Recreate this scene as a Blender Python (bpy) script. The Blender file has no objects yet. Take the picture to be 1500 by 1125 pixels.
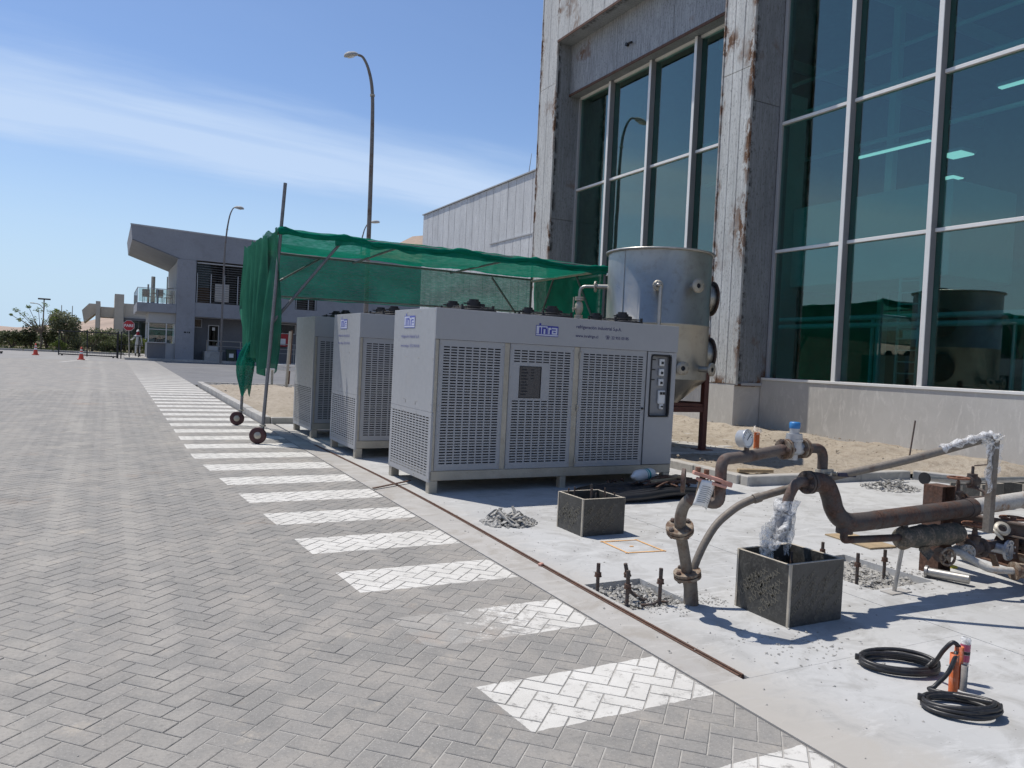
import bpy, bmesh, math, random
from mathutils import Vector, Matrix, noise as mnoise
random.seed(7)
R = math.radians
SC = bpy.context.scene
COL = SC.collection
SLOPE = 0.010                       # the yard rises gently towards the gate

# ------------------------------------------------------------------ camera
cam_d = bpy.data.cameras.new('camera'); cam = bpy.data.objects.new('camera', cam_d); COL.objects.link(cam)
cam_d.sensor_fit = 'HORIZONTAL'; cam_d.sensor_width = 36.0; cam_d.lens = 36.0 * 1130.86 / 1500.0
cam_d.clip_start = 0.05; cam_d.clip_end = 5000
yaw, pitch, roll = R(27.792), R(1.7375), R(2.628)
fwd = Vector((math.sin(yaw) * math.cos(pitch), math.cos(yaw) * math.cos(pitch), -math.sin(pitch)))
rgt = Vector((math.cos(yaw), -math.sin(yaw), 0)); upv = rgt.cross(fwd)
r2 = math.cos(roll) * rgt + math.sin(roll) * upv; u2 = -math.sin(roll) * rgt + math.cos(roll) * upv
m3 = Matrix((r2, u2, -fwd)).transposed()
cam.matrix_world = Matrix.Translation((0, 0, 1.6)) @ m3.to_4x4()
SC.camera = cam

# ------------------------------------------------------------------ light
SUN_DIR = Vector((-0.5, 0.86, 2.06)).normalized()       # towards the sun
sun_d = bpy.data.lights.new('sun', 'SUN'); sun_d.energy = 4.5; sun_d.angle = R(0.53); sun_d.color = (1.0, 0.945, 0.865)
sun = bpy.data.objects.new('sun', sun_d); COL.objects.link(sun)
sun.rotation_euler = SUN_DIR.to_track_quat('Z', 'Y').to_euler(); sun.location = (-20, 40, 60)
W = bpy.data.worlds.new('World'); SC.world = W; W.use_nodes = True
wn, wl = W.node_tree.nodes, W.node_tree.links
for n in list(wn): wn.remove(n)
w_out = wn.new('ShaderNodeOutputWorld'); w_bg = wn.new('ShaderNodeBackground'); w_sky = wn.new('ShaderNodeTexSky')
w_sky.sky_type = 'NISHITA'; w_sky.sun_disc = False
w_sky.sun_elevation = math.asin(SUN_DIR.z); w_sky.sun_rotation = math.atan2(SUN_DIR.x, SUN_DIR.y)
w_sky.altitude = 50; w_sky.air_density = 1.0; w_sky.dust_density = 0.3; w_sky.ozone_density = 2.2
w_bg.inputs['Strength'].default_value = 0.105
# thin cirrus: stretched noise on the plane of the cloud layer, mixed into the sky colour
w_tc = wn.new('ShaderNodeTexCoord'); w_sep = wn.new('ShaderNodeSeparateXYZ'); wl.new(w_tc.outputs['Generated'], w_sep.inputs[0])
def wmath(op, a, b=None, c=None):
    n = wn.new('ShaderNodeMath'); n.operation = op
    for i, v in enumerate((a, b, c)):
        if v is None: continue
        if isinstance(v, (int, float)): n.inputs[i].default_value = v
        else: wl.new(v, n.inputs[i])
    return n.outputs[0]
zc = wmath('MAXIMUM', w_sep.outputs[2], 0.03)
px = wmath('DIVIDE', w_sep.outputs[0], zc); py = wmath('DIVIDE', w_sep.outputs[1], zc)
ca, sa = math.cos(R(7)), math.sin(R(7))
pu = wmath('ADD', wmath('MULTIPLY', px, ca), wmath('MULTIPLY', py, sa))
pv = wmath('SUBTRACT', wmath('MULTIPLY', py, ca), wmath('MULTIPLY', px, sa))
w_cmb = wn.new('ShaderNodeCombineXYZ'); wl.new(wmath('MULTIPLY', pu, 0.34), w_cmb.inputs[0]); wl.new(wmath('MULTIPLY', pv, 1.0), w_cmb.inputs[1])
w_n = wn.new('ShaderNodeTexNoise'); w_n.inputs['Scale'].default_value = 0.62; w_n.inputs['Detail'].default_value = 9; w_n.inputs['Roughness'].default_value = 0.58
w_n.inputs['Distortion'].default_value = 0.5
wl.new(w_cmb.outputs[0], w_n.inputs['Vector'])
w_cmb2 = wn.new('ShaderNodeCombineXYZ'); wl.new(wmath('MULTIPLY', pu, 1.3), w_cmb2.inputs[0]); wl.new(wmath('MULTIPLY', pv, 3.6), w_cmb2.inputs[1])
w_n2 = wn.new('ShaderNodeTexNoise'); w_n2.inputs['Scale'].default_value = 0.9; w_n2.inputs['Detail'].default_value = 8; wl.new(w_cmb2.outputs[0], w_n2.inputs['Vector'])
# main bank of cirrus: a band around the line pv = CB (set from the photograph's streak)
CB, CWID = 3.95, 1.05
bandd = wmath('ABSOLUTE', wmath('SUBTRACT', wmath('ADD', pv, wmath('MULTIPLY', wmath('SUBTRACT', w_n2.outputs[0], 0.5), 0.9)), CB))
band = wn.new('ShaderNodeMapRange'); band.interpolation_type = 'SMOOTHSTEP'
wl.new(bandd, band.inputs[0]); band.inputs[1].default_value = CWID; band.inputs[2].default_value = 0.05; band.inputs[3].default_value = 0; band.inputs[4].default_value = 1
cl = wn.new('ShaderNodeMapRange'); cl.interpolation_type = 'SMOOTHSTEP'; wl.new(w_n.outputs[0], cl.inputs[0])
cl.inputs[1].default_value = 0.5; cl.inputs[2].default_value = 0.8; cl.inputs[3].default_value = 0; cl.inputs[4].default_value = 0.5
w_streak = wn.new('ShaderNodeMapRange'); wl.new(w_n.outputs[0], w_streak.inputs[0]); w_streak.inputs[1].default_value = .30; w_streak.inputs[2].default_value = .62; w_streak.inputs[3].default_value = .25; w_streak.inputs[4].default_value = 1.0
cover = wmath('MINIMUM', wmath('ADD', wmath('MULTIPLY', wmath('MULTIPLY', band.outputs[0], w_streak.outputs[0]), 1.3), wmath('MULTIPLY', cl.outputs[0], 0.35)), 0.85)
w_mix = wn.new('ShaderNodeMix'); w_mix.data_type = 'RGBA'; wl.new(cover, w_mix.inputs[0]); 
w_tint = wn.new('ShaderNodeMix'); w_tint.data_type = 'RGBA'; w_tint.blend_type = 'MULTIPLY'; w_tint.inputs[0].default_value = 1.0
wl.new(w_sky.outputs[0], w_tint.inputs[6]); w_tint.inputs[7].default_value = (1.06, 1.11, 1.24, 1)
w_hz = wn.new('ShaderNodeMix'); w_hz.data_type = 'RGBA'                        # pale coastal haze low on the sky
w_hr = wn.new('ShaderNodeMapRange'); w_hr.interpolation_type = 'SMOOTHSTEP'; wl.new(w_sep.outputs[2], w_hr.inputs[0]); w_hr.inputs[1].default_value = .30; w_hr.inputs[2].default_value = 0.0; w_hr.inputs[3].default_value = 0.0; w_hr.inputs[4].default_value = 0.92
wl.new(w_hr.outputs[0], w_hz.inputs[0]); wl.new(w_tint.outputs[2], w_hz.inputs[6]); w_hz.inputs[7].default_value = (5.0, 6.7, 8.5, 1)
wl.new(w_hz.outputs[2], w_mix.inputs[6])
w_mix.inputs[7].default_value = (5.4, 6.8, 9.0, 1); wl.new(w_mix.outputs[2], w_bg.inputs[0]); wl.new(w_bg.outputs[0], w_out.inputs[0])
SC.view_settings.view_transform = 'Standard'; SC.view_settings.look = 'None'; SC.view_settings.gamma = 1; SC.view_settings.exposure = 0.0
SC.view_settings.use_curve_mapping = False
SC.cycles.max_bounces = 8; SC.cycles.transparent_max_bounces = 16; SC.cycles.caustics_reflective = False; SC.cycles.caustics_refractive = False

# ------------------------------------------------------------------ helpers
OFF = {}
def gz(y): return SLOPE * min(y, 110.0)
class MB:
    """collects primitives; build() links them as one mesh object"""
    def __init__(s): s.v = []; s.f = []; s.sm = []; s.mi = []; s.m = 0
    def add(s, vs, fs, smooth=False):
        o = len(s.v); s.v.extend([tuple(q) for q in vs])
        for f in fs: s.f.append(tuple(o + i for i in f)); s.sm.append(smooth); s.mi.append(s.m)
        return s
    def box(s, c, d, b=0.0, rot=None):
        hx, hy, hz = d[0] / 2, d[1] / 2, d[2] / 2
        b = min(b, hx * .49, hy * .49, hz * .49)
        if b <= 0:
            vs = [(x, y, z) for x in (-hx, hx) for y in (-hy, hy) for z in (-hz, hz)]
            fs = [(0, 1, 3, 2), (4, 6, 7, 5), (0, 4, 5, 1), (2, 3, 7, 6), (0, 2, 6, 4), (1, 5, 7, 3)]
        else:
            vs = []; idx = {}
            for sx in (-1, 1):
                for sy in (-1, 1):
                    for sz in (-1, 1):
                        for a, q in enumerate(((sx * hx, sy * (hy - b), sz * (hz - b)), (sx * (hx - b), sy * hy, sz * (hz - b)), (sx * (hx - b), sy * (hy - b), sz * hz))):
                            idx[(sx, sy, sz, a)] = len(vs); vs.append(q)
            fs = []
            for g in (-1, 1):
                fs.append([idx[(g, y, z, 0)] for y, z in ((-1, -1), (1, -1), (1, 1), (-1, 1))])
                fs.append([idx[(x, g, z, 1)] for x, z in ((-1, -1), (1, -1), (1, 1), (-1, 1))])
                fs.append([idx[(x, y, g, 2)] for x, y in ((-1, -1), (1, -1), (1, 1), (-1, 1))])
                for h in (-1, 1):
                    fs.append([idx[(g, h, -1, 0)], idx[(g, h, 1, 0)], idx[(g, h, 1, 1)], idx[(g, h, -1, 1)]])
                    fs.append([idx[(g, -1, h, 0)], idx[(g, 1, h, 0)], idx[(g, 1, h, 2)], idx[(g, -1, h, 2)]])
                    fs.append([idx[(-1, g, h, 1)], idx[(1, g, h, 1)], idx[(1, g, h, 2)], idx[(-1, g, h, 2)]])
                    for k in (-1, 1): fs.append([idx[(g, h, k, 0)], idx[(g, h, k, 1)], idx[(g, h, k, 2)]])
        c = Vector(c)
        if rot is not None: vs = [rot @ Vector(q) + c for q in vs]
        else: vs = [(q[0] + c[0], q[1] + c[1], q[2] + c[2]) for q in vs]
        return s.add(vs, fs)
    def bb(s, x0, x1, y0, y1, z0, z1, b=0.0):
        return s.box(((x0 + x1) / 2, (y0 + y1) / 2, (z0 + z1) / 2), (abs(x1 - x0), abs(y1 - y0), abs(z1 - z0)), b)
    def bar(s, p0, p1, w, h, b=0.0, up=(0, 0, 1)):
        p0, p1 = Vector(p0), Vector(p1); d = p1 - p0; L = d.length; d.normalize(); up = Vector(up)
        if abs(d.dot(up)) > .98: up = Vector((0, 1, 0))
        sx = d.cross(up).normalized(); uz = sx.cross(d)
        rot = Matrix((sx, d, uz)).transposed()
        return s.box((p0 + p1) / 2, (w, L, h), b, rot)
    def cyl(s, p0, p1, r0, r1=None, n=14, cap=True):
        p0, p1 = Vector(p0), Vector(p1); r1 = r0 if r1 is None else r1
        d = (p1 - p0).normalized(); a = d.orthogonal().normalized(); b = d.cross(a)
        ring = [(math.cos(2 * math.pi * i / n), math.sin(2 * math.pi * i / n)) for i in range(n)]
        v0 = [p0 + r0 * (a * x + b * y) for x, y in ring]; v1 = [p1 + r1 * (a * x + b * y) for x, y in ring]
        s.add(v0 + v1, [(i, (i + 1) % n, n + (i + 1) % n, n + i) for i in range(n)], True)
        if cap: s.add(v0, [tuple(range(n))[::-1]]); s.add(v1, [tuple(range(n))])
        return s
    def tube(s, pts, r, n=10, closed=False, cap=True):
        pts = [Vector(p) for p in pts]; N = len(pts)
        rs = r if isinstance(r, (list, tuple)) else [r] * N
        tang = []
        for i in range(N):
            if closed: t = pts[(i + 1) % N] - pts[i - 1]
            else: t = pts[min(i + 1, N - 1)] - pts[max(i - 1, 0)]
            tang.append(t.normalized() if t.length > 1e-9 else Vector((0, 0, 1)))
        a = tang[0].orthogonal().normalized(); vs = []
        for i in range(N):
            t = tang[i]; a = (a - t * a.dot(t))
            a = a.normalized() if a.length > 1e-6 else t.orthogonal().normalized()
            b = t.cross(a)
            for k in range(n):
                an = 2 * math.pi * k / n; vs.append(pts[i] + rs[i] * (a * math.cos(an) + b * math.sin(an)))
        fs = []; M = N if closed else N - 1
        for i in range(M):
            j = (i + 1) % N
            for k in range(n): fs.append((i * n + k, i * n + (k + 1) % n, j * n + (k + 1) % n, j * n + k))
        s.add(vs, fs, True)
        if cap and not closed:
            s.add(vs[:n], [tuple(range(n))[::-1]]); s.add(vs[-n:], [tuple(range(n))])
        return s
    def lathe(s, prof, o=(0, 0, 0), ax=(0, 0, 1), n=24, smooth=True):
        ax = Vector(ax).normalized(); a = ax.orthogonal().normalized(); b = ax.cross(a); o = Vector(o)
        vs = []; fs = []
        for r, z in prof:
            for k in range(n):
                an = 2 * math.pi * k / n; vs.append(o + ax * z + r * (a * math.cos(an) + b * math.sin(an)))
        for i in range(len(prof) - 1):
            for k in range(n): fs.append((i * n + k, i * n + (k + 1) % n, (i + 1) * n + (k + 1) % n, (i + 1) * n + k))
        return s.add(vs, fs, smooth)
    def prism(s, poly, d, axis='z'):
        """extrude polygon; axis 'z': poly (x,y), d (z0,z1); 'y': poly (x,z), d (y0,y1); 'x': poly (y,z), d (x0,x1)"""
        def P(q, t):
            if axis == 'z': return (q[0], q[1], t)
            if axis == 'y': return (q[0], t, q[1])
            return (t, q[0], q[1])
        n = len(poly); vs = [P(q, d[0]) for q in poly] + [P(q, d[1]) for q in poly]
        fs = [tuple(range(n))[::-1], tuple(range(n, 2 * n))] + [(i, (i + 1) % n, n + (i + 1) % n, n + i) for i in range(n)]
        return s.add(vs, fs)
    def grid(s, nu, nv, fn, smooth=True):
        vs = [fn(i / nu, j / nv) for j in range(nv + 1) for i in range(nu + 1)]
        fs = [(j * (nu + 1) + i, j * (nu + 1) + i + 1, (j + 1) * (nu + 1) + i + 1, (j + 1) * (nu + 1) + i) for j in range(nv) for i in range(nu)]
        return s.add(vs, fs, smooth)
    def mesh(s, name, off=None, recalc=True):
        me = bpy.data.meshes.new(name)
        vs = s.v if off is None else [(q[0] - off[0], q[1] - off[1], q[2] - off[2]) for q in s.v]
        me.from_pydata(vs, [], s.f); me.polygons.foreach_set('use_smooth', s.sm)
        if any(s.mi): me.polygons.foreach_set('material_index', s.mi)
        if recalc:
            bm = bmesh.new(); bm.from_mesh(me); bmesh.ops.recalc_face_normals(bm, faces=bm.faces); bm.to_mesh(me); bm.free()
        me.update()
        return me
def obj(name, mb, mat, parent=None, recalc=True):
    off = OFF.get(parent.name) if parent else None
    me = mb.mesh(name, off, recalc) if isinstance(mb, MB) else mb
    for m in (mat if isinstance(mat, (list, tuple)) else [mat]): me.materials.append(m)
    o = bpy.data.objects.new(name, me); COL.objects.link(o)
    if parent: o.parent = parent; OFF[o.name] = off or Vector((0, 0, 0))
    return o
def tag(o, label=None, cat=None, group=None, kind=None):
    if label: o['label'] = label
    if cat: o['category'] = cat
    if group: o['group'] = group
    if kind: o['kind'] = kind
    return o
def thing(name, label, cat, loc=(0, 0, 0), group=None):
    o = bpy.data.objects.new(name, None); COL.objects.link(o); o.empty_display_size = .2
    o.location = loc; OFF[o.name] = Vector(loc); return tag(o, label, cat, group)
def one(name, mb, mat, label, cat, group=None):
    """a thing that is a single mesh; origin at its base"""
    xs = [q[0] for q in mb.v]; ys = [q[1] for q in mb.v]; zs = [q[2] for q in mb.v]
    c = Vector(((min(xs) + max(xs)) / 2, (min(ys) + max(ys)) / 2, min(zs)))
    me = mb.mesh(name, c)
    for m in (mat if isinstance(mat, (list, tuple)) else [mat]): me.materials.append(m)
    o = bpy.data.objects.new(name, me); COL.objects.link(o); o.location = c
    return tag(o, label, cat, group)
def struct(name, mb, mat, kind='structure', recalc=True):
    o = obj(name, mb, mat, None, recalc); o['kind'] = kind; return o
def copy_tree(o, parent=None):
    c = o.copy(); COL.objects.link(c)
    if parent: c.parent = parent
    for ch in list(o.children): copy_tree(ch, c)
    return c
def lerp(a, b, t): return a + (b - a) * t
def fillet(pts, rad, k=6):
    """round the corners of a polyline"""
    pts = [Vector(p) for p in pts]; out = [pts[0]]
    for i in range(1, len(pts) - 1):
        a, b, c = pts[i - 1], pts[i], pts[i + 1]
        r = rad[i - 1] if isinstance(rad, (list, tuple)) else rad
        r = min(r, (a - b).length * .48, (c - b).length * .48)
        p, q = b + (a - b).normalized() * r, b + (c - b).normalized() * r
        for j in range(k + 1):
            t = j / k; out.append((1 - t) ** 2 * p + 2 * t * (1 - t) * b + t * t * q)
    out.append(pts[-1]); return out
def spline(pts, k=6):
    pts = [Vector(p) for p in pts]; out = []
    for i in range(len(pts) - 1):
        p0 = pts[max(i - 1, 0)]; p1 = pts[i]; p2 = pts[i + 1]; p3 = pts[min(i + 2, len(pts) - 1)]
        for j in range(k):
            t = j / k
            out.append(.5 * ((2 * p1) + (p2 - p0) * t + (2 * p0 - 5 * p1 + 4 * p2 - p3) * t * t + (3 * p1 - p0 - 3 * p2 + p3) * t ** 3))
    out.append(pts[-1]); return out
def text_mesh(txt, size, depth=0.0, align='LEFT', bold=0.0, sx=1.0):
    cu = bpy.data.curves.new('t', 'FONT'); cu.body = txt; cu.size = size; cu.extrude = depth; cu.align_x = align; cu.offset = bold
    cu.resolution_u = 3
    o = bpy.data.objects.new('t', cu); COL.objects.link(o)
    dg = bpy.context.evaluated_depsgraph_get(); dg.update()
    me = bpy.data.meshes.new_from_object(o.evaluated_get(dg)); bpy.data.objects.remove(o); bpy.data.curves.remove(cu)
    me.materials.clear()
    if sx != 1.0:
        for v in me.vertices: v.co.x *= sx
    return me
def add_text(mb, txt, size, origin, xdir, ydir, align='LEFT', bold=0.0, sx=1.0):
    """flat lettering added to a mesh builder"""
    me = text_mesh(txt, size, 0, align, bold, sx); o = Vector(origin); xd = Vector(xdir); yd = Vector(ydir)
    mb.add([o + xd * v.co.x + yd * v.co.y for v in me.vertices], [tuple(p.vertices) for p in me.polygons])
    bpy.data.meshes.remove(me)

# ------------------------------------------------------------------ materials
class NT:
    def __init__(s, name):
        s.mat = bpy.data.materials.new(name); s.mat.use_nodes = True; s.t = s.mat.node_tree
        for n in list(s.t.nodes): s.t.nodes.remove(n)
        s.out = s.n('ShaderNodeOutputMaterial')
    def n(s, typ, **kw):
        n = s.t.nodes.new(typ)
        for k, v in kw.items(): setattr(n, k, v)
        return n
    def l(s, a, b): s.t.links.new(a, b)
    def setin(s, sock, v):
        if isinstance(v, (int, float)): sock.default_value = v
        elif isinstance(v, (tuple, list)): sock.default_value = tuple(v) if len(v) != 3 or sock.type == 'VECTOR' else (*v, 1)
        else: s.l(v, sock)
    def math(s, op, a, b=None, c=None, clamp=False):
        n = s.n('ShaderNodeMath', operation=op); n.use_clamp = clamp
        for i, v in enumerate((a, b, c)):
            if v is not None: s.setin(n.inputs[i], v)
        return n.outputs[0]
    def mix(s, f, a, b, mode='MIX'):
        n = s.n('ShaderNodeMix', data_type='RGBA', blend_type=mode)
        s.setin(n.inputs[0], f); s.setin(n.inputs[6], a); s.setin(n.inputs[7], b); return n.outputs[2]
    def rng(s, v, a, b, c=0.0, d=1.0, smooth=False):
        n = s.n('ShaderNodeMapRange'); n.interpolation_type = 'SMOOTHSTEP' if smooth else 'LINEAR'
        for i, q in enumerate((v, a, b, c, d)): s.setin(n.inputs[i], q)
        return n.outputs[0]
    def coord(s, world=False, scale=(1, 1, 1)):
        if world: o = s.n('ShaderNodeNewGeometry').outputs['Position']
        else: o = s.n('ShaderNodeTexCoord').outputs['Object']
        if scale != (1, 1, 1):
            m = s.n('ShaderNodeVectorMath', operation='MULTIPLY'); s.l(o, m.inputs[0]); m.inputs[1].default_value = scale; o = m.outputs[0]
        return o
    def noise(s, vec, scale, detail=4, rough=.55, dist=0.0):
        n = s.n('ShaderNodeTexNoise'); s.l(vec, n.inputs['Vector']); n.inputs['Scale'].default_value = scale
        n.inputs['Detail'].default_value = detail; n.inputs['Roughness'].default_value = rough; n.inputs['Distortion'].default_value = dist
        return n.outputs['Fac']
    def bump(s, h, strength=.3, dist=.01, normal=None):
        n = s.n('ShaderNodeBump'); n.inputs['Strength'].default_value = strength; n.inputs['Distance'].default_value = dist
        s.l(h, n.inputs['Height'])
        if normal is not None: s.l(normal, n.inputs['Normal'])
        return n.outputs[0]
    def bsdf(s, col, rough=.6, metal=0.0, normal=None, spec=.5, **kw):
        n = s.n('ShaderNodeBsdfPrincipled'); s.setin(n.inputs['Base Color'], col); s.setin(n.inputs['Roughness'], rough)
        s.setin(n.inputs['Metallic'], metal); s.setin(n.inputs['Specular IOR Level'], spec)
        if normal is not None: s.l(normal, n.inputs['Normal'])
        for k, v in kw.items(): s.setin(n.inputs[k.replace('_', ' ')], v)
        return n.outputs[0]
    def done(s, sh): s.l(sh, s.out.inputs[0]); return s.mat
def mul(c, k): return tuple(q * k for q in c)
def simple(name, col, rough=.6, metal=0.0, var=.18, sc=2.5, dirt=None, dirt_amt=.35, bump=.0, bsc=60, world=False, spec=.5):
    """painted or bare surface: two octaves of tonal variation, optional dirt in blotches, fine relief"""
    t = NT(name); v = t.coord(world)
    a = t.noise(v, sc, 6); b = t.noise(v, sc * 14, 4)
    c = t.mix(t.rng(a, .3, .7), mul(col, 1 - var), mul(col, 1 + var))
    c = t.mix(t.rng(b, .35, .75, 0, .35), c, mul(col, 1 - var * 1.6))
    if dirt: c = t.mix(t.rng(t.noise(v, sc * 2.3, 8, .65), .52, .68, 0, dirt_amt), c, dirt)
    nm = t.bump(t.noise(v, bsc, 5), bump, .004) if bump else None
    rr = t.rng(b, .3, .7, max(rough - .08, .02), min(rough + .1, 1))
    return t.done(t.bsdf(c, rr, metal, nm, spec))
def rusty(name, col, rust=(.13, .055, .03), amount=.5, rough=.75, metal=0.0, sc=6):
    t = NT(name); v = t.coord()
    n1 = t.noise(v, sc, 9, .68); n2 = t.noise(v, sc * 7, 6, .6)
    m = t.rng(t.math('ADD', n1, t.math('MULTIPLY', n2, .25)), .78 - amount * .5, .92 - amount * .5, 0, 1)
    rc = t.mix(t.rng(n2, .3, .7), mul(rust, .55), mul(rust, 1.7))
    bc = t.mix(t.rng(n2, .3, .7), mul(col, .8), mul(col, 1.15))
    c = t.mix(m, bc, rc)
    nm = t.bump(t.math('ADD', n2, n1), .35, .004)
    return t.done(t.bsdf(c, t.rng(m, 0, 1, rough - .2, rough), metal, nm, .3))
# ---- ground materials
def paver_material(name, geometry):
    t = NT(name); P = t.coord(True); sx = t.n('ShaderNodeSeparateXYZ'); t.l(P, sx.inputs[0]); X, Y = sx.outputs[0], sx.outputs[1]
    big = t.noise(P, .35, 5); mid = t.noise(P, 3.0, 7, .62); fine = t.noise(P, 60, 5, .7); grit = t.noise(P, 260, 2)
    if geometry:
        at = t.n('ShaderNodeAttribute'); at.attribute_name = 'rnd'; rnd = at.outputs['Fac']
    else:
        vo = t.n('ShaderNodeTexVoronoi'); t.l(P, vo.inputs['Vector']); vo.inputs['Scale'].default_value = 7
        sc_ = t.n('ShaderNodeSeparateColor'); t.l(vo.outputs['Color'], sc_.inputs[0]); rnd = sc_.outputs[0]
    c = t.mix(rnd, (.230, .222, .206), (.272, .261, .242))
    c = t.mix(t.rng(mid, .44, .62, 0, .75), c, (.345, .32, .285))            # pale dust
    st = t.noise(t.coord(True, (1.5, .10, 1)), 1.3, 5)                          # tyre tracks along the road
    c = t.mix(t.rng(st, .52, .72, 0, .5), c, (.345, .322, .287))
    px_ = t.math('SUBTRACT', X, t.math('ADD', .33, t.math('MULTIPLY', Y, -.012)))      # two pale wheel tracks of dust
    pw = t.math('ADD', px_, t.math('MULTIPLY', t.math('SUBTRACT', t.noise(t.coord(True, (1, .3, 1)), 1.4, 4), .5), .35))
    tk = t.math('MAXIMUM', t.rng(t.math('ABSOLUTE', pw), .16, .02, 0, 1, True), t.rng(t.math('ABSOLUTE', t.math('ADD', pw, .55)), .2, .02, 0, 1, True))
    c = t.mix(t.math('MULTIPLY', tk, t.rng(mid, .38, .6, .15, .75)), c, (.36, .34, .305))
    c = t.mix(t.rng(fine, .50, .64, 0, .55), c, (.165, .158, .148))
    spot = t.noise(P, 4.5, 9, .75)
    c = t.mix(t.rng(spot, .58, .68, 0, .6), c, (.43, .385, .32))
    sp2 = t.noise(P, 120, 3, .6); c = t.mix(t.rng(sp2, .56, .66, 0, .6), c, (.44, .42, .385))
    oil = t.noise(P, 1.7, 6, .62); c = t.mix(t.rng(oil, .56, .68, 0, .25), c, (.165, .16, .152))
    rst = t.noise(P, .8, 7, .7); c = t.mix(t.rng(rst, .60, .70, 0, .4), c, (.33, .235, .165))
    c = t.mix(t.rng(big, .35, .7, 0, .22), c, (.23, .226, .22))
    # pieces of white zebra paint, worn
    xl = t.math('MAXIMUM', t.math('MULTIPLY_ADD', Y, -.069, 1.835), 1.065)
    xl = t.math('ADD', xl, t.math('MULTIPLY', t.math('SUBTRACT', fine, .5), .012))
    fr = t.math('FRACT', t.math('DIVIDE', t.math('SUBTRACT', Y, 2.78), 1.02))
    wob = t.math('MULTIPLY', t.math('SUBTRACT', t.noise(P, 14, 4), .5), .03)
    fr = t.math('ADD', fr, wob)
    my = t.math('MULTIPLY', t.math('LESS_THAN', fr, .488), t.math('GREATER_THAN', fr, .006))
    mx = t.math('MULTIPLY', t.math('GREATER_THAN', X, xl), t.math('LESS_THAN', X, 2.665))
    m = t.math('MULTIPLY', t.math('MULTIPLY', my, mx), t.math('LESS_THAN', Y, 49.5))
    m = t.math('MULTIPLY', m, t.math('GREATER_THAN', Y, 1.7))
    # the second stripe is scrubbed off at its left end
    gone = t.math('MULTIPLY', t.rng(X, 2.5, 1.7, 0, 1), t.rng(t.math('ABSOLUTE', t.math('SUBTRACT', Y, 4.02)), .5, .35, 0, 1))
    flake = t.noise(P, 17, 8, .72); chip = t.noise(P, 90, 4, .7)
    wear = t.rng(t.math('SUBTRACT', t.math('ADD', flake, t.math('MULTIPLY', chip, .36)), t.math('MULTIPLY', gone, .30)), .50, .64, .18, 1)
    if geometry:
        gn = t.n('ShaderNodeNewGeometry'); sn = t.n('ShaderNodeSeparateXYZ'); t.l(gn.outputs['Normal'], sn.inputs[0])
        wear = t.math('MULTIPLY', wear, t.rng(sn.outputs[2], .75, .97, .25, 1))
    m = t.math('MULTIPLY', m, wear)
    farfade = t.rng(Y, 22, 39, .95, .12)
    m = t.math('MULTIPLY', m, farfade)
    pc = t.mix(t.rng(mid, .35, .7), (.55, .535, .495), (.66, .645, .605))
    pc = t.mix(t.rng(chip, .6, .75, 0, .5), pc, (.30, .29, .27))
    c = t.mix(m, c, pc)
    h = t.math('ADD', t.math('MULTIPLY', fine, .7), t.math('MULTIPLY', grit, .5))
    return t.done(t.bsdf(c, .88, 0, t.bump(h, .6, .004), .25))
M = {}
M['paver'] = paver_material('paver_concrete', True)
M['paver_far'] = paver_material('paver_concrete_far', False)
def concrete(name, base, stain, joints=False, rough=.85, dusty=False):
    t = NT(name); P = t.coord(True)
    n1 = t.noise(P, .55, 7, .6, .6); n2 = t.noise(P, 3.2, 9, .68, .8); n3 = t.noise(P, 45, 6, .7); n4 = t.noise(P, 220, 2)
    c = t.mix(t.rng(n1, .3, .72), mul(base, .80), mul(base, 1.1))
    c = t.mix(t.rng(n2, .47, .62, 0, .7), c, stain)
    tr = t.noise(t.coord(True, (1, 3.2, 1)), 2.2, 9, .7, 1.4)                  # trowel sweeps
    c = t.mix(t.rng(tr, .52, .64, 0, .55), c, mul(base, 1.2))
    c = t.mix(t.rng(n3, .58, .75, 0, .35), c, mul(base, .62))
    sp = t.n('ShaderNodeTexVoronoi'); t.l(P, sp.inputs['Vector']); sp.inputs['Scale'].default_value = 26
    c = t.mix(t.math('MULTIPLY', t.math('LESS_THAN', sp.outputs['Distance'], .085), t.rng(n2, .42, .6, 0, .75)), c, (.12, .115, .11))
    if dusty:                                   # fawn dust trodden over from the paving, and dark damp sweeps
        sx = t.n('ShaderNodeSeparateXYZ'); t.l(P, sx.inputs[0])
        e = t.math('ADD', sx.outputs[0], t.math('MULTIPLY', t.math('SUBTRACT', n2, .5), 1.0))
        c = t.mix(t.rng(e, 3.35, 2.75, 0, .85, True), c, (.40, .375, .335))
        c = t.mix(t.math('MULTIPLY', t.rng(tr, .45, .62, 0, .6), t.rng(n1, .45, .62, 0, 1)), c, mul(base, .72))
    return t.done(t.bsdf(c, rough, 0, t.bump(t.math('ADD', n3, t.math('MULTIPLY', n4, .5)), .22, .003), .3))
M['slab'] = concrete('slab_concrete', (.475, .477, .468), (.315, .31, .295), dusty=True)
M['strip'] = concrete('strip_concrete', (.40, .385, .36), (.31, .285, .25))
M['kerb'] = concrete('kerb_concrete', (.44, .425, .395), (.30, .285, .26))
M['plinth'] = concrete('plinth_concrete', (.56, .54, .50), (.50, .48, .44))
M['asphalt'] = simple('asphalt', (.155, .155, .158), .9, var=.16, sc=.6, dirt=(.24, .225, .2), bump=.4, bsc=120, world=True)
M['apron'] = simple('worn_apron', (.27, .262, .25), .9, var=.12, sc=.5, dirt=(.33, .315, .29), world=True)
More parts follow.
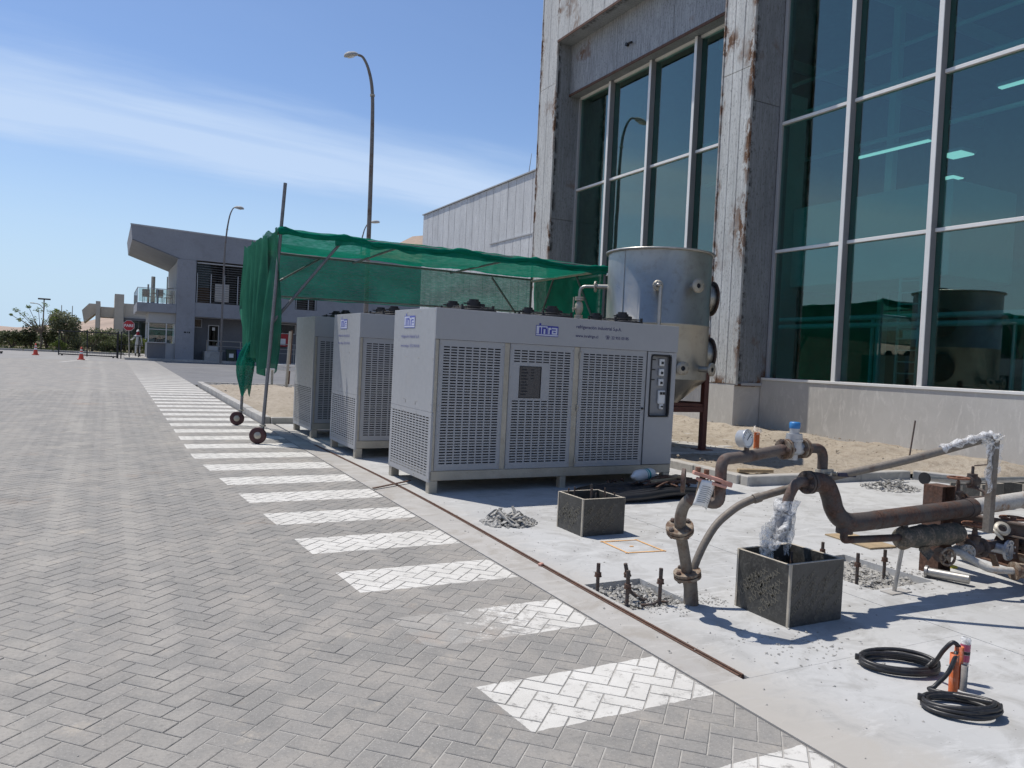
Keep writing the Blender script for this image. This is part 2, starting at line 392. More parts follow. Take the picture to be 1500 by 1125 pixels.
def sand_mat():
    t = NT('sand'); P = t.coord(True)
    a = t.noise(P, .9, 7, .62); b = t.noise(P, 9, 8, .7); c_ = t.noise(P, 70, 4, .7)
    c = t.mix(t.rng(a, .3, .7), (.335, .29, .23), (.445, .39, .315))
    c = t.mix(t.rng(b, .48, .60, 0, .6), c, (.25, .205, .155))
    c = t.mix(t.rng(c_, .54, .64, 0, .6), c, (.16, .135, .105))
    return t.done(t.bsdf(c, .95, 0, t.bump(t.math('ADD', b, t.math('MULTIPLY', c_, .6)), .8, .03), .15))
M['sand'] = sand_mat()
M['gravel'] = simple('gravel_stone', (.33, .32, .30), .9, var=.35, sc=9, bump=.4, bsc=90, world=True)
M['rubble'] = simple('rubble_stone', (.36, .35, .325), .95, var=.3, sc=14, bump=.5, bsc=120, world=True)
M['hill'] = simple('desert_hill', (.36, .27, .205), .95, var=.2, sc=.02, dirt=(.26, .20, .15), bump=0, world=True)
M['soil'] = simple('garden_soil', (.20, .17, .11), .95, var=.3, sc=.7, dirt=(.10, .13, .04), dirt_amt=.7, bump=.5, bsc=8, world=True)
# ---- cladding: weathered white paint over steel with rust where it has flaked off
def cladding(name, base, rust_amt=.5, streak=1.0, chips=.5, edges=True):
    t = NT(name); v = t.coord(True); vs = t.coord(True, (1, 1, .22))
    a = t.noise(vs, 2.2, 8, .62); st = t.noise(t.coord(True, (5, 5, .5)), 4, 6, .65); f = t.noise(t.coord(True, (1, 1, .35)), 38, 6, .72)
    c = t.mix(t.rng(a, .32, .7), mul(base, .8), mul(base, 1.12))
    c = t.mix(t.rng(st, .5, .7, 0, .45 * streak), c, mul(base, .62))
    pl = t.noise(t.coord(True, (1, 1, .07)), 30, 5, .65)                       # fine upright lines of lifted paint
    c = t.mix(t.rng(pl, .50, .64, 0, .34 * streak), c, mul(base, .5)); c = t.mix(t.rng(pl, .48, .38, 0, .4 * streak), c, mul(base, 1.22))
    c = t.mix(t.rng(f, .55, .62, 0, chips), c, (.085, .08, .075))
    r1 = t.noise(v, .85, 3, .5); r2 = t.noise(t.coord(True, (1, 1, .6)), 5.5, 9, .72)
    sx = t.n('ShaderNodeSeparateXYZ'); t.l(v, sx.inputs[0]); ed = None           # flaking starts along the folded edges
    for yy in ((12.07, 12.92, 20.12, 21.05) if edges else (-50,)):
        d = t.math('ABSOLUTE', t.math('SUBTRACT', sx.outputs[1], yy)); ed = d if ed is None else t.math('MINIMUM', ed, d)
    zz = t.math('ABSOLUTE', t.math('SUBTRACT', sx.outputs[2], 1.35)); ed = t.math('MINIMUM', ed, t.math('MULTIPLY', zz, .5))
    r1 = t.math('ADD', t.math('MULTIPLY', t.math('SUBTRACT', r1, .5), 1.0), t.math('ADD', .42 if edges else .45, t.rng(ed, .0, .16, .17, -.02)))
    if not edges:
        ex = t.math('ABSOLUTE', t.math('SUBTRACT', sx.outputs[0], 11.70)); c = t.mix(t.math('MULTIPLY', t.rng(ex, .10, .0, 0, 1), t.rng(t.noise(v, 3.2, 8, .7), .47, .53, 0, .95)), c, (.03, .026, .024))
    rb = t.math('SINE', t.math('MULTIPLY', sx.outputs[1], 62.8)); c = t.mix(t.rng(rb, .75, 1.0, 0, .22), c, mul(base, .5))
    rm = t.math('MULTIPLY', t.rng(r1, .62 - .16 * rust_amt, .70 - .1 * rust_amt, 0, 1), t.rng(r2, .44, .52, 0, 1))
    rc = t.mix(t.rng(f, .35, .65), (.075, .038, .024), (.24, .135, .078))
    c = t.mix(rm, c, rc)
    h = t.math('ADD', t.math('SUBTRACT', t.math('MULTIPLY', f, .5), t.math('MULTIPLY', rm, .6)), t.math('MULTIPLY', rb, -.25))
    return t.done(t.bsdf(c, t.rng(rm, 0, 1, .55, .9), 0, t.bump(h, .4, .01), .35))
M['clad'] = cladding('weathered_cladding', (.58, .582, .555), .95, .8, .6)
M['clad_grey'] = cladding('grey_cladding', (.265, .285, .30), .3, 1.0, .6, edges=False)
M['clad_peel'] = cladding('peeling_lintel', (.33, .345, .355), .25, 1.7, .8, edges=False)
M['clad_wing'] = cladding('wing_cladding', (.60, .61, .61), .10, .8, .45)
M['alu'] = simple('white_aluminium', (.80, .795, .765), .38, 0, var=.06, sc=1.5)
M['mull'] = simple('mullion_shade_grey', (.27, .275, .285), .45, 0, var=.08, sc=1.5)  # shade on the mullion sides is put into this grey
M['alu_grey'] = simple('grey_aluminium', (.40, .41, .42), .45, .0, var=.08, sc=1.5)
def glass(name, tint, refl=(.9, .95, 1.0), f0=.10, f1=1.0, rough=0.0):
    t = NT(name); lw = t.n('ShaderNodeLayerWeight'); lw.inputs['Blend'].default_value = .5
    fr = t.math('POWER', lw.outputs['Facing'], 3.2)
    fac = t.rng(fr, 0, 1, f0, f1)
    tr = t.n('ShaderNodeBsdfTransparent'); t.setin(tr.inputs[0], tint)
    gl = t.n('ShaderNodeBsdfGlossy'); t.setin(gl.inputs[0], refl); gl.inputs['Roughness'].default_value = rough
    P = t.coord(True); t.l(t.bump(t.noise(P, .5, 2), .03, .05), gl.inputs['Normal'])
    mx = t.n('ShaderNodeMixShader'); t.l(fac, mx.inputs[0]); t.l(tr.outputs[0], mx.inputs[1]); t.l(gl.outputs[0], mx.inputs[2])
    return t.done(mx.outputs[0])
M['glass'] = glass('green_tinted_glass', (.44, .74, .72), refl=(.92, .95, .86), f0=.118)
M['glass_clear'] = glass('clear_glass', (.72, .82, .82), f0=.10)
M['glass_dark'] = glass('dark_glass', (.05, .055, .065), f0=.03, f1=.5)
M['inside'] = simple('dim_interior', (.21, .29, .27), .8, var=.25, sc=.5, world=True)
M['inside_dark'] = simple('dark_interior', (.02, .025, .027), .9, var=.2, sc=.5)
M['inside_pale'] = simple('pale_interior_block', (.60, .68, .66), .7, var=.1, sc=.8, world=True)
def emit(name, col, s):
    t = NT(name); e = t.n('ShaderNodeEmission'); t.setin(e.inputs[0], col); e.inputs[1].default_value = s; return t.done(e.outputs[0])
M['lamp_lit'] = emit('lit_luminaire', (1.0, 1.0, .95), 1.1)
# ---- cooling machine
M['machine'] = simple('light_grey_powder_coat', (.355, .363, .375), .42, 0, var=.05, sc=1.0, dirt=(.36, .34, .31), dirt_amt=.18, bump=.03, bsc=400)
M['machine_dark'] = simple('machine_interior', (.022, .025, .032), .8, var=.3, sc=3)
M['coil'] = simple('coil_fins', (.10, .105, .115), .5, .3, var=.4, sc=6)
M['galv'] = simple('galvanised_steel', (.43, .40, .335), .5, .35, var=.14, sc=4, dirt=(.33, .28, .21), dirt_amt=.4)
M['logo_blue'] = simple('logo_blue', (.022, .028, .30), .45, var=.04)
M['logo_light'] = simple('logo_light', (.52, .55, .66), .5, var=.03)
M['ink'] = simple('dark_print', (.03, .03, .12), .6, var=.05)
M['ink_pale'] = simple('pale_print', (.13, .14, .33), .6, var=.05)
M['black'] = simple('black_plastic', (.014, .014, .016), .5, var=.2)
M['black_metal'] = simple('black_painted_metal', (.022, .022, .024), .5, .2, var=.3, sc=5)
M['white_plastic'] = simple('white_plastic', (.68, .69, .69), .45, var=.04)
M['recess'] = simple('recess_grey', (.27, .275, .285), .5, var=.08)
# ---- metal and pipes
def stainless():
    t = NT('brushed_stainless'); v = t.coord(True, (1, 1, .6))
    a = t.noise(v, 1.3, 5, .6, .6); b = t.noise(t.coord(True, (8, 8, 60)), 3, 4); d = t.noise(t.coord(True), 7, 7, .7)
    c = t.mix(t.rng(a, .3, .7), (.27, .268, .25), (.43, .425, .39)); c = t.mix(t.rng(d, .52, .70, 0, .5), c, (.24, .23, .20))
    r = t.math('ADD', t.rng(a, .3, .7, .26, .5), t.rng(d, .5, .7, 0, .12))
    return t.done(t.bsdf(c, r, .78, t.bump(t.math('ADD', a, t.math('MULTIPLY', b, .04)), .25, .02), .5))
M['stainless'] = stainless()
M['steel_pipe'] = simple('bright_pipe', (.42, .41, .39), .38, .7, var=.18, sc=8, dirt=(.30, .27, .22), dirt_amt=.4)
M['frame_tube'] = simple('grey_scaffold_tube', (.20, .20, .205), .5, .35, var=.2, sc=5, dirt=(.12, .09, .07))
M['pole'] = rusty('lamp_pole_paint', (.19, .18, .17), (.12, .085, .065), amount=.28, rough=.65, sc=3)
M['pipe_brown'] = rusty('brown_rusty_pipe', (.135, .112, .098), (.095, .062, .05), .42, .8, 0, 8)
M['pipe_grey'] = rusty('greyish_tan_pipe', (.195, .172, .145), (.12, .09, .07), .3, .75, .1, 9)
M['pipe_dark'] = rusty('dark_rusty_pipe', (.088, .074, .068), (.085, .05, .038), .4, .75, .15, 9)
M['pipe_white'] = rusty('dirty_white_pipe', (.46, .44, .40), (.24, .15, .09), .28, .8, 0, 9)
M['flange_rust'] = rusty('rusty_flange', (.29, .245, .19), (.13, .085, .058), .5, .85, 0, 20)
M['rust_red'] = rusty('red_rust', (.27, .15, .105), (.17, .08, .05), .6, .85, 0, 14)
M['rust_beam'] = rusty('rusty_beam', (.115, .072, .055), (.10, .055, .038), .5, .85, 0, 7)
M['rebar'] = rusty('rusty_rebar', (.10, .088, .082), (.105, .07, .052), .4, .85, .1, 25)
M['primer'] = simple('red_primer', (.085, .022, .018), .55, 0, var=.2, sc=4)
M['pink'] = simple('salmon_valve_paint', (.56, .29, .22), .6, 0, var=.15, sc=9, dirt=(.30, .12, .07), dirt_amt=.5)
M['insul'] = rusty('torn_insulation', (.085, .082, .068), (.16, .13, .10), .45, .95, 0, 10)
M['valve_alu'] = simple('cast_aluminium', (.50, .51, .52), .4, .5, var=.15, sc=14)
M['valve_dark'] = simple('dull_cast_valve', (.20, .20, .205), .5, .4, var=.4, sc=16)
M['valve_blue'] = simple('blue_valve_cap', (.03, .19, .46), .45, var=.1)
M['gauge_face'] = simple('gauge_dial', (.72, .73, .72), .5, var=.03)
M['tag_white'] = simple('tag_paper', (.76, .76, .73), .6, var=.05)
M['orange'] = simple('orange_conduit', (.60, .135, .035), .55, 0, var=.12, sc=12, dirt=(.55, .42, .33), dirt_amt=.5)
M['cable'] = simple('black_cable', (.020, .020, .022), .42, 0, var=.35, sc=18, dirt=(.09, .085, .08), dirt_amt=.35)
M['grey_tube'] = simple('dusty_grey_conduit', (.22, .215, .205), .7, 0, var=.25, sc=25, dirt=(.33, .31, .28))
M['clear_sleeve'] = glass('clear_sleeve', (.86, .80, .86), f0=.25, f1=.9, rough=.15)
M['pink_print'] = simple('pink_print', (.42, .09, .16), .5, var=.1)
def plastic_film():
    t = NT('clear_plastic_film'); v = t.coord()
    tr = t.n('ShaderNodeBsdfTransparent'); t.setin(tr.inputs[0], (.96, .96, .96))
    df = t.bsdf((.86, .86, .85), .5, 0, t.bump(t.noise(v, 22, 3, .5, 1.0), .5, .02), .4)
    mx = t.n('ShaderNodeMixShader'); t.l(t.rng(t.noise(v, 22, 5, .6, 2.0), .38, .62, .16, .72), mx.inputs[0]); t.l(tr.outputs[0], mx.inputs[1]); t.l(df, mx.inputs[2])
    return t.done(mx.outputs[0])
M['film'] = plastic_film()
def ply():
    t = NT('film_faced_plywood'); v = t.coord()
    a = t.noise(v, 5, 6); b = t.noise(t.coord(False, (1, 1, 1)), 28, 6, .7, 1.2)
    c = t.mix(t.rng(a, .3, .7), (.030, .030, .028), (.058, .057, .053)); c = t.mix(t.rng(b, .48, .66, 0, .6), c, (.12, .116, .104)); c = t.mix(t.rng(t.noise(v, 75, 4, .7), .6, .7, 0, .3), c, (.2, .19, .175))
    return t.done(t.bsdf(c, t.rng(b, .4, .7, .34, .6), 0, t.bump(b, .15, .003), .5))
M['ply'] = ply()
M['ply_edge'] = simple('plywood_edge', (.47, .42, .34), .8, var=.2, sc=14)
M['ply_print'] = simple('plywood_print', (.15, .138, .11), .6, var=.25, sc=30)
M['timber'] = simple('timber', (.38, .285, .17), .8, var=.25, sc=6, dirt=(.22, .16, .1), dirt_amt=.5)
M['tarp'] = simple('black_plastic_sheet', (.016, .016, .018), .35, var=.3, sc=8, bump=.3, bsc=40)
M['chalk'] = simple('orange_spray_paint', (.66, .39, .17), .9, var=.15, sc=25)
# ---- shade net
def net(name, col, open_, trans=.45):
    t = NT(name); v = t.coord(True)
    f = t.noise(t.coord(True, (1, 1, 5)), 9, 5, .6); w = t.noise(v, 2.2, 5)
    c = t.mix(t.rng(w, .3, .7), mul(col, .8), mul(col, 1.2)); c = t.mix(t.rng(f, .4, .65, 0, .3), c, mul(col, .6))
    d = t.n('ShaderNodeBsdfDiffuse'); t.l(c, d.inputs[0]); tl = t.n('ShaderNodeBsdfTranslucent'); t.l(c, tl.inputs[0])
    m1 = t.n('ShaderNodeMixShader'); m1.inputs[0].default_value = trans; t.l(d.outputs[0], m1.inputs[1]); t.l(tl.outputs[0], m1.inputs[2])
    tr = t.n('ShaderNodeBsdfTransparent'); m2 = t.n('ShaderNodeMixShader')
    t.l(t.rng(f, .35, .7, open_ + .08, max(open_ - .08, 0)), m2.inputs[0]); t.l(m1.outputs[0], m2.inputs[1]); t.l(tr.outputs[0], m2.inputs[2])
    return t.done(m2.outputs[0])
M['net'] = net('green_shade_net', (.009, .215, .138), .04, .36)
M['net_thin'] = net('thin_green_net', (.012, .165, .115), .20, .4)
M['net_fold'] = net('bunched_green_net', (.045, .19, .125), .06, .3)
# ---- gatehouse and others
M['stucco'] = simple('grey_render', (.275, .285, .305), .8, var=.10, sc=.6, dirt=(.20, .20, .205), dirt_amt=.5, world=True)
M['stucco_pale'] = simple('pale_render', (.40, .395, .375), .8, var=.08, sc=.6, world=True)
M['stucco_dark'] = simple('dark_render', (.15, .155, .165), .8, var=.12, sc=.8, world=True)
M['beige'] = simple('beige_concrete', (.60, .54, .45), .85, var=.12, sc=.5, dirt=(.48, .43, .36), world=True)
M['blind'] = simple('grey_louvre', (.17, .175, .185), .6, var=.15, sc=2)
M['door_white'] = simple('white_frame', (.58, .58, .57), .5, var=.05)
M['door_grey'] = simple('grey_panel', (.30, .31, .32), .6, var=.08)
M['red'] = simple('red_paint', (.42, .02, .025), .5, var=.08)
M['white'] = simple('white_paint', (.74, .74, .72), .5, var=.05)
M['cone'] = simple('cone_orange_red', (.62, .07, .04), .55, var=.1)
M['blue_bin'] = simple('blue_plastic', (.018, .055, .24), .45, var=.1)
M['green_bin'] = simple('dark_green_plastic', (.010, .030, .018), .45, var=.1)
M['teal'] = simple('teal_chair', (.05, .13, .17), .5, var=.1)
M['skin'] = simple('skin', (.36, .21, .14), .6, var=.06)
M['coverall'] = simple('white_coverall', (.68, .68, .67), .85, var=.07, sc=6)
M['boot'] = simple('black_boot', (.02, .02, .02), .6, var=.2)
M['maroon'] = simple('maroon_shirt', (.13, .028, .025), .85, var=.1)
M['caster'] = simple('dark_red_caster_rubber', (.06, .018, .018), .55, var=.2, sc=10)
M['trunk'] = simple('bark', (.17, .13, .09), .9, var=.25, sc=5)
def leaf(name, c1, c2):
    t = NT(name); v = t.coord(True); c = t.mix(t.rng(t.noise(v, 3.5, 5), .3, .7), c1, c2)
    d = t.bsdf(c, .6, 0, None, .3); tl = t.n('ShaderNodeBsdfTranslucent'); t.l(c, tl.inputs[0])
    m = t.n('ShaderNodeMixShader'); m.inputs[0].default_value = .3; t.l(d, m.inputs[1]); t.l(tl.outputs[0], m.inputs[2]); return t.done(m.outputs[0])
M['leaf'] = leaf('leaf_mid', (.085, .11, .04), (.17, .195, .08))
M['leaf_dark'] = leaf('leaf_dark', (.055, .072, .032), (.12, .135, .065))
M['leaf_pale'] = leaf('leaf_pale', (.17, .185, .10), (.29, .30, .19))
M['leaf_bright'] = leaf('leaf_bright', (.12, .17, .02), (.2, .25, .05))
# ------------------------------------------------------------------ ground
def sheet(mb, x0, x1, y0, y1, dz=0.0, ny=1):
    for i in range(ny):
        a, b = lerp(y0, y1, i / ny), lerp(y0, y1, (i + 1) / ny)
        mb.add([(x0, a, gz(a) + dz), (x1, a, gz(a) + dz), (x1, b, gz(b) + dz), (x0, b, gz(b) + dz)], [(0, 1, 2, 3)])
    return mb
g = MB()
sheet(g, -1500, 1500, -1500, 110, -.16); sheet(g, -1500, 1500, 110, 1500, -.16)
struct('ground', g, M['sand'], recalc=False)
XE = 2.68                                    # edge of the block paving
road = MB(); sheet(road, -4.2, XE, .6, 24.05, -.0034)
road_o = struct('paved_road', road, M['gravel'] if False else simple('joint_sand', (.40, .385, .355), .95, var=.2, sc=20, world=True), recalc=False)
OFF[road_o.name] = Vector((0, 0, 0))
far = MB(); sheet(far, -30, XE, 24.05, 50.0, -.001); sheet(far, -30, -4.2, -12, 24.05, -.001); sheet(far, -4.2, XE, -12, .6, -.001)
obj('paving_sheet', far, M['paver_far'], road_o, False)
# herringbone of 200 x 100 blocks laid at 45 degrees to the kerb
def clip(poly, xm):
    out = []
    for i in range(len(poly)):
        a, b = poly[i], poly[(i + 1) % len(poly)]
        if a[0] <= xm: out.append(a)
        if (a[0] <= xm) != (b[0] <= xm):
            t = (xm - a[0]) / (b[0] - a[0]); out.append((xm, a[1] + t * (b[1] - a[1])))
    return out
def inset(poly, d):
    n = len(poly); out = []
    for i in range(n):
        p, q, r = Vector(poly[i - 1]), Vector(poly[i]), Vector(poly[(i + 1) % n])
        e1 = (q - p).normalized(); e2 = (r - q).normalized(); n1 = Vector((-e1.y, e1.x)); n2 = Vector((-e2.y, e2.x))
        k = 1 + n1.dot(n2)
        out.append(q + (n1 + n2) * (d / max(k, .25)))
    return [(q.x, q.y) for q in out]
A45 = .1 * math.sqrt(.5)
def uv(u, v): return ((u - v) * A45 + .03, (u + v) * A45 + .02)
blocks = []
for i in range(-70, 420):
    for j in range(-70, 420):
        k = (i - j) % 4
        if k == 0: q = ((i, j), (i + 2, j), (i + 2, j + 1), (i, j + 1))
        elif k == 3: q = ((i, j), (i + 1, j), (i + 1, j + 2), (i, j + 2))
        else: continue
        cu, cv = (q[0][0] + q[2][0]) / 2, (q[0][1] + q[2][1]) / 2
        cx, cy = uv(cu, cv)
        if not (-4.1 < cx < XE + .1 and .75 < cy < 23.95): continue
        poly = [uv(*w) for w in q]
        cut = max(w[0] for w in poly) > XE
        if cut:
            poly = clip(poly, XE)
            if len(poly) < 3 or max(w[0] for w in poly) - min(w[0] for w in poly) < .02: continue
            cx = sum(w[0] for w in poly) / len(poly); cy = sum(w[1] for w in poly) / len(poly)
        blocks.append((cx, cy, poly, cut, k))
cam_p = Vector((0, 0, 1.6)); camf = Vector((fwd.x, fwd.y, fwd.z))
def in_view(x, y):
    d = Vector((x, y, gz(y))) - cam_p; z = d.dot(fwd)
    if z < .3: return False
    px_ = 750 + 1131 * d.dot(r2) / z; py_ = 562.5 - 1131 * d.dot(u2) / z
    return -5 < px_ < 1505 and py_ < 1128
def paver_prism(mb, poly, rnd, tilt=(0, 0), z=0.0):
    """chamfered block: poly relative to its own centre"""
    a = inset(poly, random.uniform(.0018, .0034)); b = inset(poly, .0052)
    n = len(poly)
    def Z(q, h): return h + z + q[0] * tilt[0] + q[1] * tilt[1]
    vs = [(q[0], q[1], Z(q, -.010)) for q in a] + [(q[0], q[1], Z(q, -.0022)) for q in a] + [(q[0], q[1], Z(q, 0)) for q in b]
    fs = [(i, (i + 1) % n, n + (i + 1) % n, n + i) for i in range(n)] + [(n + i, n + (i + 1) % n, 2 * n + (i + 1) % n, 2 * n + i) for i in range(n)] + [tuple(range(2 * n, 3 * n))]
    mb.add(vs, fs); return len(fs)
vis = sorted([b for b in blocks if in_view(b[0], b[1]) and not b[3] and b[1] > 1.2], key=lambda b: b[0] ** 2 + b[1] ** 2)[:300]
visid = set(id(b) for b in vis)
def rnd_attr(me, vals):
    at = me.attributes.new('rnd', 'FLOAT', 'FACE'); at.data.foreach_set('value', vals)
proto = {}
for k in (0, 3):
    src = next(b for b in blocks if b[4] == k and not b[3])
    rel = [(w[0] - src[0], w[1] - src[1]) for w in src[2]]
    for vr in range(9):
        mb = MB(); nf = paver_prism(mb, rel, 0, (random.uniform(-.007, .007), random.uniform(-.007, .007)))
        me = mb.mesh('paver', None, False); rnd_attr(me, [(vr + .5) / 9] * nf); me.materials.append(M['paver']); proto[(k, vr)] = me
for b in vis:
    o = bpy.data.objects.new('paver', proto[(b[4], random.randrange(9))]); COL.objects.link(o); o.parent = road_o
    o.location = (b[0], b[1], gz(b[1]) + random.uniform(-.0010, .0010)); o.rotation_euler = (math.atan(SLOPE), 0, 0)
mb = MB(); vals = []
for b in blocks:
    if id(b) in visid: continue
    rel = [(w[0] - b[0], w[1] - b[1]) for w in b[2]]; o = len(mb.v)
    nf = paver_prism(mb, rel, 0, (random.uniform(-.007, .007), random.uniform(-.007, .007) + SLOPE), gz(b[1]) + random.uniform(-.0010, .0010))
    for i in range(o, len(mb.v)): q = mb.v[i]; mb.v[i] = (q[0] + b[0], q[1] + b[1], q[2])
    vals += [random.random()] * nf
me = mb.mesh('paver', None, False); rnd_attr(me, vals); me.materials.append(M['paver'])
o = bpy.data.objects.new('paver', me); COL.objects.link(o); o.parent = road_o; o['kind'] = 'stuff'

# concrete strip, steel edge channel and slab
def xc(y): return 2.925 + .12 * math.exp(-((y - 8.2) / 3.6) ** 2)
def ribbon(mb, fa, fb, y0, y1, dz, n=30, depth=.08):
    for i in range(n):
        a, b = lerp(y0, y1, i / n), lerp(y0, y1, (i + 1) / n)
        q = [(fa(a), a, gz(a) + dz), (fb(a), a, gz(a) + dz), (fb(b), b, gz(b) + dz), (fa(b), b, gz(b) + dz)]
        mb.add(q + [(w[0], w[1], w[2] - depth) for w in q], [(0, 1, 2, 3), (0, 3, 7, 4), (1, 5, 6, 2)] + ([(0, 4, 5, 1)] if i == 0 else []) + ([(3, 2, 6, 7)] if i == n - 1 else []))
    return mb
st = ribbon(MB(), lambda y: XE + .006, lambda y: xc(y) - .022, 2.86, 15.4, .003)
struct('concrete_strip', st, M['strip'])
PIT1 = (3.02, 3.50, 3.93, 4.50); PIT2 = (5.02, 5.72, 3.70, 4.52)
def slabbox(mb, x0, x1, y0, y1, top=.004):
    if callable(x0): return ribbon(mb, x0, (x1 if callable(x1) else (lambda y: x1)), y0, y1, top, 24, .14)
    return ribbon(mb, lambda y: x0, lambda y: x1, y0, y1, top, 2, .14)
s1 = MB(); L0 = lambda y: xc(y) + .022
slabbox(s1, L0, 4.746, 4.50, 15.4); slabbox(s1, L0, 3.02, 3.93, 4.50); slabbox(s1, 3.50, 4.746, 3.93, 4.50); slabbox(s1, L0, 4.746, 2.86, 3.93)
slabbox(s1, lambda y: XE + .006, 4.746, -3, 2.858)
s2 = MB()
slabbox(s2, 4.753, 14.5, 4.52, 7.70); slabbox(s2, 4.753, 7.72, 7.70, 15.4); slabbox(s2, 4.753, PIT2[0], 3.70, 4.52); slabbox(s2, PIT2[1], 14.5, 3.70, 4.52); slabbox(s2, 4.753, 14.5, -3, 3.70)
struct('concrete_slab', s1, M['slab']); struct('concrete_slab', s2, M['slab'])
pf = MB(); sheet(pf, PIT1[0], PIT1[1], PIT1[2], PIT1[3], -.055); sheet(pf, PIT2[0], PIT2[1], PIT2[2], PIT2[3], -.05)
struct('pit_floor', pf, M['rubble'])
ch = MB()
ribbon(ch, lambda y: xc(y) - .021, lambda y: xc(y) - .007, 2.9, 12.2, .0075, 40, .05); ribbon(ch, lambda y: xc(y) + .007, lambda y: xc(y) + .021, 2.9, 12.2, .0075, 40, .05)
ribbon(ch, lambda y: xc(y) - .007, lambda y: xc(y) + .007, 2.9, 12.2, -.006, 40, .03)
tag(obj('edge_channel', ch, M['rust_beam']), 'rusty steel edge channel set between the paving and the slab', 'steel channel')

# asphalt cross street, apron beyond the paving, pavement round the gatehouse
asp = MB(); ap2 = MB(); sheet(asp, XE + .002, 60, 28.3, 54.2, -.006); sheet(ap2, -60, XE + .002, 50.0, 54.2, -.003); sheet(ap2, -60, 1.2, 54.2, 67.3, -.003); sheet(asp, -40, -30, 10, 50, -.002)
struct('asphalt_road', asp, M['asphalt'], recalc=False); struct('gate_apron', ap2, M['apron'], recalc=False)
pv = MB(); ribbon(pv, lambda y: 1.2, lambda y: 40, 54.2, 66, .13, 2, .3)
struct('pavement', pv, M['strip'])
mk = MB()                                      # road markings by the gate
for x0, y0, x1, y1, w in ((-2.1, 45.5, -.9, 52.5, .16), (-8, 55.2, -3.2, 54.6, .12), (-2.2, 53.0, 1.0, 52.4, .12)):
    d = Vector((x1 - x0, y1 - y0)); nrm = Vector((-d.y, d.x)).normalized() * w
    dz = .003
    mk.add([(x0 - nrm.x, y0 - nrm.y, gz(y0 - nrm.y) + dz), (x1 - nrm.x, y1 - nrm.y, gz(y1 - nrm.y) + dz), (x1 + nrm.x, y1 + nrm.y, gz(y1 + nrm.y) + dz), (x0 + nrm.x, y0 + nrm.y, gz(y0 + nrm.y) + dz)], [(0, 1, 2, 3)])
struct('road_marking', mk, M['strip'], recalc=False)

# kerbs in separate stones
kerb_o = thing('kerb', None, None, (0, 0, 0)); kerb_o['kind'] = 'structure'
def kerb_run(p, q, w=.13, top=.13, L=1.0, name='kerb_stone', rough=.0):
    p, q = Vector(p), Vector(q); n = max(1, round((q - p).length / L))
    for i in range(n):
        a, b = p.lerp(q, i / n), p.lerp(q, (i + 1) / n); d = (b - a).normalized()
        a3 = Vector((a.x, a.y, gz(a.y) + top / 2 - .06)) + Vector((d.x, d.y, 0)) * .004; b3 = Vector((b.x, b.y, gz(b.y) + top / 2 - .06)) - Vector((d.x, d.y, 0)) * .004
        j = random.uniform(-.006, .006)
        mb = MB().bar(a3 + Vector((0, 0, j)), b3 + Vector((0, 0, j)), w, top + .12, .012)
        obj(name, mb, M['kerb'], kerb_o)
kerb_run((2.80, 15.52), (2.84, 28.0), .16, .13)
kerb_run((2.885, 15.50), (8.9, 15.50), .13, .13)
kerb_run((2.93, 28.3), (14, 28.3), .13, .10, 1.5)
kerb_run((7.64, 9.5), (7.62, 7.70), .15, .13); kerb_run((7.56, 7.60), (10.86, 7.56), .15, .13); kerb_run((10.92, 7.50), (12.1, 5.5), .15, .13); kerb_run((12.1, 5.4), (13.6, 2.9), .15, .13)
kerb_run((10.52, 10.40), (10.44, 14.5), .20, .17); kerb_run((9.7, 10.36), (10.4, 10.38), .16, .15)
kerb_run((1.12, 54.3), (1.12, 58), .15, .14, 1.5); kerb_run((1.1, 54.2), (40, 54.2), .15, .14, 2.0)

# sand between the kerbs and the buildings
def sand_patch(x0, x1, yb, y1, zf, nx, ny):
    def fn(u, v):
        x = lerp(x0, x1, u); y = lerp(yb(x), y1, v ** 1.5); z = gz(y) + zf(x, y)
        z += .07 * (mnoise.noise(Vector((x * 1.1, y * 1.1, 3))) ) + .034 * mnoise.noise(Vector((x * 4, y * 4, 9))) + .018 * mnoise.noise(Vector((x * 13, y * 13, 1)))
        return (x, y, z)
    return MB().grid(nx, ny, fn)
def yb_r(x): return 7.64 if x < 10.9 else max(2.5, 7.55 - (x - 10.9) * 1.70)
def z_r(x, y):
    t = max(0, min(1, (x - 9.0) / 3.5)); e = max(0, min(1, (y - yb_r(x)) / .9))
    ridge = .07 * math.exp(-((x - 11.7) / .3) ** 2)
    return lerp(.085, lerp(.10, .30, t * t * (3 - 2 * t)), e) + ridge * e
struct('sand_bed', sand_patch(7.68, 12.58, yb_r, 22, z_r, 90, 110), M['sand'], recalc=False)
struct('sand_bed', sand_patch(2.88, 9.4, lambda x: 15.54, 27.2, lambda x, y: .09, 70, 60), M['sand'], recalc=False)
def stone(mb, c, s):
    p = [Vector((random.uniform(.6, 1.2) * a, random.uniform(.5, 1.1) * b, random.uniform(.4, 1) * d)) * s for a, b, d in ((1, 0, 0), (-1, 0, 0), (0, 1, 0), (0, -1, 0), (0, 0, .8), (0, 0, -.8))]
    rz = random.uniform(0, 6.28); ro = Matrix.Rotation(rz, 3, 'Z') @ Matrix.Rotation(random.uniform(-.5, .5), 3, 'X')
    mb.add([ro @ q + Vector(c) for q in p], [(0, 2, 4), (2, 1, 4), (1, 3, 4), (3, 0, 4), (2, 0, 5), (1, 2, 5), (3, 1, 5), (0, 3, 5)])
gv = MB(); sheet(gv, 3.0, 14, 27.2, 28.2, .05)
for i in range(2600):
    x, y = random.uniform(3, 12), random.uniform(27.0, 28.2); stone(gv, (x, y, gz(y) + .06), random.uniform(.015, .05))
struct('gravel', gv, M['gravel'], 'stuff')
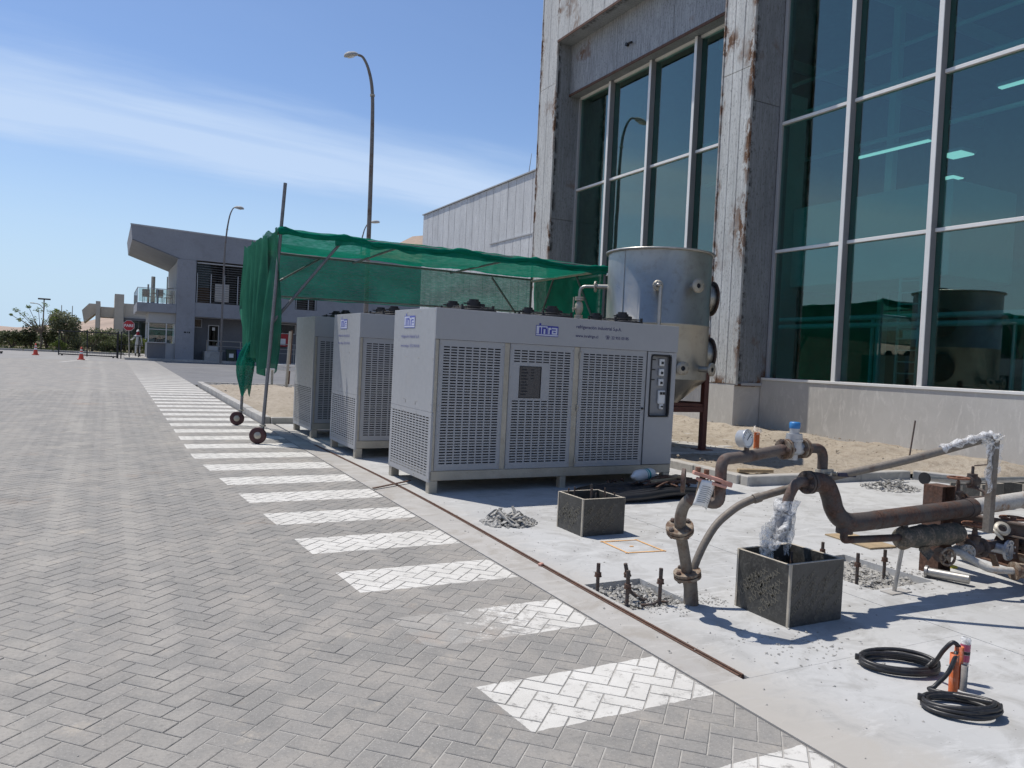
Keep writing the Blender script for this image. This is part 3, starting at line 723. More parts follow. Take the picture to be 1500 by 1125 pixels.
sc = MB()                                      # loose chips and clods on sand and slab
for i in range(900):
    x, y = random.uniform(7.8, 12.4), random.uniform(7.8, 14); stone(sc, (x, max(y, yb_r(x) + .1), gz(y) + z_r(x, max(y, yb_r(x) + .1)) + .03), random.choice((.006, .008, .010, .014, .02)) * (1.8 if random.random() < .06 else 1))
for i in range(80):
    x, y = random.uniform(3, 9), random.uniform(15.8, 26.5); stone(sc, (x, y, gz(y) + .10), random.choice((.015, .02, .03, .05)))
struct('sand_clods', sc, M['sand'], 'stuff')
sc = MB()
for i in range(1100):
    x, y = random.uniform(2.75, 8), random.uniform(1.6, 7.6); stone(sc, (x, y, gz(y) + .005), random.choice((.003, .004, .005, .007, .011)))
for i in range(130):
    x, y = random.gauss(3.6, .22), random.gauss(3.1, .18); stone(sc, (x, y, gz(y) + .005), random.choice((.004, .006, .010, .014)))
for i in range(120):
    x, y = random.uniform(-1.5, 2.6), random.uniform(1.5, 9); stone(sc, (x, y, gz(y) + .002), random.choice((.002, .003, .005)))
struct('loose_chips', sc, M['rubble'], 'stuff')

# hills all round: desert slopes, low to the left of the gate, higher behind the yard
def hill_el(az):                               # crest elevation in degrees against azimuth (degrees from +Y)
    pts = [(-180, 4.5), (-120, 5.5), (-70, 4.0), (-30, 2.0), (-10, 1.0), (-5, .75), (-2, 1.2), (1, 1.9), (6, 3.0), (12, 5.5), (18, 8.0), (22, 9.2), (40, 9), (90, 6), (140, 4), (180, 4.5)]
    for i in range(len(pts) - 1):
        if pts[i][0] <= az <= pts[i + 1][0]:
            t = (az - pts[i][0]) / (pts[i + 1][0] - pts[i][0]); return lerp(pts[i][1], pts[i + 1][1], t * t * (3 - 2 * t))
    return 4
def hill(u, v):
    az = lerp(-180, 180, u); a = R(az); r = lerp(150, 900, v)
    e = hill_el(az) * (1 + .10 * mnoise.noise(Vector((az * .12, 0, 0))) + .05 * mnoise.noise(Vector((az * .5, 4, 0))))
    t = v ** 1.25
    z = 1.0 + math.tan(R(e)) * r * t + (8 * mnoise.noise(Vector((math.sin(a) * r * .012, math.cos(a) * r * .012, 0))) + 3 * mnoise.noise(Vector((math.sin(a) * r * .05, math.cos(a) * r * .05, 5)))) * t * (e / 9)
    return (math.sin(a) * r, math.cos(a) * r, z)
struct('hills', MB().grid(360, 22, hill), M['hill'], recalc=False)
# ------------------------------------------------------------------ plant building on the right
XG, XP = 12.5, 11.6
bld = thing('factory_building', 'large industrial building with rust-stained panel piers and tall green glazing above a concrete base', 'building', (XG, 12, 0))
RZ = [1.485, 4.15, 6.83, 9.50, 12.17]
mb = MB(); mb.bb(XG - .17, XG + .30, -4, 12.07, -.5, 1.43); 
obj('base_wall', mb, M['plinth'], bld)
mb = MB(); mb.bb(11.62, 12.48, 12.09, 12.90, -.5, 1.325, .015); mb.bb(11.62, 12.48, 20.14, 21.03, -.5, 1.325, .015); mb.bb(12.48, 12.78, 12.92, 20.12, -.5, 1.43)
obj('footing', mb, M['plinth'], bld)
def panels_y(name, x, y0, y1, z0, z1, n, mat, th=.035, gap=.010, side=-1, split=None):
    """upright panels on a face across x; each a piece of its own with a raised edge"""
    for i in range(n):
        a, b = lerp(y0, y1, i / n) + gap / 2, lerp(y0, y1, (i + 1) / n) - gap / 2
        zs = [z0] + (split or []) + [z1]
        for k in range(len(zs) - 1):
            o = random.uniform(0, .004)
            obj(name, MB().bb(x + side * (th + o), x, a, b, zs[k] + gap / 2, zs[k + 1] - gap / 2, .006), mat, bld)
# pier cores
mb = MB(); mb.bb(XP + .05, XG + .3, 12.10, 12.89, 1.32, 14.5); mb.bb(XP + .05, XG + .3, 20.15, 21.02, 1.32, 14.5)
mb.bb(XP + .05, XG + .3, 12.89, 20.15, 11.14, 14.5); mb.bb(12.14, XG + .3, 12.89, 20.15, 9.66, 11.14)
obj('pier_core', mb, M['clad_grey'], bld)
panels_y('cladding_panel', XP + .05, 12.07, 12.92, 1.32, 14.5, 3, M['clad'], split=[7.9])
panels_y('cladding_panel', XP + .05, 20.12, 21.05, 1.32, 14.5, 2, M['clad'], split=[9.9])
panels_y('cladding_panel', XP + .05, 12.925, 20.115, 11.13, 14.5, 12, M['clad'])
panels_y('cladding_panel', 12.14, 12.925, 20.115, 9.62, 11.10, 3, M['clad_peel'])
obj('cable_stub', MB().cyl((12.02, 17.2, 10.15), (12.10, 17.2, 10.15), .05, n=8).cyl((11.98, 17.0, 10.1), (12.10, 17.05, 10.17), .03, n=8), M['black'], bld)
def panel_x(x0, x1, y, z0, z1, mat, th=.03):
    obj('cladding_panel', MB().bb(x0, x1, y - th, y, z0, z1, .006), mat, bld)
panel_x(XP + .06, XG - .05, 12.10, 1.29, 7.2, M['clad_grey']); panel_x(XP + .06, XG - .05, 12.10, 7.21, 14.5, M['clad_grey'])
panel_x(XP + .06, XG - .05, 20.15, 1.32, 5.9, M['clad_grey']); panel_x(XP + .06, XG - .05, 20.15, 5.91, 11.1, M['clad_grey'])
# folded corner trims of the piers
for y, z1 in ((12.055, 14.5), (12.935, 9.6), (20.105, 11.1), (21.065, 14.5)):
    obj('corner_trim', MB().bb(XP - .005, XP + .055, y - .02, y + .02, 1.30, z1, .004), M['clad'], bld)
obj('soffit', MB().bb(XP + .012, 12.10, 12.93, 20.11, 11.085, 11.125), M['clad_grey'], bld)
obj('soffit', MB().bb(12.105, XG - .07, 12.93, 20.11, 9.60, 9.64), M['clad_grey'], bld)
obj('drip_edge', MB().bb(XP - .012, XP + .010, 12.94, 20.10, 11.07, 11.14), M['rust_beam'], bld); obj('drip_edge', MB().bb(12.080, 12.103, 12.93, 20.11, 9.575, 9.645), M['rust_beam'], bld)
panel_x(11.75, 12.47, 12.052, 1.30, 1.36, M['alu_grey'], .02)
# skirt under the side panel and the weathered foot of the pier
obj('rust_skirt', MB().bb(XP - .008, XG - .35, 12.045, 12.06, 1.285, 1.33), M['rust_beam'], bld)
# roof and rear walls, wing on the left
mb = MB(); mb.bb(XG + .31, 40, -4, 21.0, 14.5, 14.8); mb.bb(39.7, 40, -4, 21, 0, 14.49); mb.bb(XG + .31, 39.69, 20.7, 21, 0, 14.49); mb.bb(XG + .31, 39.69, -4, -3.7, 0, 14.49)
mb.bb(XG - .0, XG + .31, -4, 12.07, 12.23, 14.8)
obj('outer_wall', mb, M['clad_grey'], bld)
mb = MB(); mb.bb(12.55, 30, 21.1, 33.0, -.3, 7.95); obj('wing_wall', mb, M['clad_wing'], bld)
yy = 21.1
for i in range(20):
    y0 = 21.1 + i * 11.9 / 20; y1 = y0 + 11.9 / 20
    o = random.uniform(0, .006)
    if y0 < 25.4:
        obj('wing_panel', MB().bb(12.50 - o, 12.548, y0 + .01, y1 - .01, 5.88, 7.94, .006), M['clad_wing'], bld)
        obj('wing_panel', MB().bb(12.46 - o, 12.548, y0 + .01, y1 - .01, -.2, 5.86, .006), M['clad_wing'], bld)
    else: obj('wing_panel', MB().bb(12.50 - o, 12.548, y0 + .01, y1 - .01, -.2, 7.94, .006), M['clad_wing'], bld)
obj('parapet_cap', MB().bb(12.44, 12.62, 21.1, 33.03, 7.95, 7.99), M['alu_grey'], bld)
obj('wing_ledge', MB().bb(12.43, 12.50, 21.1, 25.9, 5.845, 5.885), M['alu_grey'], bld)
tag(obj('antenna', MB().cyl((13.2, 24.6, 7.9), (13.5, 24.9, 9.15), .018, .008, 6), M['frame_tube'], bld))
# glazing: every pane, mullion and rail of the two curtain walls
def curtain(ys, zs, y_left, y_right, name):
    w = obj('window', MB().bb(XG - .19, XG + .10, y_right, y_left, zs[0] - .053, zs[0] - .002, .004), M['alu'], bld)     # the sill
    for i in range(len(ys) - 1):
        for k in range(len(zs) - 1):
            obj('pane', MB().bb(XG + .004, XG + .016, ys[i + 1] + .012, ys[i] - .012, zs[k] + .012, zs[k + 1] - .012), M['glass'], w)
    for i, y in enumerate(ys):
        if i in (0, len(ys) - 1): obj('jamb_frame', MB().bb(XG - .06, XG + .09, y - .035, y + .035, zs[0], zs[-1], .004), M['alu_grey'], w)
        else:
            ml = obj('mullion', MB().bb(XG - .150, XG + .001, y - .042, y + .042, zs[0], zs[-1], .004), M['mull'], w)
            obj('mullion_lit_front', MB().bb(XG - .168, XG - .1505, y - .046, y + .046, zs[0], zs[-1], .004), M['alu'], w)  # white strip stands in for sunlight on the mullion front
            obj('mullion_back', MB().bb(XG + .019, XG + .16, y - .03, y + .03, zs[0], zs[-1]), M['alu_grey'], w)
    for k, z in enumerate(zs[1:], 1):
        for i in range(len(ys) - 1):
            obj('transom', MB().bb(XG - .060, XG + .10, ys[i + 1] + .049, ys[i] - .049, z - .032, z + .032, .004), M['alu'], w)
    return w
curtain([12.02, 10.24, 8.46, 6.68, 4.90, 3.12, 1.34, -.44, -2.22], RZ, 12.05, -2.25, 'r')
curtain([20.08, 18.34, 16.50, 14.74, 12.97], RZ[:3] + [9.58], 20.10, 12.94, 'l')
# what shows through the glass
mb = MB(); mb.bb(XG + .31, 30, -3.6, 20.6, 1.0, 1.40); obj('inner_floor', mb, M['inside'], bld)
mb = MB(); mb.bb(29.5, 29.8, -3.6, 20.6, 1.41, 12.4); mb.bb(XG + .31, 29.4, 20.4, 20.65, 1.41, 12.4); mb.bb(XG + .35, 29.4, -3.6, 20.6, 12.42, 12.7); mb.bb(XG + .31, 29.4, -3.65, -3.4, 1.41, 12.4)
obj('inner_wall', mb, M['inside'], bld)
mb = MB(); mb.bb(16.2, 18.6, 10.6, 15.4, 3.9, 6.0, .02); mb.bb(20, 22, 5, 8, 1.41, 4.4, .02); mb.bb(15.5, 16.5, 15.0, 16.2, 1.41, 9.0, .02)
obj('indoor_tank', mb, M['inside_pale'], bld)
mb = MB()
for z, x in ((2.75, 15.0), (2.95, 15.3), (7.7, 17.5), (8.6, 16.4), (10.2, 18)): mb.cyl((x, -3, z), (x, 20, z), .06, n=8)
for y in (2.5, 5.5, 8.2, 11.3, 16.2): mb.cyl((15.0, y, 1.4), (15.0, y, 2.75), .05, n=8); mb.cyl((15.3, y + .4, 1.4), (15.3, y + .4, 2.95), .04, n=8)
for y in (0, 4.5, 9, 13.5, 18): mb.bb(16, 29, y - .08, y + .08, 11.2, 11.5); mb.bb(17.9, 18.1, y - .1, y + .1, 1.41, 11.2)
for y in (7.4, 7.7): mb.tube(fillet([(14.6, y, 1.4), (14.6, y, 2.2), (14.6, y - .6, 2.2), (14.6, y - .6, 1.4)], .2), .04, 8)
obj('indoor_pipework', mb, M['inside_pale'], bld)
mb = MB()
for y, z0, z1 in ((11.5, 1.41, 3.9), (11.0, 1.41, 3.9)): mb.bar((15.9, y, z0), (15.9, y, z1), .05, .05)
for i in range(9): mb.bb(15.88, 15.92, 11.0, 11.5, 1.7 + i * .26, 1.73 + i * .26)
obj('indoor_ladder', mb, M['inside_pale'], bld)
for (x, y, z, dx, dy) in ((17, 8.6, 8.0, .14, 3.2), (19, 7.8, 6.8, .14, 2.0), (17.5, 11.4, 6.9, .5, .5), (20.0, 10.8, 7.4, .5, .5), (22, 14.5, 7.6, .5, .5), (19, 18.6, 8.2, .6, .6), (21, 17.8, 6.8, .14, 1.6), (22, 10.5, 9.6, .5, .5), (24, 8.0, 9.0, .14, 2.5), (17.2, 13.0, 7.3, .14, 2.2), (16, 5.5, 7.2, .5, .5)):
    lf = obj('ceiling_light', MB().bb(x - dx / 2 - .03, x + dx / 2 + .03, y - dy / 2 - .03, y + dy / 2 + .03, z + .002, z + .07), M['alu_grey'], bld)
    obj('diffuser', MB().bb(x - dx / 2, x + dx / 2, y - dy / 2, y + dy / 2, z - .03, z), M['lamp_lit'], lf)
obj('notice', MB().bb(14.4, 14.42, 9.6, 10.3, 2.42, 2.58), M['white_plastic'], bld)
# ------------------------------------------------------------------ cooling machines
ML, MW, MH = 3.42, 1.32, 2.065
def louvre(mb, P, u0, u1, v0, v1, cols, rows, mu=.04, mv=.05, sw=.80, sh=.46, hole=None):
    """sheet with real slots: P(u,v,d) maps panel coordinates to space, d = depth behind the face"""
    us = [u0]; a = (u1 - u0 - 2 * mu) / cols
    for i in range(cols): us += [u0 + mu + a * (i + (1 - sw) / 2), u0 + mu + a * (i + (1 + sw) / 2)]
    us.append(u1)
    vs = [v0]; b = (v1 - v0 - 2 * mv) / rows
    for j in range(rows): vs += [v0 + mv + b * (j + (1 - sh) / 2), v0 + mv + b * (j + (1 + sh) / 2)]
    vs.append(v1)
    nu = len(us); base = [P(u, v, 0) for v in vs for u in us]; fs = []; holes = []
    for j in range(len(vs) - 1):
        for i in range(nu - 1):
            cu, cv = (us[i] + us[i + 1]) / 2, (vs[j] + vs[j + 1]) / 2
            if hole and hole[0] < cu < hole[1] and hole[2] < cv < hole[3]: continue
            if i % 2 == 1 and j % 2 == 1:
                if not (hole and hole[0] - .09 < cu < hole[1] + .09 and hole[2] - .03 < cv < hole[3] + .03): holes.append((us[i], us[i + 1], vs[j], vs[j + 1])); continue
            fs.append((j * nu + i, j * nu + i + 1, (j + 1) * nu + i + 1, (j + 1) * nu + i))
    mb.add(base, fs)
    for a0, a1, b0, b1 in holes:                 # lower lip of each slot
        mb.add([P(a0, b0, 0), P(a1, b0, 0), P(a1, b0, .012), P(a0, b0, .012), P(a0, b1, 0), P(a1, b1, 0), P(a1, b1, .012), P(a0, b1, .012)], [(0, 1, 2, 3), (4, 7, 6, 5)])
M['smoked'] = simple('smoked_acrylic', (.060, .061, .066), .25, 0, var=.1)
def make_machine():
    t = thing('cooling_machine', 'x', 'cooling unit')
    gv_, mc = M['galv'], M['machine']
    mb = MB(); mb.bb(0, ML, 0, .07, .145, .255, .006); mb.bb(0, ML, MW - .07, MW, .145, .255, .006); mb.bb(.001, .07, .071, MW - .071, .15, .25); mb.bb(ML - .07, ML - .001, .071, MW - .071, .15, .25); mb.bb(.07, ML - .07, .07, MW - .07, .20, .24)
    obj('base_frame', mb, gv_, t)
    for x, w in ((.055, .105), (1.76, .08), (ML - .055, .105)):
        for y in (.05, MW - .05): obj('leg', MB().bb(x - w / 2, x + w / 2, y - .045, y + .045, -.012, .146, .005), gv_, t)
    for x, w in ((.025, .05), (.905, .07), (1.865, .08)): obj('post', MB().bb(x - w / 2, x + w / 2, .004, .06, .256, 1.72, .004), gv_, t)
    obj('post', MB().bb(.003, .05, MW - .05, MW - .002, .256, 1.72, .004), gv_, t)
    # body: dark inner box, back, right end, roof
    obj('inner_case', MB().bb(.09, ML - .05, .10, MW - .05, .25, 1.98), M['machine_dark'], t)
    mb = MB()
    for x0, x1, y in ((.15, .8, .085), (1.0, 1.75, .085), (2.0, 2.85, .085)):
        for k in range(7): mb.bb(x0, x1, y - .012, y, .34 + k * .19, .42 + k * .19)
    for k in range(3): mb.bb(.06, .075, .15, 1.2, .34 + k * .17, .40 + k * .17)
    obj('coil', mb, M['coil'], t)
    obj('back_panel', MB().bb(0, ML, MW - .02, MW, .256, MH, .003), mc, t); obj('end_panel', MB().bb(ML - .02, ML, .0, MW - .021, .256, MH, .003), mc, t)
    obj('top_panel', MB().bb(.012, ML - .021, .012, MW - .021, MH - .03, MH - .002), mc, t)
    # header with print
    hd = obj('header_panel', MB().bb(-.006, ML + .004, -.012, .011, 1.722, MH, .003), mc, t)
    X = (1, 0, 0); Z = (0, 0, 1); ty = -.0145
    # blue sign: plate, light lettering, strap line
    def logo(o, xd, nrm, k, parent, plate, light, mirror=False):
        o = Vector(o); xd = Vector(xd); zd = Vector((0, 0, 1)); nr = Vector(nrm)
        def q(a, b, c=0): return o + xd * a * k + zd * b * k + nr * c
        def rect(mb, a0, a1, b0, b1, c): mb.add([q(a0, b0, c), q(a1, b0, c), q(a1, b1, c), q(a0, b1, c)], [(0, 1, 2, 3)])
        mb = MB(); rect(mb, 0, .36, 0, .145, .001); rect(mb, .050, .080, .148, .174, .001)
        lp = obj('logo', mb, plate, parent)
        mb = MB(); rect(mb, .006, .354, .008, .026, .0018); rect(mb, .008, .182, .032, .138, .0018)      # strap and pale field
        # r and a pale on the blue half
        rect(mb, .196, .220, .032, .122, .0018); rect(mb, .220, .244, .094, .122, .0018)
        rect(mb, .254, .344, .032, .052, .0018); rect(mb, .254, .344, .104, .124, .0018); rect(mb, .318, .344, .052, .104, .0018); rect(mb, .254, .318, .070, .086, .0018); rect(mb, .254, .278, .052, .070, .0018)
        lt = MB(); rect(lt, .050, .080, .032, .120, .0026)                # i and n blue on the pale field
        rect(lt, .094, .120, .032, .122, .0026); rect(lt, .150, .176, .032, .108, .0026); rect(lt, .120, .164, .098, .122, .0026)
        obj('logo_letters', lt, plate, lp)
        obj('logo_letters', mb, light, lp)
    logo((1.26, ty, 1.825), X, (0, -1, 0), .86, hd, M['logo_blue'], M['logo_light'])
    for tx_, sz, xx, zz in (('refrigeración industrial S.p.A.', .058, 1.82, 1.948), ('www.inrafrigo.cl', .050, 1.82, 1.842), ('☎: 22 955 03 05', .050, 2.26, 1.842)):
        mb = MB(); add_text(mb, tx_, sz, (xx, ty, zz), X, Z, bold=.0005); obj('lettering', mb, M['ink'], hd)
    # slotted front panels
    P = lambda u, v, d: (u, d, v)
    for x0, x1, cols, hole in ((.052, .868, 8, None), (.942, 1.823, 8, (1.085, 1.365, 1.095, 1.455)), (1.907, 2.925, 10, None)):
        mb = MB(); louvre(mb, P, x0, x1, .262, 1.715, cols, 43, .045, .06, hole=hole)
        pn = obj('slotted_panel', mb, mc, t)
        fr = MB()
        for a, b, c_, d_ in ((x0, x1, .258, .266), (x0, x1, 1.711, 1.719)): fr.bb(a, b, -.004, .012, c_, d_)
        for xx in (x0, x1 - .008): fr.bb(xx, xx + .008, -.004, .012, .267, 1.710)
        obj('panel_edge', fr, mc, pn)
        sw = MB()
        for xx in (x0 + .018, x1 - .018):
            for k in range(5): sw.cyl((xx, -.006, .31 + k * .34), (xx, 0, .31 + k * .34), .006, n=6)
        obj('screw', sw, M['galv'], pn)
        if hole:
            wn_ = obj('window', MB().bb(hole[0], hole[1], .002, .008, hole[2], hole[3]), M['smoked'], t)
            gm = MB(); a, b, c_, d_ = hole
            gm.bb(a - .008, b + .008, -.004, .004, c_ - .008, c_); gm.bb(a - .008, b + .008, -.004, .004, d_, d_ + .008); gm.bb(a - .008, a - .0005, -.004, .004, c_ + .0005, d_ - .0005); gm.bb(b + .0005, b + .008, -.004, .004, c_ + .0005, d_ - .0005)
            obj('window_frame', gm, M['black'], wn_)
            gm = MB()
            for k in range(9):
                gm.bb(a + .02, a + .02 + (.07, .09)[k % 2], -.0005, .0015, c_ + .03 + k * .036, c_ + .045 + k * .036)
                if k > 4: gm.bb(a + .15, a + .19, -.0005, .0015, c_ + .05 + k * .034, c_ + .06 + k * .034)
            obj('gauge_rack', gm, M['machine_dark'], wn_)
    obj('latch', MB().cyl((2.895, -.02, .985), (2.895, .005, .985), .014, n=10), M['black'], t)
    hg = MB()
    for z in (1.62, .98, .34): hg.cyl((1.900, -.008, z - .04), (1.900, -.008, z + .04), .009, n=8)
    obj('hinge', hg, M['galv'], t)
    # control column with its glazed door
    px0, px1 = 2.945, 3.415; wx0, wx1, wz0, wz1 = 3.005, 3.325, .885, 1.675
    mb = MB(); mb.bb(px0, px1, -.004, .012, .262, wz0 - .01); mb.bb(px0, px1, -.004, .012, wz1 + .01, 1.716); mb.bb(px0, wx0 - .01, -.004, .012, wz0 - .0095, wz1 + .0095); mb.bb(wx1 + .01, px1, -.004, .012, wz0 - .0095, wz1 + .0095)
    cp = obj('control_panel', mb, mc, t)
    obj('recess', MB().bb(wx0 - .01, wx1 + .01, .055, .075, wz0 - .01, wz1 + .01), M['recess'], t)
    path = fillet([(wx0 + .16, -.006, wz0), (wx1, -.006, wz0), (wx1, -.006, wz1), (wx0, -.006, wz1), (wx0, -.006, wz0), (wx0 + .159, -.006, wz0)], .045)
    obj('door_gasket', MB().tube(path[:-1], .012, 6, True), M['black'], cp)
    for z in (1.585, 1.455, 1.325):
        br = obj('switch', MB().bb(3.165, 3.245, .02, .05, z - .045, z + .045, .006), M['white_plastic'], t)
        s2_ = MB(); s2_.bb(3.19, 3.22, .008, .0195, z - .022, z + .010); obj('switch_lever', s2_, M['black'], br)
        s2_ = MB(); s2_.bb(3.045, 3.115, .045, .054, z + .026, z + .038); obj('caption', s2_, M['black'], br)
    sk = obj('socket_box', MB().bb(3.17, 3.285, .018, .052, 1.045, 1.22, .008).bb(3.20, 3.262, .016, .05, .975, 1.043, .008), M['white_plastic'], t)
    obj('socket_face', MB().bb(3.19, 3.225, .010, .0175, 1.165, 1.20).bb(3.235, 3.27, .010, .0175, 1.165, 1.20).bb(3.215, 3.25, .010, .0155, 1.0, 1.02), M['black'], sk)
    # end facing the road
    xe = -.004
    up = obj('end_upper_panel', MB().bb(-.006, .012, .002, MW - .002, .905, MH, .003), mc, t)
    PE = lambda u, v, d: (d - .006, MW - u, v)
    mb = MB(); louvre(mb, PE, .002, MW - .002, .135, .90, 12, 22, .06, .045, sw=.78, sh=.46); lo = obj('end_slotted_panel', mb, mc, t)
    mb = MB(); mb.bb(-.0055, .012, .002, MW - .002, .128, .1345); mb.bb(-.0055, .012, .002, MW - .002, .8995, .9045); mb.bb(-.0055, .02, .0, .0065, .135, .90); mb.bb(-.0055, .02, MW - .0065, MW, .135, .90); obj('panel_edge', mb, mc, lo)
    sw = MB()
    for y in (.03, .45, .87, 1.29):
        for z in (2.03, 1.5, 1.0, .86, .16): sw.cyl((-.010, y, z), (-.004, y, z), .006, n=6)
    for y in (.5, .82): sw.bb(-.009, -.005, y - .004, y + .004, .955, .995)
    obj('screw', sw, M['galv'], up)
    logo((-.0085, .965, 1.845), (0, -1, 0), (-1, 0, 0), .98, up, M['logo_pl'], M['logo_light'])
    for tx_, sz, zz in (('refrigeración industrial S.p.A.', .050, 1.73), ('www.inrafrigo.cl  ☎ 22 955 03 05', .043, 1.62)):
        mb = MB(); add_text(mb, tx_, sz, (-.009, 1.05, zz), (0, -1, 0), Z, bold=.0004); obj('lettering', mb, M['ink_pale'], up)
    # fans on the roof
    for cx in (.62, 1.70, 2.78):
        for cy in (.37, .97):
            f = obj('fan_guard', MB().lathe([(.265, 0), (.272, .012), (.272, .030), (.262, .034)], (cx, cy, MH - .003), n=24), M['black_metal'], t)
            mb = MB()
            for r in (.24, .19, .14, .09):
                mb.tube([(cx + r * math.cos(a * .3142), cy + r * math.sin(a * .3142), MH + .055 + .012 * (1 - r / .27)) for a in range(20)], .0035, 4, True)
            for k in range(8): mb.cyl((cx + .07 * math.cos(k * .785), cy + .07 * math.sin(k * .785), MH + .068), (cx + .268 * math.cos(k * .785), cy + .268 * math.sin(k * .785), MH + .045), .004, n=4)
            for k in range(4):
                a = k * 1.5708 + .6; mb.bb(cx + .262 * math.cos(a) - .012, cx + .262 * math.cos(a) + .012, cy + .262 * math.sin(a) - .012, cy + .262 * math.sin(a) + .012, MH, MH + .075)
            obj('guard_wires', mb, M['black_metal'], f)
            obj('motor', MB().cyl((cx, cy, MH + .03), (cx, cy, MH + .125), .080, n=18).cyl((cx, cy, MH + .1255), (cx, cy, MH + .150), .060, n=18).bb(cx - .13, cx + .13, cy - .012, cy + .012, MH + .09, MH + .105).bb(cx + .07, cx + .13, cy - .04, cy + .04, MH + .05, MH + .10), M['black'], f)
    return t
M['logo_pl'] = simple('logo_blue_faded', (.10, .12, .42), .45, var=.04)
mach = make_machine()
mach['group'] = 'cooling units in a row on the slab'
MP = [(3.195, 7.93, 'near grey cooling unit at the end of the row with full slotted front showing'), (3.155, 10.66, 'middle grey cooling unit of the row partly under the green canopy'), (3.10, 13.10, 'farthest grey cooling unit of the row in the canopy shade')]
machines = [mach] + [copy_tree(mach) for _ in MP[1:]]
for o, (x, y, lab) in zip(machines, MP):
    o.location = (x, y, gz(y)); o.rotation_euler = (math.atan(SLOPE), 0, R(.8)); o['label'] = lab
for ch in list(machines[2].children):                 # the farthest unit carries no print on its end
    if ch.name.startswith('end_upper_panel'):
        for q in list(ch.children):
            if q.name.startswith(('logo', 'lettering')):
                for w in list(q.children): bpy.data.objects.remove(w)
                bpy.data.objects.remove(q)
# ------------------------------------------------------------------ wheeled shade canopy
cy0, cy1, cx0, cx1, ch = 12.43, 15.16, 2.34, 8.46, 3.46
can = thing('shade_canopy', 'green shade net canopy on a wheeled grey tube frame over the cooling units', 'canopy', (5.4, 13.8, gz(13.8)))
tube = M['frame_tube']
foot = {}
for (xb, yb, xt, ztop) in ((2.19, cy0, 2.40, 4.2), (2.27, cy1, 2.36, 3.52), (8.36, cy1, 8.36, 3.5), (8.46, cy0, 8.46, 3.52)):
    zb = gz(yb)
    p = obj('post', MB().cyl((xb, yb, zb + .20), (xt, yb, ztop), .027, n=12), tube, can)
    c = Vector((xb - .07, yb - .02, zb + .132))
    ax = Vector((.42, .91, 0)).normalized() if xb < 5 else Vector((.2, .98, 0)).normalized()
    wh = obj('caster_wheel', MB().lathe([(.055, -.022), (.118, -.026), (.131, -.016), (.131, .016), (.118, .026), (.055, .022)], c, ax, 26), M['caster'], p)
    obj('wheel_hub', MB().lathe([(.0, -.030), (.05, -.030), (.058, -.021), (.058, .021), (.05, .030), (0, .030)], c, ax, 16), M['galv'], wh)
    fk = MB()
    top = Vector((xb, yb, zb + .30))
    for sgn in (-1, 1): fk.bar(c + ax * .037 * sgn, c + ax * .037 * sgn + Vector((.075, .02, .15)), .035, .006, 0, ax)
    fk.cyl((xb, yb, zb + .275), (xb, yb, zb + .30), .05, n=12); fk.cyl(c - ax * .045, c + ax * .045, .012, n=8)
    obj('caster_fork', fk, M['galv'], p)
def T(name, a, b, r=.024, m=tube): return obj(name, MB().cyl(a, b, r, n=10), m, can)
T('beam', (cx0, cy0, ch - .02), (cx1, cy0, ch)); T('beam', (cx0, cy1, ch - .03), (cx1 - .1, cy1, ch - .04)); T('beam', (cx0 + .03, cy0, ch - .01), (cx0, cy1, ch - .02))
T('beam', (cx1, cy0, ch - .05), (cx1 - .1, cy1, ch - .08), .028, M['galv']); T('beam', (2.93, cy1, 2.62), (8.34, cy1, 2.70), .018)
for x in (4.3, 6.4): T('cross_tube', (x, cy0, ch - .05), (x, cy1, ch - .07), .02)
T('brace', (2.29, cy0 + .05, 2.02), (3.34, cy0 + .03, ch - .05)); T('brace', (2.33, cy1 - .04, 2.55), (3.62, cy1 - .05, ch - .06), .02)
T('brace', (7.35, cy1 - .05, ch - .08), (8.34, cy1 - .06, 2.2), .022); T('brace', (cx1 - .02, cy0 + 1.0, ch - .07), (cx1, cy0 + .05, 2.1), .022); T('brace', (cx1 - .06, cy1 - .9, ch - .08), (cx1 - .08, cy1 - .1, 2.0), .022)
nz = lambda x, y, z, s=1.0: mnoise.noise(Vector((x * s, y * s, z * s)))
def roof(u, v):
    x = lerp(cx0 - .02, cx1 + .02, u); y = lerp(cy0, cy1, v)
    bay = abs(math.sin(u * math.pi * 3)); sag = .16 * math.sin(v * math.pi) * (.45 + .55 * bay)
    return (x, y, ch + .03 - sag + .025 * nz(x, y * 2.2, 0, 1.6) + .012 * nz(x, y, 3, 6))
obj('roof_net', MB().grid(110, 34, roof), M['net'], can)
def back(u, v):
    x = lerp(2.88, 8.38, u); return (x, cy1 + .03 + .03 * math.sin(u * 37) * v + .05 * nz(x, v * 2, 7, 1.3), lerp(ch - .02, 2.58 + .09 * u, v) + .02 * nz(x, 0, 2, 3) * v)
obj('back_net', MB().grid(110, 14, back), M['net_thin'], can)
def endn(u, v):
    y = lerp(cy0 + .02, cy1, u); return (cx1 + .03 - .05 * u + .05 * math.sin(u * 19 + 2 * v) * v + .04 * nz(y, v * 2, 1, 2), y, lerp(ch - .03, 1.35, v))
obj('end_net', MB().grid(50, 20, endn), M['net'], can)
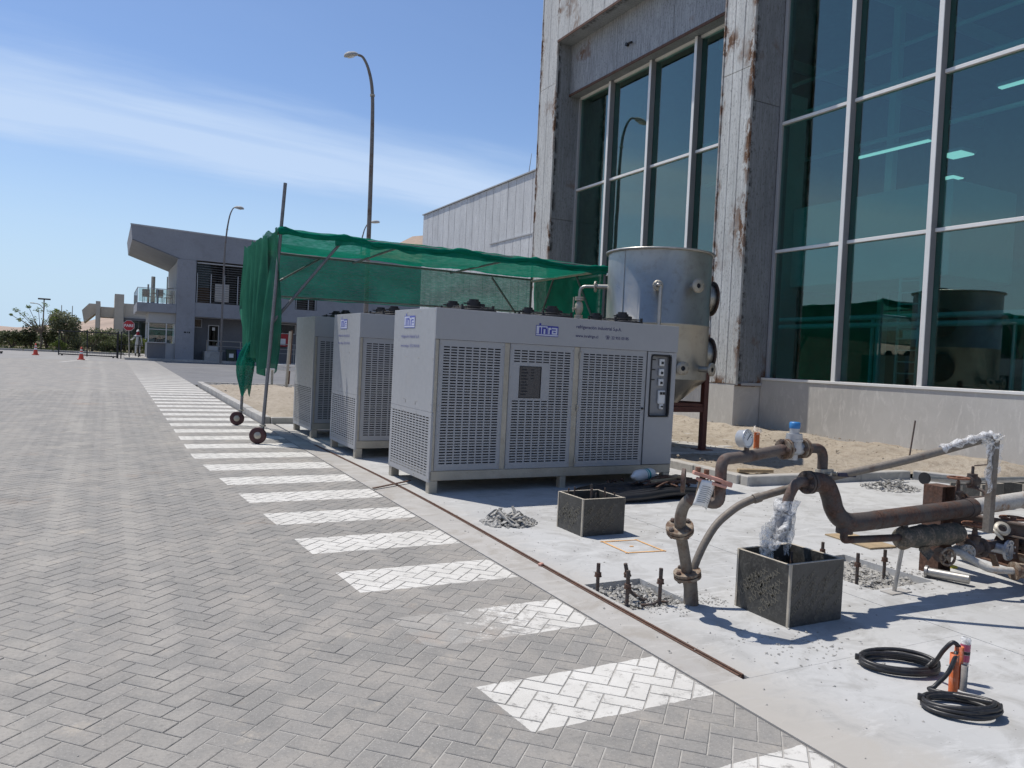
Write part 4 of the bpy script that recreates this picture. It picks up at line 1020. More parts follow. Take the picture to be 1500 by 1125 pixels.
# rolled front hem, knotted to the beam at intervals
hp = []
for i in range(121):
    u = i / 120; x = lerp(cx0 - .02, cx1 + .04, u); k = min(abs(x - q) for q in (2.42, 3.36, 5.5, 6.9, 8.40))
    hp.append(((x, cy0 - .035 + .02 * nz(x, 2, 0, 5), ch - .0 - .055 * min(1, k / .5) + .02 * nz(x, 0, 0, 4)), .045 + .022 * nz(x, 4, 4, 7) + .018 * max(0, 1 - k / .12)))
obj('front_hem', MB().tube([q[0] for q in hp], [max(.02, q[1]) for q in hp], 9), M['net'], can)
def flap(u, v):
    x = lerp(3.2, cx1, u); return (x, cy0 - .05 - .02 * v + .02 * math.sin(u * 60) * v, ch - .03 - (.10 + .05 * nz(x, 1, 1, 3)) * v)
obj('hem_flap', MB().grid(90, 4, flap), M['net'], can)
# bunched curtain hanging at the road end
def side(u, v):
    y = lerp(cy0 - .06, cy1 + .10, u); zb = (1.22 if u < .30 else lerp(1.22, 1.42, min(1, (u - .30) / .1))) + .10 * nz(u * 9, 0, 3)
    z = lerp(ch + .02 + .03 * math.sin(u * 40) * (1 - v), zb + .05 * math.sin(u * 23), v)
    fold = (.25 + .75 * min(1, v * 4)) * .095 * math.sin(u * 41 + 1.2 * math.sin(v * 3)) * (.35 + .65 * min(1, v * 2)) + .05 * math.sin(u * 17 + 2 * v) + .03 * nz(y * 3, z * .8, 0)
    bulge = -.02 * math.sin(min(1, v ** 1.3 * 1.1) * math.pi * .75) * u ** .8
    gather = 0 if v < .55 else (v - .55) / .45
    y += (lerp(cy0 + .35, cy0 + 1.55, u) - y) * (gather ** .8) * .85 * min(1, max(0, (u - .15) / .2))
    return (cx0 - .08 + fold * (1 - .5 * u) + bulge, min(y, cy1 + .02), z)
obj('side_curtain', MB().grid(150, 46, side), M['net_fold'], can)
def side2(u, v):
    y = lerp(cy0 + .2, cy1 - .3, u); z = lerp(ch - .06, 1.45, v)
    return (cx0 - .16 + .05 * math.sin(u * 29 + 1.0 + v) * (.3 + v) + .04 * nz(y * 2, z, 5), lerp(y, cy0 + .9 + .5 * u, v * v * .7), z)
obj('side_curtain', MB().grid(90, 24, side2), M['net_fold'], can)
def bag(u, v):                                  # loose tail knotted below the curtain
    a = u * 2 * math.pi; r = (.10 + .30 * math.sin(min(1, v * 1.02) ** .8 * math.pi * .86) ) * (1 + .16 * math.sin(a * 5 + v * 4) + .12 * nz(math.cos(a), math.sin(a), v * 3, 2))
    return (2.16 + .30 * r * math.cos(a) + .03 * v, 13.70 + .70 * min(1, v * 1.6) + 1.1 * r * math.sin(a) - .1 * v, lerp(1.72, .82, v) + .07 * math.sin(a * 3) * v)
obj('curtain_tail', MB().grid(70, 26, bag), M['net_thin'], can)

# ------------------------------------------------------------------ stainless tank on red legs
tx, ty_, tr = 8.36, 10.63, .875
g0 = gz(ty_) + .13
pad = MB(); pad.bb(6.6, 9.75, 9.74, 12.3, gz(10) - .1, g0, .02); struct('tank_pad', pad, M['kerb'])
tank = thing('steel_tank', 'tall round stainless steel tank with conical bottom on dark red legs', 'tank', (tx, ty_, g0))
obj('shell', MB().lathe([(tr, 1.42), (tr, 2.303), (tr + .004, 2.306), (tr + .004, 2.322), (tr, 2.325), (tr, 3.50)], (tx, ty_, 0), n=72), M['stainless'], tank)
obj('cone', MB().lathe([(tr, 1.419), (.16, .78), (.14, .70), (.14, .55)], (tx, ty_, 0), n=64), M['stainless'], tank)
obj('lid', MB().lathe([(.874, 3.50), (.6, 3.56), (0.0, 3.60)], (tx, ty_, 0), n=64), M['stainless'], tank)
obj('rim', MB().lathe([(tr - .01, 3.501), (tr + .045, 3.501), (tr + .05, 3.515), (tr + .045, 3.53), (tr - .01, 3.53)], (tx, ty_, 0), n=72), M['steel_pipe'], tank)
obj('lid_hatch', MB().cyl((8.75, 10.75, 3.53), (8.75, 10.75, 3.62), .12, n=18), M['stainless'], tank)
sd = Vector((-.55, -.835, 0)); obj('weld_seam', MB().bar(Vector((tx, ty_, 2.33)) + Vector((-.98, -.2, 0)).normalized() * (tr + .001), Vector((tx, ty_, 3.49)) + Vector((-.98, -.2, 0)).normalized() * (tr + .001), .012, .004), M['steel_pipe'], tank)
def flange(mb, c, ax, r, t, n=20): mb.cyl(Vector(c) - Vector(ax) * t / 2, Vector(c) + Vector(ax) * t / 2, r, n=n)
def bolts(mb, c, ax, r, n, s=.008, t=.03):
    ax = Vector(ax).normalized(); a = ax.orthogonal().normalized(); b = ax.cross(a)
    for k in range(n):
        q = Vector(c) + r * (a * math.cos(6.283 * (k + .5) / n) + b * math.sin(6.283 * (k + .5) / n)); mb.cyl(q - ax * t, q + ax * t, s, n=6)
def nozzle(ang_dir, z, r, L, fr, label=None):
    d = Vector((ang_dir[0], ang_dir[1], 0)).normalized(); o = Vector((tx, ty_, z))
    n_ = obj('nozzle', MB().cyl(o + d * (tr - .06), o + d * (tr + L), r, n=18), M['stainless'], tank)
    mb = MB(); e = o + d * (tr + L)
    mb.lathe([(r * .8, 0), (fr, 0), (fr, .03), (r * .8, .03)], e, d, 22)
    bolts(mb, e + d * .018, d, fr * .8, 8, .010, .018)
    obj('flange', mb, M['galv'], n_)
    obj('nozzle_bore', MB().cyl(e + d * .004, e + d * .012, r * .82, n=18), M['machine_dark'], n_)
    return n_, e, d
nozzle((-.02, -1), 2.93, .05, .14, .115)
nozzle((-.21, -.98), 1.60, .05, .12, .11)
nozzle((.32, -.95), 1.60, .05, .20, .11)
n_, e, d = nozzle((-.63, -.78), 2.90, .04, .10, .085)
el = e + d * .03
obj('drain_pipe', MB().tube(fillet([el, el + d * .12, el + d * .12 + Vector((.06, 0, 0)), el + d * .12 + Vector((.06, 0, -.9))], .05), .027, 12), M['steel_pipe'], tank)
n_, e, d = nozzle((-.743, .669), 2.96, .04, .20, .095)
p0 = e + d * .03; mbp = MB().tube(fillet([p0, p0 + d * .26, p0 + d * .26 + Vector((0, 0, -1.0))], .12), .027, 12)
obj('side_pipe', mbp, M['stainless'], tank)
q = p0 + d * .26; mb = MB()
flange(mb, q + Vector((0, 0, -.20)), (0, 0, 1), .075, .03); flange(mb, q + Vector((0, 0, -.235)), (0, 0, 1), .075, .03); mb.lathe([(.04, -.26), (.07, -.32), (.075, -.40), (.05, -.48), (.04, -.5)], q, n=14); flange(mb, q + Vector((0, 0, -.52)), (0, 0, 1), .075, .03); flange(mb, q + Vector((0, 0, -.555)), (0, 0, 1), .075, .03); mb.cyl(q + Vector((-.14, -.02, -.40)), q + Vector((0, 0, -.40)), .02, n=8); mb.bar(q + Vector((-.13, -.02, -.46)), q + Vector((-.13, -.02, -.20)), .02, .01)
obj('side_valve', mb, M['galv'], tank)
for z in (2.83, 1.86):
    d = Vector((.954, -.294, 0)); o = Vector((tx, ty_, z))
    mw = obj('manway', MB().cyl(o + d * (tr - .12), o + d * (tr + .09), .23, n=28), M['stainless'], tank)
    mb = MB(); mb.lathe([(.0, .045), (.14, .03), (.28, 0), (.30, 0), (.30, -.03), (.23, -.03)], o + d * (tr + .12), d, 30); bolts(mb, o + d * (tr + .105), d, .27, 16, .010, .028)
    obj('manway_cover', mb, M['pipe_dark'], mw)
for k in range(4):
    a = math.atan2(-.669, .743) + k * math.pi / 2; d = Vector((math.cos(a), math.sin(a), 0)); c = Vector((tx, ty_, 0)) + d * .86
    lg = obj('leg', MB().bb(c.x - .05, c.x + .05, c.y - .05, c.y + .05, g0 + .012, 1.60, .006), M['primer'], tank)
    obj('foot_plate', MB().bb(c.x - .13, c.x + .13, c.y - .13, c.y + .13, g0, g0 + .0115), M['primer'], lg)
    a2 = a + math.pi / 2; c2 = Vector((tx, ty_, 0)) + Vector((math.cos(a2), math.sin(a2), 0)) * .86
    v = (c2 - c).normalized() * .055
    obj('tie', MB().bar(c + v + Vector((0, 0, .92)), c2 - v + Vector((0, 0, .92)), .07, .09), M['primer'], tank)
    obj('tie', MB().bar(c + v + Vector((0, 0, 1.02)), c2 - v + Vector((0, 0, .99)), .05, .05), M['primer'], tank)
# ------------------------------------------------------------------ pipe manifold in the foreground
V = Vector
man = thing('pipe_manifold', 'rusty pipe manifold with valves, gauge and hand wheels rising from the slab in the foreground', 'pipework', (5.0, 3.6, gz(3.6)))
def pp(name, pts, r, m, rad=.05, n=14, parent=None): return obj(name, MB().tube(fillet(pts, rad), r, n), m, parent or man)
def flange_pair(c, ax, r, m, nb=4, parent=None, bolt_m=None, t=.018):
    ax = V(ax).normalized(); c = V(c); mb = MB(); mb.cyl(c - ax * (t + .004), c - ax * .004, r, n=22); mb.cyl(c + ax * .004, c + ax * (t + .004), r, n=22)
    mb.cyl(c - ax * .0039, c + ax * .0039, r * .8, n=18)
    f = obj('flange', mb, m, parent or man)
    mb = MB()
    a = ax.orthogonal().normalized(); b = ax.cross(a)
    for k in range(nb):
        q = c + r * .76 * (a * math.cos(6.283 * (k + .5) / nb) + b * math.sin(6.283 * (k + .5) / nb)); mb = MB()
        mb.cyl(q - ax * (t + .022), q + ax * (t + .022), .0095, n=8)
        for s_ in (-1, 1): mb.cyl(q + ax * s_ * (t + .005), q + ax * s_ * (t + .018), .016, n=6)
        obj('bolt', mb, bolt_m or M['pipe_brown'], f)
    return f
gA = gz(3.9)
# riser with two flanges
ris = spline([(3.475, 3.905, gA - .02), (3.455, 3.90, .12), (3.42, 3.895, .25), (3.365, 3.87, .39), (3.275, 3.815, .56), (3.235, 3.775, .66), (3.225, 3.735, .745), (3.245, 3.69, .80)], 6)
obj('riser', MB().tube(ris, .037, 16), M['pipe_grey'], man)
obj('base_collar', MB().lathe([(.05, 0), (.046, .10), (.040, .22), (.037, .225)], (3.475, 3.905, gA), (-.10, 0, 1), 16), M['pipe_grey'], man)
flange_pair((3.42, 3.895, .25), (-.25, -.03, 1), .090, M['flange_rust']); flange_pair((3.262, 3.808, .58), (-.42, -.3, 1), .088, M['flange_rust'])
pp('loop_pipe', [(3.235, 3.705, .785), (3.255, 3.655, .80), (3.335, 3.545, .775), (3.345, 3.555, 1.055), (3.60, 3.60, 1.063), (3.99, 3.650, 1.10)], .036, M['pipe_brown'], [.03, .06, .06, .02])
fl = obj('flange', MB().cyl((3.185, 3.725, .905), (3.20, 3.71, .905), .075, n=20), M['pipe_brown'], man)
# salmon-coloured valve with its tag
mb = MB(); ax0, ax1 = V((3.165, 3.60, .975)), V((3.375, 3.49, .915))
mb.bar(ax0, ax0.lerp(ax1, .75), .05, .022, .003); mb.bar(ax0.lerp(ax1, .1) + V((0, 0, -.032)), ax0.lerp(ax1, .85) + V((0, 0, -.030)), .05, .018, .003); mb.bar(ax0.lerp(ax1, .72) + V((0, 0, -.008)), ax1 + V((0, 0, -.008)), .035, .03, .003)
hv = obj('lever_valve', mb, M['pink'], man)
for k in range(2): obj('bolt', MB().cyl(ax0.lerp(ax1, .12 + .22 * k) + V((0, 0, .011)), ax0.lerp(ax1, .12 + .22 * k) + V((0, 0, .04)), .016, n=8), M['rust_red'], hv)
mb = MB(); mb.tube([ax0.lerp(ax1, .35 + .03 * math.sin(k)) + V((.03 * math.cos(k * 1.1), -.01, -.04 + .03 * math.sin(k * 1.1))) for k in range(7)], .004, 5); mb.cyl((3.245, 3.64, .79), (3.235, 3.59, .955), .02, n=10)
obj('chain', mb, M['flange_rust'], hv)
def tagf(u, v): return (lerp(3.195, 3.305, u) - .045 * v, 3.555 - .03 * math.sin(u * 3.1) + .02 * v, lerp(.935, .895, u) - .155 * v + .012 * math.sin(u * 3))
tgo = obj('hanging_tag', MB().grid(8, 8, tagf), M['tag_white'], hv)
tgo.modifiers.new('thick', 'SOLIDIFY').thickness = .0012
mb = MB()
for k in range(9):
    v = .22 + k * .075; w = .9 if k % 4 else .55
    a, b = V(tagf(.1, v)), V(tagf(.1 + .78 * w, v)); off = V((-.25, -1, .1)).normalized() * .003; dn = V((0, 0, -.004))
    mb.add([a + off, V(tagf(.5 * w, v)) + off * 1.4, b + off, b + off + dn, V(tagf(.5 * w, v)) + off * 1.4 + dn, a + off + dn], [(0, 1, 4, 5), (1, 2, 3, 4)])
obj('tag_print', mb, M['recess'], tgo)
# gauge
gc = V((3.575, 3.585, 1.178)); gd = V((-.28, -.93, .08)).normalized(); gd = V((.22, -.95, .1)).normalized()
obj('gauge_stem', MB().cyl((3.59, 3.598, 1.085), (3.58, 3.59, 1.13), .017, n=10).cyl((3.59, 3.598, 1.06), (3.59, 3.598, 1.10), .026, n=10), M['pipe_brown'], man)
ga = obj('gauge', MB().lathe([(0, -.055), (.050, -.055), (.056, -.048), (.056, .0), (.060, .0), (.060, .008), (.054, .012), (.050, .004), (0, .004)], gc, gd, 30), M['valve_alu'], man)
obj('dial', MB().cyl(gc + gd * .0045, gc + gd * .006, .049, n=28), M['gauge_face'], ga)
rx = gd.cross(V((0, 0, 1))).normalized() * -1; rz = rx.cross(gd) * -1 if False else V((0, 0, 1))
mb = MB()
for k in range(11):
    a = math.radians(225 - 27 * k); u = rx * math.cos(a) + rz * math.sin(a); mb.bar(gc + gd * .0065 + u * .036, gc + gd * .0065 + u * .045, .003, .001, 0, gd)
mb.bar(gc + gd * .0075 - (rx * .5 + rz * .5) * .02, gc + gd * .0075 + (rx * .62 + rz * .6) * .045, .005, .001, 0, gd)
obj('needle', mb, M['black'], ga)
# control valve with blue cap between flanges
vd = V((1, .02, .02)).normalized(); vc = V((4.07, 3.658, 1.10))
flange_pair(vc - vd * .085, vd, .068, M['flange_rust'], 4); flange_pair(vc + vd * .085, vd, .068, M['flange_rust'], 4)
mb = MB(); mb.cyl(vc - vd * .06, vc + vd * .06, .045, n=18); mb.box(vc + V((0, 0, .01)), (.07, .09, .10), .012); mb.cyl(vc + V((0, 0, .05)), vc + V((0, 0, .065)), .058, n=18); mb.cyl(vc + V((0, 0, .066)), vc + V((0, 0, .10)), .052, n=18); mb.cyl(vc + V((0, 0, -.075)), vc + V((0, 0, -.03)), .03, n=14)
bolts(mb, vc + V((0, 0, .066)), (0, 0, 1), .048, 6, .006, .02); mb.cyl(vc + V((0, 0, .10)), vc + V((0, 0, .135)), .032, n=16)
va = obj('control_valve', mb, M['valve_alu'], man)
obj('valve_cap', MB().lathe([(.034, .135), (.036, .145), (.036, .170), (.030, .178), (0, .18)], vc, n=16), M['valve_blue'], va)
pp('drop_pipe', [(4.175, 3.66, 1.10), (4.35, 3.655, 1.10), (4.352, 3.650, .80)], .034, M['pipe_dark'], .075)
mb = MB(); mb.cyl((4.352, 3.65, .915), (4.352, 3.65, .955), .05, n=14); mb.bar((4.30, 3.615, .935), (4.41, 3.615, .935), .02, .05, .003); mb.cyl((4.34, 3.57, .935), (4.34, 3.63, .935), .012, n=8); mb.cyl((4.40, 3.57, .935), (4.40, 3.63, .935), .012, n=8)
obj('pipe_clamp', mb, M['galv'], man)
obj('clamp_handle', MB().bar((4.40, 3.56, .932), (4.55, 3.54, .925), .016, .026, .004), simple('dark_blue_grip', (.012, .014, .045), .5), man)
# long pipe rising to the right, and the flat post it meets
lp = [(3.475, 3.905, gA - .01), (3.455, 3.9, .15), (3.475, 3.9, .271), (3.518, 3.9, .373), (3.576, 3.9, .469), (3.648, 3.9, .557), (3.728, 3.89, .625), (3.85, 3.87, .70), (4.02, 3.81, .768), (4.40, 3.615, .905), (4.80, 3.36, 1.045), (5.285, 3.075, 1.235)]
obj('long_pipe', MB().tube(spline(lp, 6), .0265, 14), M['pipe_grey'], man)
obj('pipe_coupling', MB().cyl((3.92, 3.84, .735), (3.965, 3.825, .75), .033, n=14), M['pipe_grey'], man)
obj('upright', MB().bar((5.292, 3.068, .59), (5.30, 3.066, 1.215), .05, .05, .004, (0, 1, 0)), M['pipe_grey'], man)
def film(c, r, n, seed, stretch=(1, 1, 1)):
    rg = random.Random(seed); mb = MB()
    for k in range(n):
        p = V((rg.gauss(0, 1), rg.gauss(0, 1), rg.gauss(0, 1))).normalized(); o = V(c) + V([p[i] * r * rg.uniform(.4, 1) * stretch[i] for i in range(3)])
        a = V((rg.gauss(0, 1), rg.gauss(0, 1), rg.gauss(0, 1))).normalized() * r * rg.uniform(.5, 1.1); b = a.cross(p).normalized() * r * rg.uniform(.4, .9)
        mb.grid(5, 5, lambda u, v: tuple(o + a * (u - .5) + b * (v - .5) + p * r * .35 * mnoise.noise(V((u * 3 + k, v * 3, seed)))))
    return mb
fm = film((5.27, 3.075, 1.225), .075, 16, 3, (1.3, 1, .8))
def strip_(c, L, w, seed): 
    c = V(c); fm.grid(6, 10, lambda u, v: tuple(c + V((w * (u - .5) * (1 - .6 * v) + .02 * mnoise.noise(V((v * 3, u, seed))), .03 * mnoise.noise(V((v * 4, u * 2, seed + 5))), -L * v))))
strip_((5.24, 3.05, 1.20), .34, .10, 1); strip_((5.32, 3.05, 1.19), .20, .12, 2); strip_((5.34, 3.08, 1.18), .13, .14, 5)
fm.tube(spline([(5.0, 3.24, 1.135), (5.1, 3.18, 1.18), (5.2, 3.12, 1.222), (5.28, 3.075, 1.25)], 5), [.029 + .008 * math.sin(k * 1.7) for k in range(16)], 12)
obj('plastic_wrap', fm, M['film'], man)
# big header: goose neck, then straight, then the white part
big = spline([(4.20, 3.625, .875), (4.27, 3.618, .878), (4.345, 3.61, .85), (4.385, 3.60, .775), (4.41, 3.59, .695), (4.455, 3.575, .632), (4.53, 3.56, .600), (4.64, 3.553, .597), (4.8, 3.55, .602)], 6)
obj('goose_neck', MB().tube(big, .064, 20), M['pipe_dark'], man)
obj('header_pipe', MB().cyl((4.79, 3.55, .6015), (5.84, 3.535, .640), .066, n=22), M['pipe_dark'], man)
obj('header_band', MB().cyl((5.80, 3.535, .638), (5.88, 3.535, .641), .072, n=22), M['pipe_dark'], man)
obj('header_pipe', MB().cyl((5.88, 3.535, .641), (8.6, 3.50, .78), .064, n=20), M['pipe_white'], man)
flange_pair((4.19, 3.626, .875), (1, 0, 0), .078, M['pipe_dark'], 6)
obj('header_tee', MB().cyl((4.50, 3.565, .61), (4.497, 3.565, .525), .056, n=16), M['pipe_dark'], man)
pp('branch_pipe', [(4.497, 3.565, .53), (4.495, 3.565, .478), (5.06, 3.545, .462)], .026, M['pipe_dark'], .05)
# hanging valve wrapped in film
hp_ = [(4.17, 3.627, .875), (4.09, 3.63, .873), (4.035, 3.635, .80), (4.01, 3.635, .73)]
obj('elbow', MB().tube(spline(hp_, 5), .034, 12), M['pipe_brown'], man)
hd_ = V((-.28, 0, -1)).normalized(); h0 = V((4.01, 3.635, .735)); mb = MB(); mb.lathe([(.036, 0), (.036, .04), (.066, .042), (.066, .066), (.05, .068), (.058, .10), (.068, .14), (.060, .19), (.048, .21), (.062, .212), (.062, .24), (.03, .25), (.0, .25)], h0, hd_, 20)
obj('hanging_valve', mb, M['valve_dark'], man)
fw = MB()
def wrap(u, v):
    a = u * 6.283; r = .070 + .012 * math.sin(a * 4 + v * 6) + .035 * mnoise.noise(V((math.cos(a) * 1.5, math.sin(a) * 1.5, v * 4))) * .6 + .012 * v
    return tuple(h0 + hd_ * (-.03 + .30 * v) + V((math.cos(a) * r, math.sin(a) * r, .03 * math.sin(3 * a) * v)))
fw.grid(28, 14, wrap)
rgd = random.Random(4)
for k in range(7):
    c = h0 + hd_ * (.10 + .03 * k); a = V((-.13 + .05 * rgd.random(), .03 * rgd.random(), -.05 * rgd.random())); b = V((.02, 0, -.10 - .04 * rgd.random())); s_ = rgd.choice((-1, -1, 1))
    fw.grid(6, 6, lambda u, v: tuple(c + V((s_ * .04, 0, 0)) + V((a.x * s_ * -1 if s_ > 0 else a.x, a.y, a.z)) * u * (1.0 if s_ < 0 else .6) + b * v + V((.03, .03, .02)) * mnoise.noise(V((u * 3 + k, v * 3, 8)))))
obj('film_wrap', fw, M['film'], man)
# torn insulation
ins = []
for k in range(30):
    t = k / 29; p = V((5.05, 3.545, .455)).lerp(V((5.74, 3.53, .455)), t); r = .078 + .014 * mnoise.noise(V((t * 9, 0, 0))) + .010 * mnoise.noise(V((t * 40, 1, 0)))
    if abs(t - .47) < .02: r -= .02
    if t < .03 or t > .96: r *= .75
    ins.append((p, r))
mb = MB().tube([q[0] for q in ins], [q[1] for q in ins], 20)
mb.v = [tuple(V(q) + V((0, .012 * mnoise.noise(V(q) * 14), .014 * mnoise.noise(V(q) * 11 + V((4, 0, 0)))))) for q in mb.v]
mb.grid(8, 8, lambda u, v: (5.20 + .13 * u, 3.47 + .02 * math.sin(v * 4), .40 - .10 * v * (1 - abs(u - .5)) + .015 * mnoise.noise(V((u * 5, v * 5, 2)))))
obj('insulation', mb, M['insul'], man)
# support rod and rusty stanchion
rd = obj('support_rod', MB().cyl((5.14, 3.62, gz(3.62)), (5.165, 3.57, .56), .0145, n=10), M['steel_pipe'], man)
obj('rod_plate', MB().bb(5.04, 5.26, 3.56, 3.66, gz(3.6) + .004, gz(3.6) + .012), M['strip'], rd)
mb = MB(); mb.bb(5.915, 5.921, 3.80, 3.96, .035, .745); mb.bb(6.075, 6.081, 3.80, 3.96, .035, .745); mb.bb(5.922, 6.074, 3.875, 3.885, .035, .745); mb.bb(5.915, 6.081, 3.80, 3.96, .746, .752)
obj('stanchion', mb, M['rust_beam'], man)
obj('cable_hook', MB().tube(spline([(6.09, 3.86, .72), (6.14, 3.85, .71), (6.16, 3.85, .62), (6.12, 3.85, .55), (6.14, 3.85, .50)], 5), .009, 6), M['black'], man)
def ibeam(a, b, h=.12, w=.10):
    a, b = V(a), V(b); mb = MB(); up = V((0, 0, 1))
    mb.bar(a + up * h / 2, b + up * h / 2, w, .01); mb.bar(a - up * h / 2, b - up * h / 2, w, .01); mb.bar(a, b, .009, h - .0105); return mb
obj('cross_beam', ibeam((6.22, 4.15, .47), (6.08, 1.6, .53), .10, .09), M['pipe_brown'], man); obj('cross_beam', ibeam((6.62, 4.1, .20), (5.95, 1.9, .25), .14, .10), M['rust_beam'], man)
for a, b in (((6.36, 3.3, .0), (6.36, 3.28, .15)), ((6.05, 2.2, .0), (6.05, 2.2, .17)), ((6.14, 2.6, .30), (6.14, 2.6, .47)), ((6.2, 3.4, .26), (6.2, 3.4, .42))): obj('short_post', MB().bar(a, b, .06, .06, .003), M['rust_beam'], man)
# gate valves with hand wheels
def handwheel(c, ax, r, m, parent, tr_=.010):
    ax = V(ax).normalized(); a = ax.orthogonal().normalized(); b = ax.cross(a); c = V(c); mb = MB()
    mb.tube([c + r * (a * math.cos(k * .3142) + b * math.sin(k * .3142)) for k in range(20)], tr_, 7, True)
    for k in range(5): u = a * math.cos(k * 1.2566) + b * math.sin(k * 1.2566); mb.bar(c - ax * .008, c + u * (r - .004), .012, .008, 0, ax)
    mb.cyl(c - ax * .016, c + ax * .012, .020, n=10); return obj('hand_wheel', mb, m, parent)
def gate_valve(c, ax, r, m, mw, stem=.18, wr=.09, updir=(0, 0, 1)):
    ax = V(ax).normalized(); c = V(c); up = V(updir).normalized(); mb = MB()
    mb.cyl(c - ax * .075, c + ax * .075, r * .62, n=18); mb.cyl(c - ax * .095, c - ax * .07, r, n=22); mb.cyl(c + ax * .07, c + ax * .095, r, n=22); bolts(mb, c - ax * .082, ax, r * .78, 6, .010, .024); bolts(mb, c + ax * .082, ax, r * .78, 6, .010, .024)
    mb.cyl(c + up * .02, c + up * r * 1.05, r * .45, n=14); mb.cyl(c + up * r * 1.05, c + up * (r * 1.05 + .02), r * .6, n=14); mb.cyl(c + up * (r * 1.05 + .02), c + up * (r * 1.05 + .07), r * .28, r * .16, n=10); mb.cyl(c + up * r, c + up * (r + stem), .011, n=8)
    for s_ in (-1, 1): mb.bar(c + up * (r + .03) + ax * .028 * s_, c + up * (r + stem - .03) + ax * .014 * s_, .012, .012)
    v = obj('gate_valve', mb, m, man); handwheel(c + up * (r + stem), up, wr, mw, v); return v
gate_valve((5.875, 3.50, .335), (1, 0, 0), .075, M['pipe_brown'], M['rust_red'], .11, .085)
gate_valve((6.33, 3.48, .355), (1, 0, 0), .080, M['pipe_dark'], M['rust_red'], .11, .088)
gate_valve((7.40, 4.60, .42), (1, 0, 0), .085, M['pipe_dark'], M['rust_red'], .15, .095)
pp('branch_pipe', [(5.60, 3.52, .325), (5.78, 3.505, .33)], .034, M['pipe_white']); pp('branch_pipe', [(5.97, 3.495, .34), (6.24, 3.485, .35)], .034, M['pipe_brown']); pp('branch_pipe', [(6.42, 3.48, .355), (8.4, 3.4, .40)], .036, M['pipe_brown'])
for c, ax, r, m in (((5.70, 3.44, .328), (-.35, -1, 0), .062, 'pipe_white'), ((6.12, 3.38, .33), (.1, -1, 0), .078, 'valve_alu'), ((6.37, 3.38, .345), (.1, -1, 0), .082, 'pipe_dark')):
    ax = V(ax).normalized(); mb = MB(); mb.cyl(V(c) - ax * .010, V(c) + ax * .010, r, n=26); bolts(mb, V(c), ax, r * .76, 8, .009, .020); mb.cyl(V(c) + ax * .011, V(c) + ax * .018, r * .45, n=18); mb.cyl(V(c) - ax * .13, V(c) - ax * .011, r * .5, n=14)
    obj('blind_flange', mb, M[m], man)
wv = obj('side_valve', MB().cyl((5.47, 3.50, .318), (5.60, 3.52, .325), .03, n=14).cyl((5.455, 3.49, .318), (5.475, 3.50, .318), .055, n=18), M['pipe_brown'], man)
handwheel((5.45, 3.43, .318), (-.35, -1, .05), .058, M['flange_rust'], wv, .010)
pp('white_pipe', [(5.60, 3.50, .335), (5.62, 3.44, .335), (5.70, 3.28, .245), (5.86, 3.19, .245)], .026, M['pipe_white'], [.03, .05])
mb = MB(); mb.cyl((5.86, 3.19, .245), (5.95, 3.14, .245), .05, n=16); mb.cyl((5.90, 3.16, .225), (5.90, 3.16, .30), .028, n=12); mb.cyl((5.85, 3.195, .245), (5.87, 3.185, .245), .065, n=18)
obj('side_valve', mb, M['flange_rust'], man)
mb = MB()
for k in range(2): mb.lathe([(.028, 0), (.052, .005), (.052, .016), (.028, .021)], (5.45 + .06 * k, 3.10, .56 + .03 * k), (.3 - .8 * k, -.6, .6), 20)
obj('loose_flange', mb, M['galv'], man)
mb = MB(); mb.bar((5.95, 3.36, .20), (5.87, 3.36, .33), .05, .008); mb.bar((6.22, 3.30, .19), (6.14, 3.30, .32), .05, .008); obj('bracket', mb, M['flange_rust'], man)
# back run of pipe with ball valve
pp('rear_pipe', [(7.33, 4.9, .605), (8.0, 4.9, .56), (11.5, 4.9, .50)], .030, M['steel_pipe']); obj('flange', MB().cyl((7.315, 4.9, .606), (7.335, 4.9, .605), .06, n=20), M['black_metal'], man)
mb = MB(); mb.cyl((8.12, 4.9, .48), (8.12, 4.9, .63), .05, n=14); mb.cyl((8.05, 4.9, .555), (8.20, 4.9, .55), .052, n=16); mb.cyl((8.12, 4.9, .62), (8.12, 4.9, .71), .015, n=8); mb.bar((8.12, 4.88, .72), (8.42, 4.82, .74), .025, .008); mb.tube(fillet([(8.12, 4.9, .50), (8.12, 4.75, .46), (8.12, 4.75, .30)], .04), .018, 8)
obj('ball_valve', mb, M['pipe_dark'], man)
obj('rear_pipe', MB().cyl((7.35, 4.62, .42), (7.30, 4.62, .42), .05, n=14).cyl((7.50, 4.6, .42), (9.5, 4.5, .42), .045, n=14), M['pipe_dark'], man)
for x, y, z in ((7.9, 4.9, .52), (9.6, 4.9, .49), (7.2, 3.5, .64), (8.3, 3.5, .69)): obj('pipe_stand', MB().bar((x, y, gz(y)), (x, y, z), .05, .05, .003), M['galv'], man)
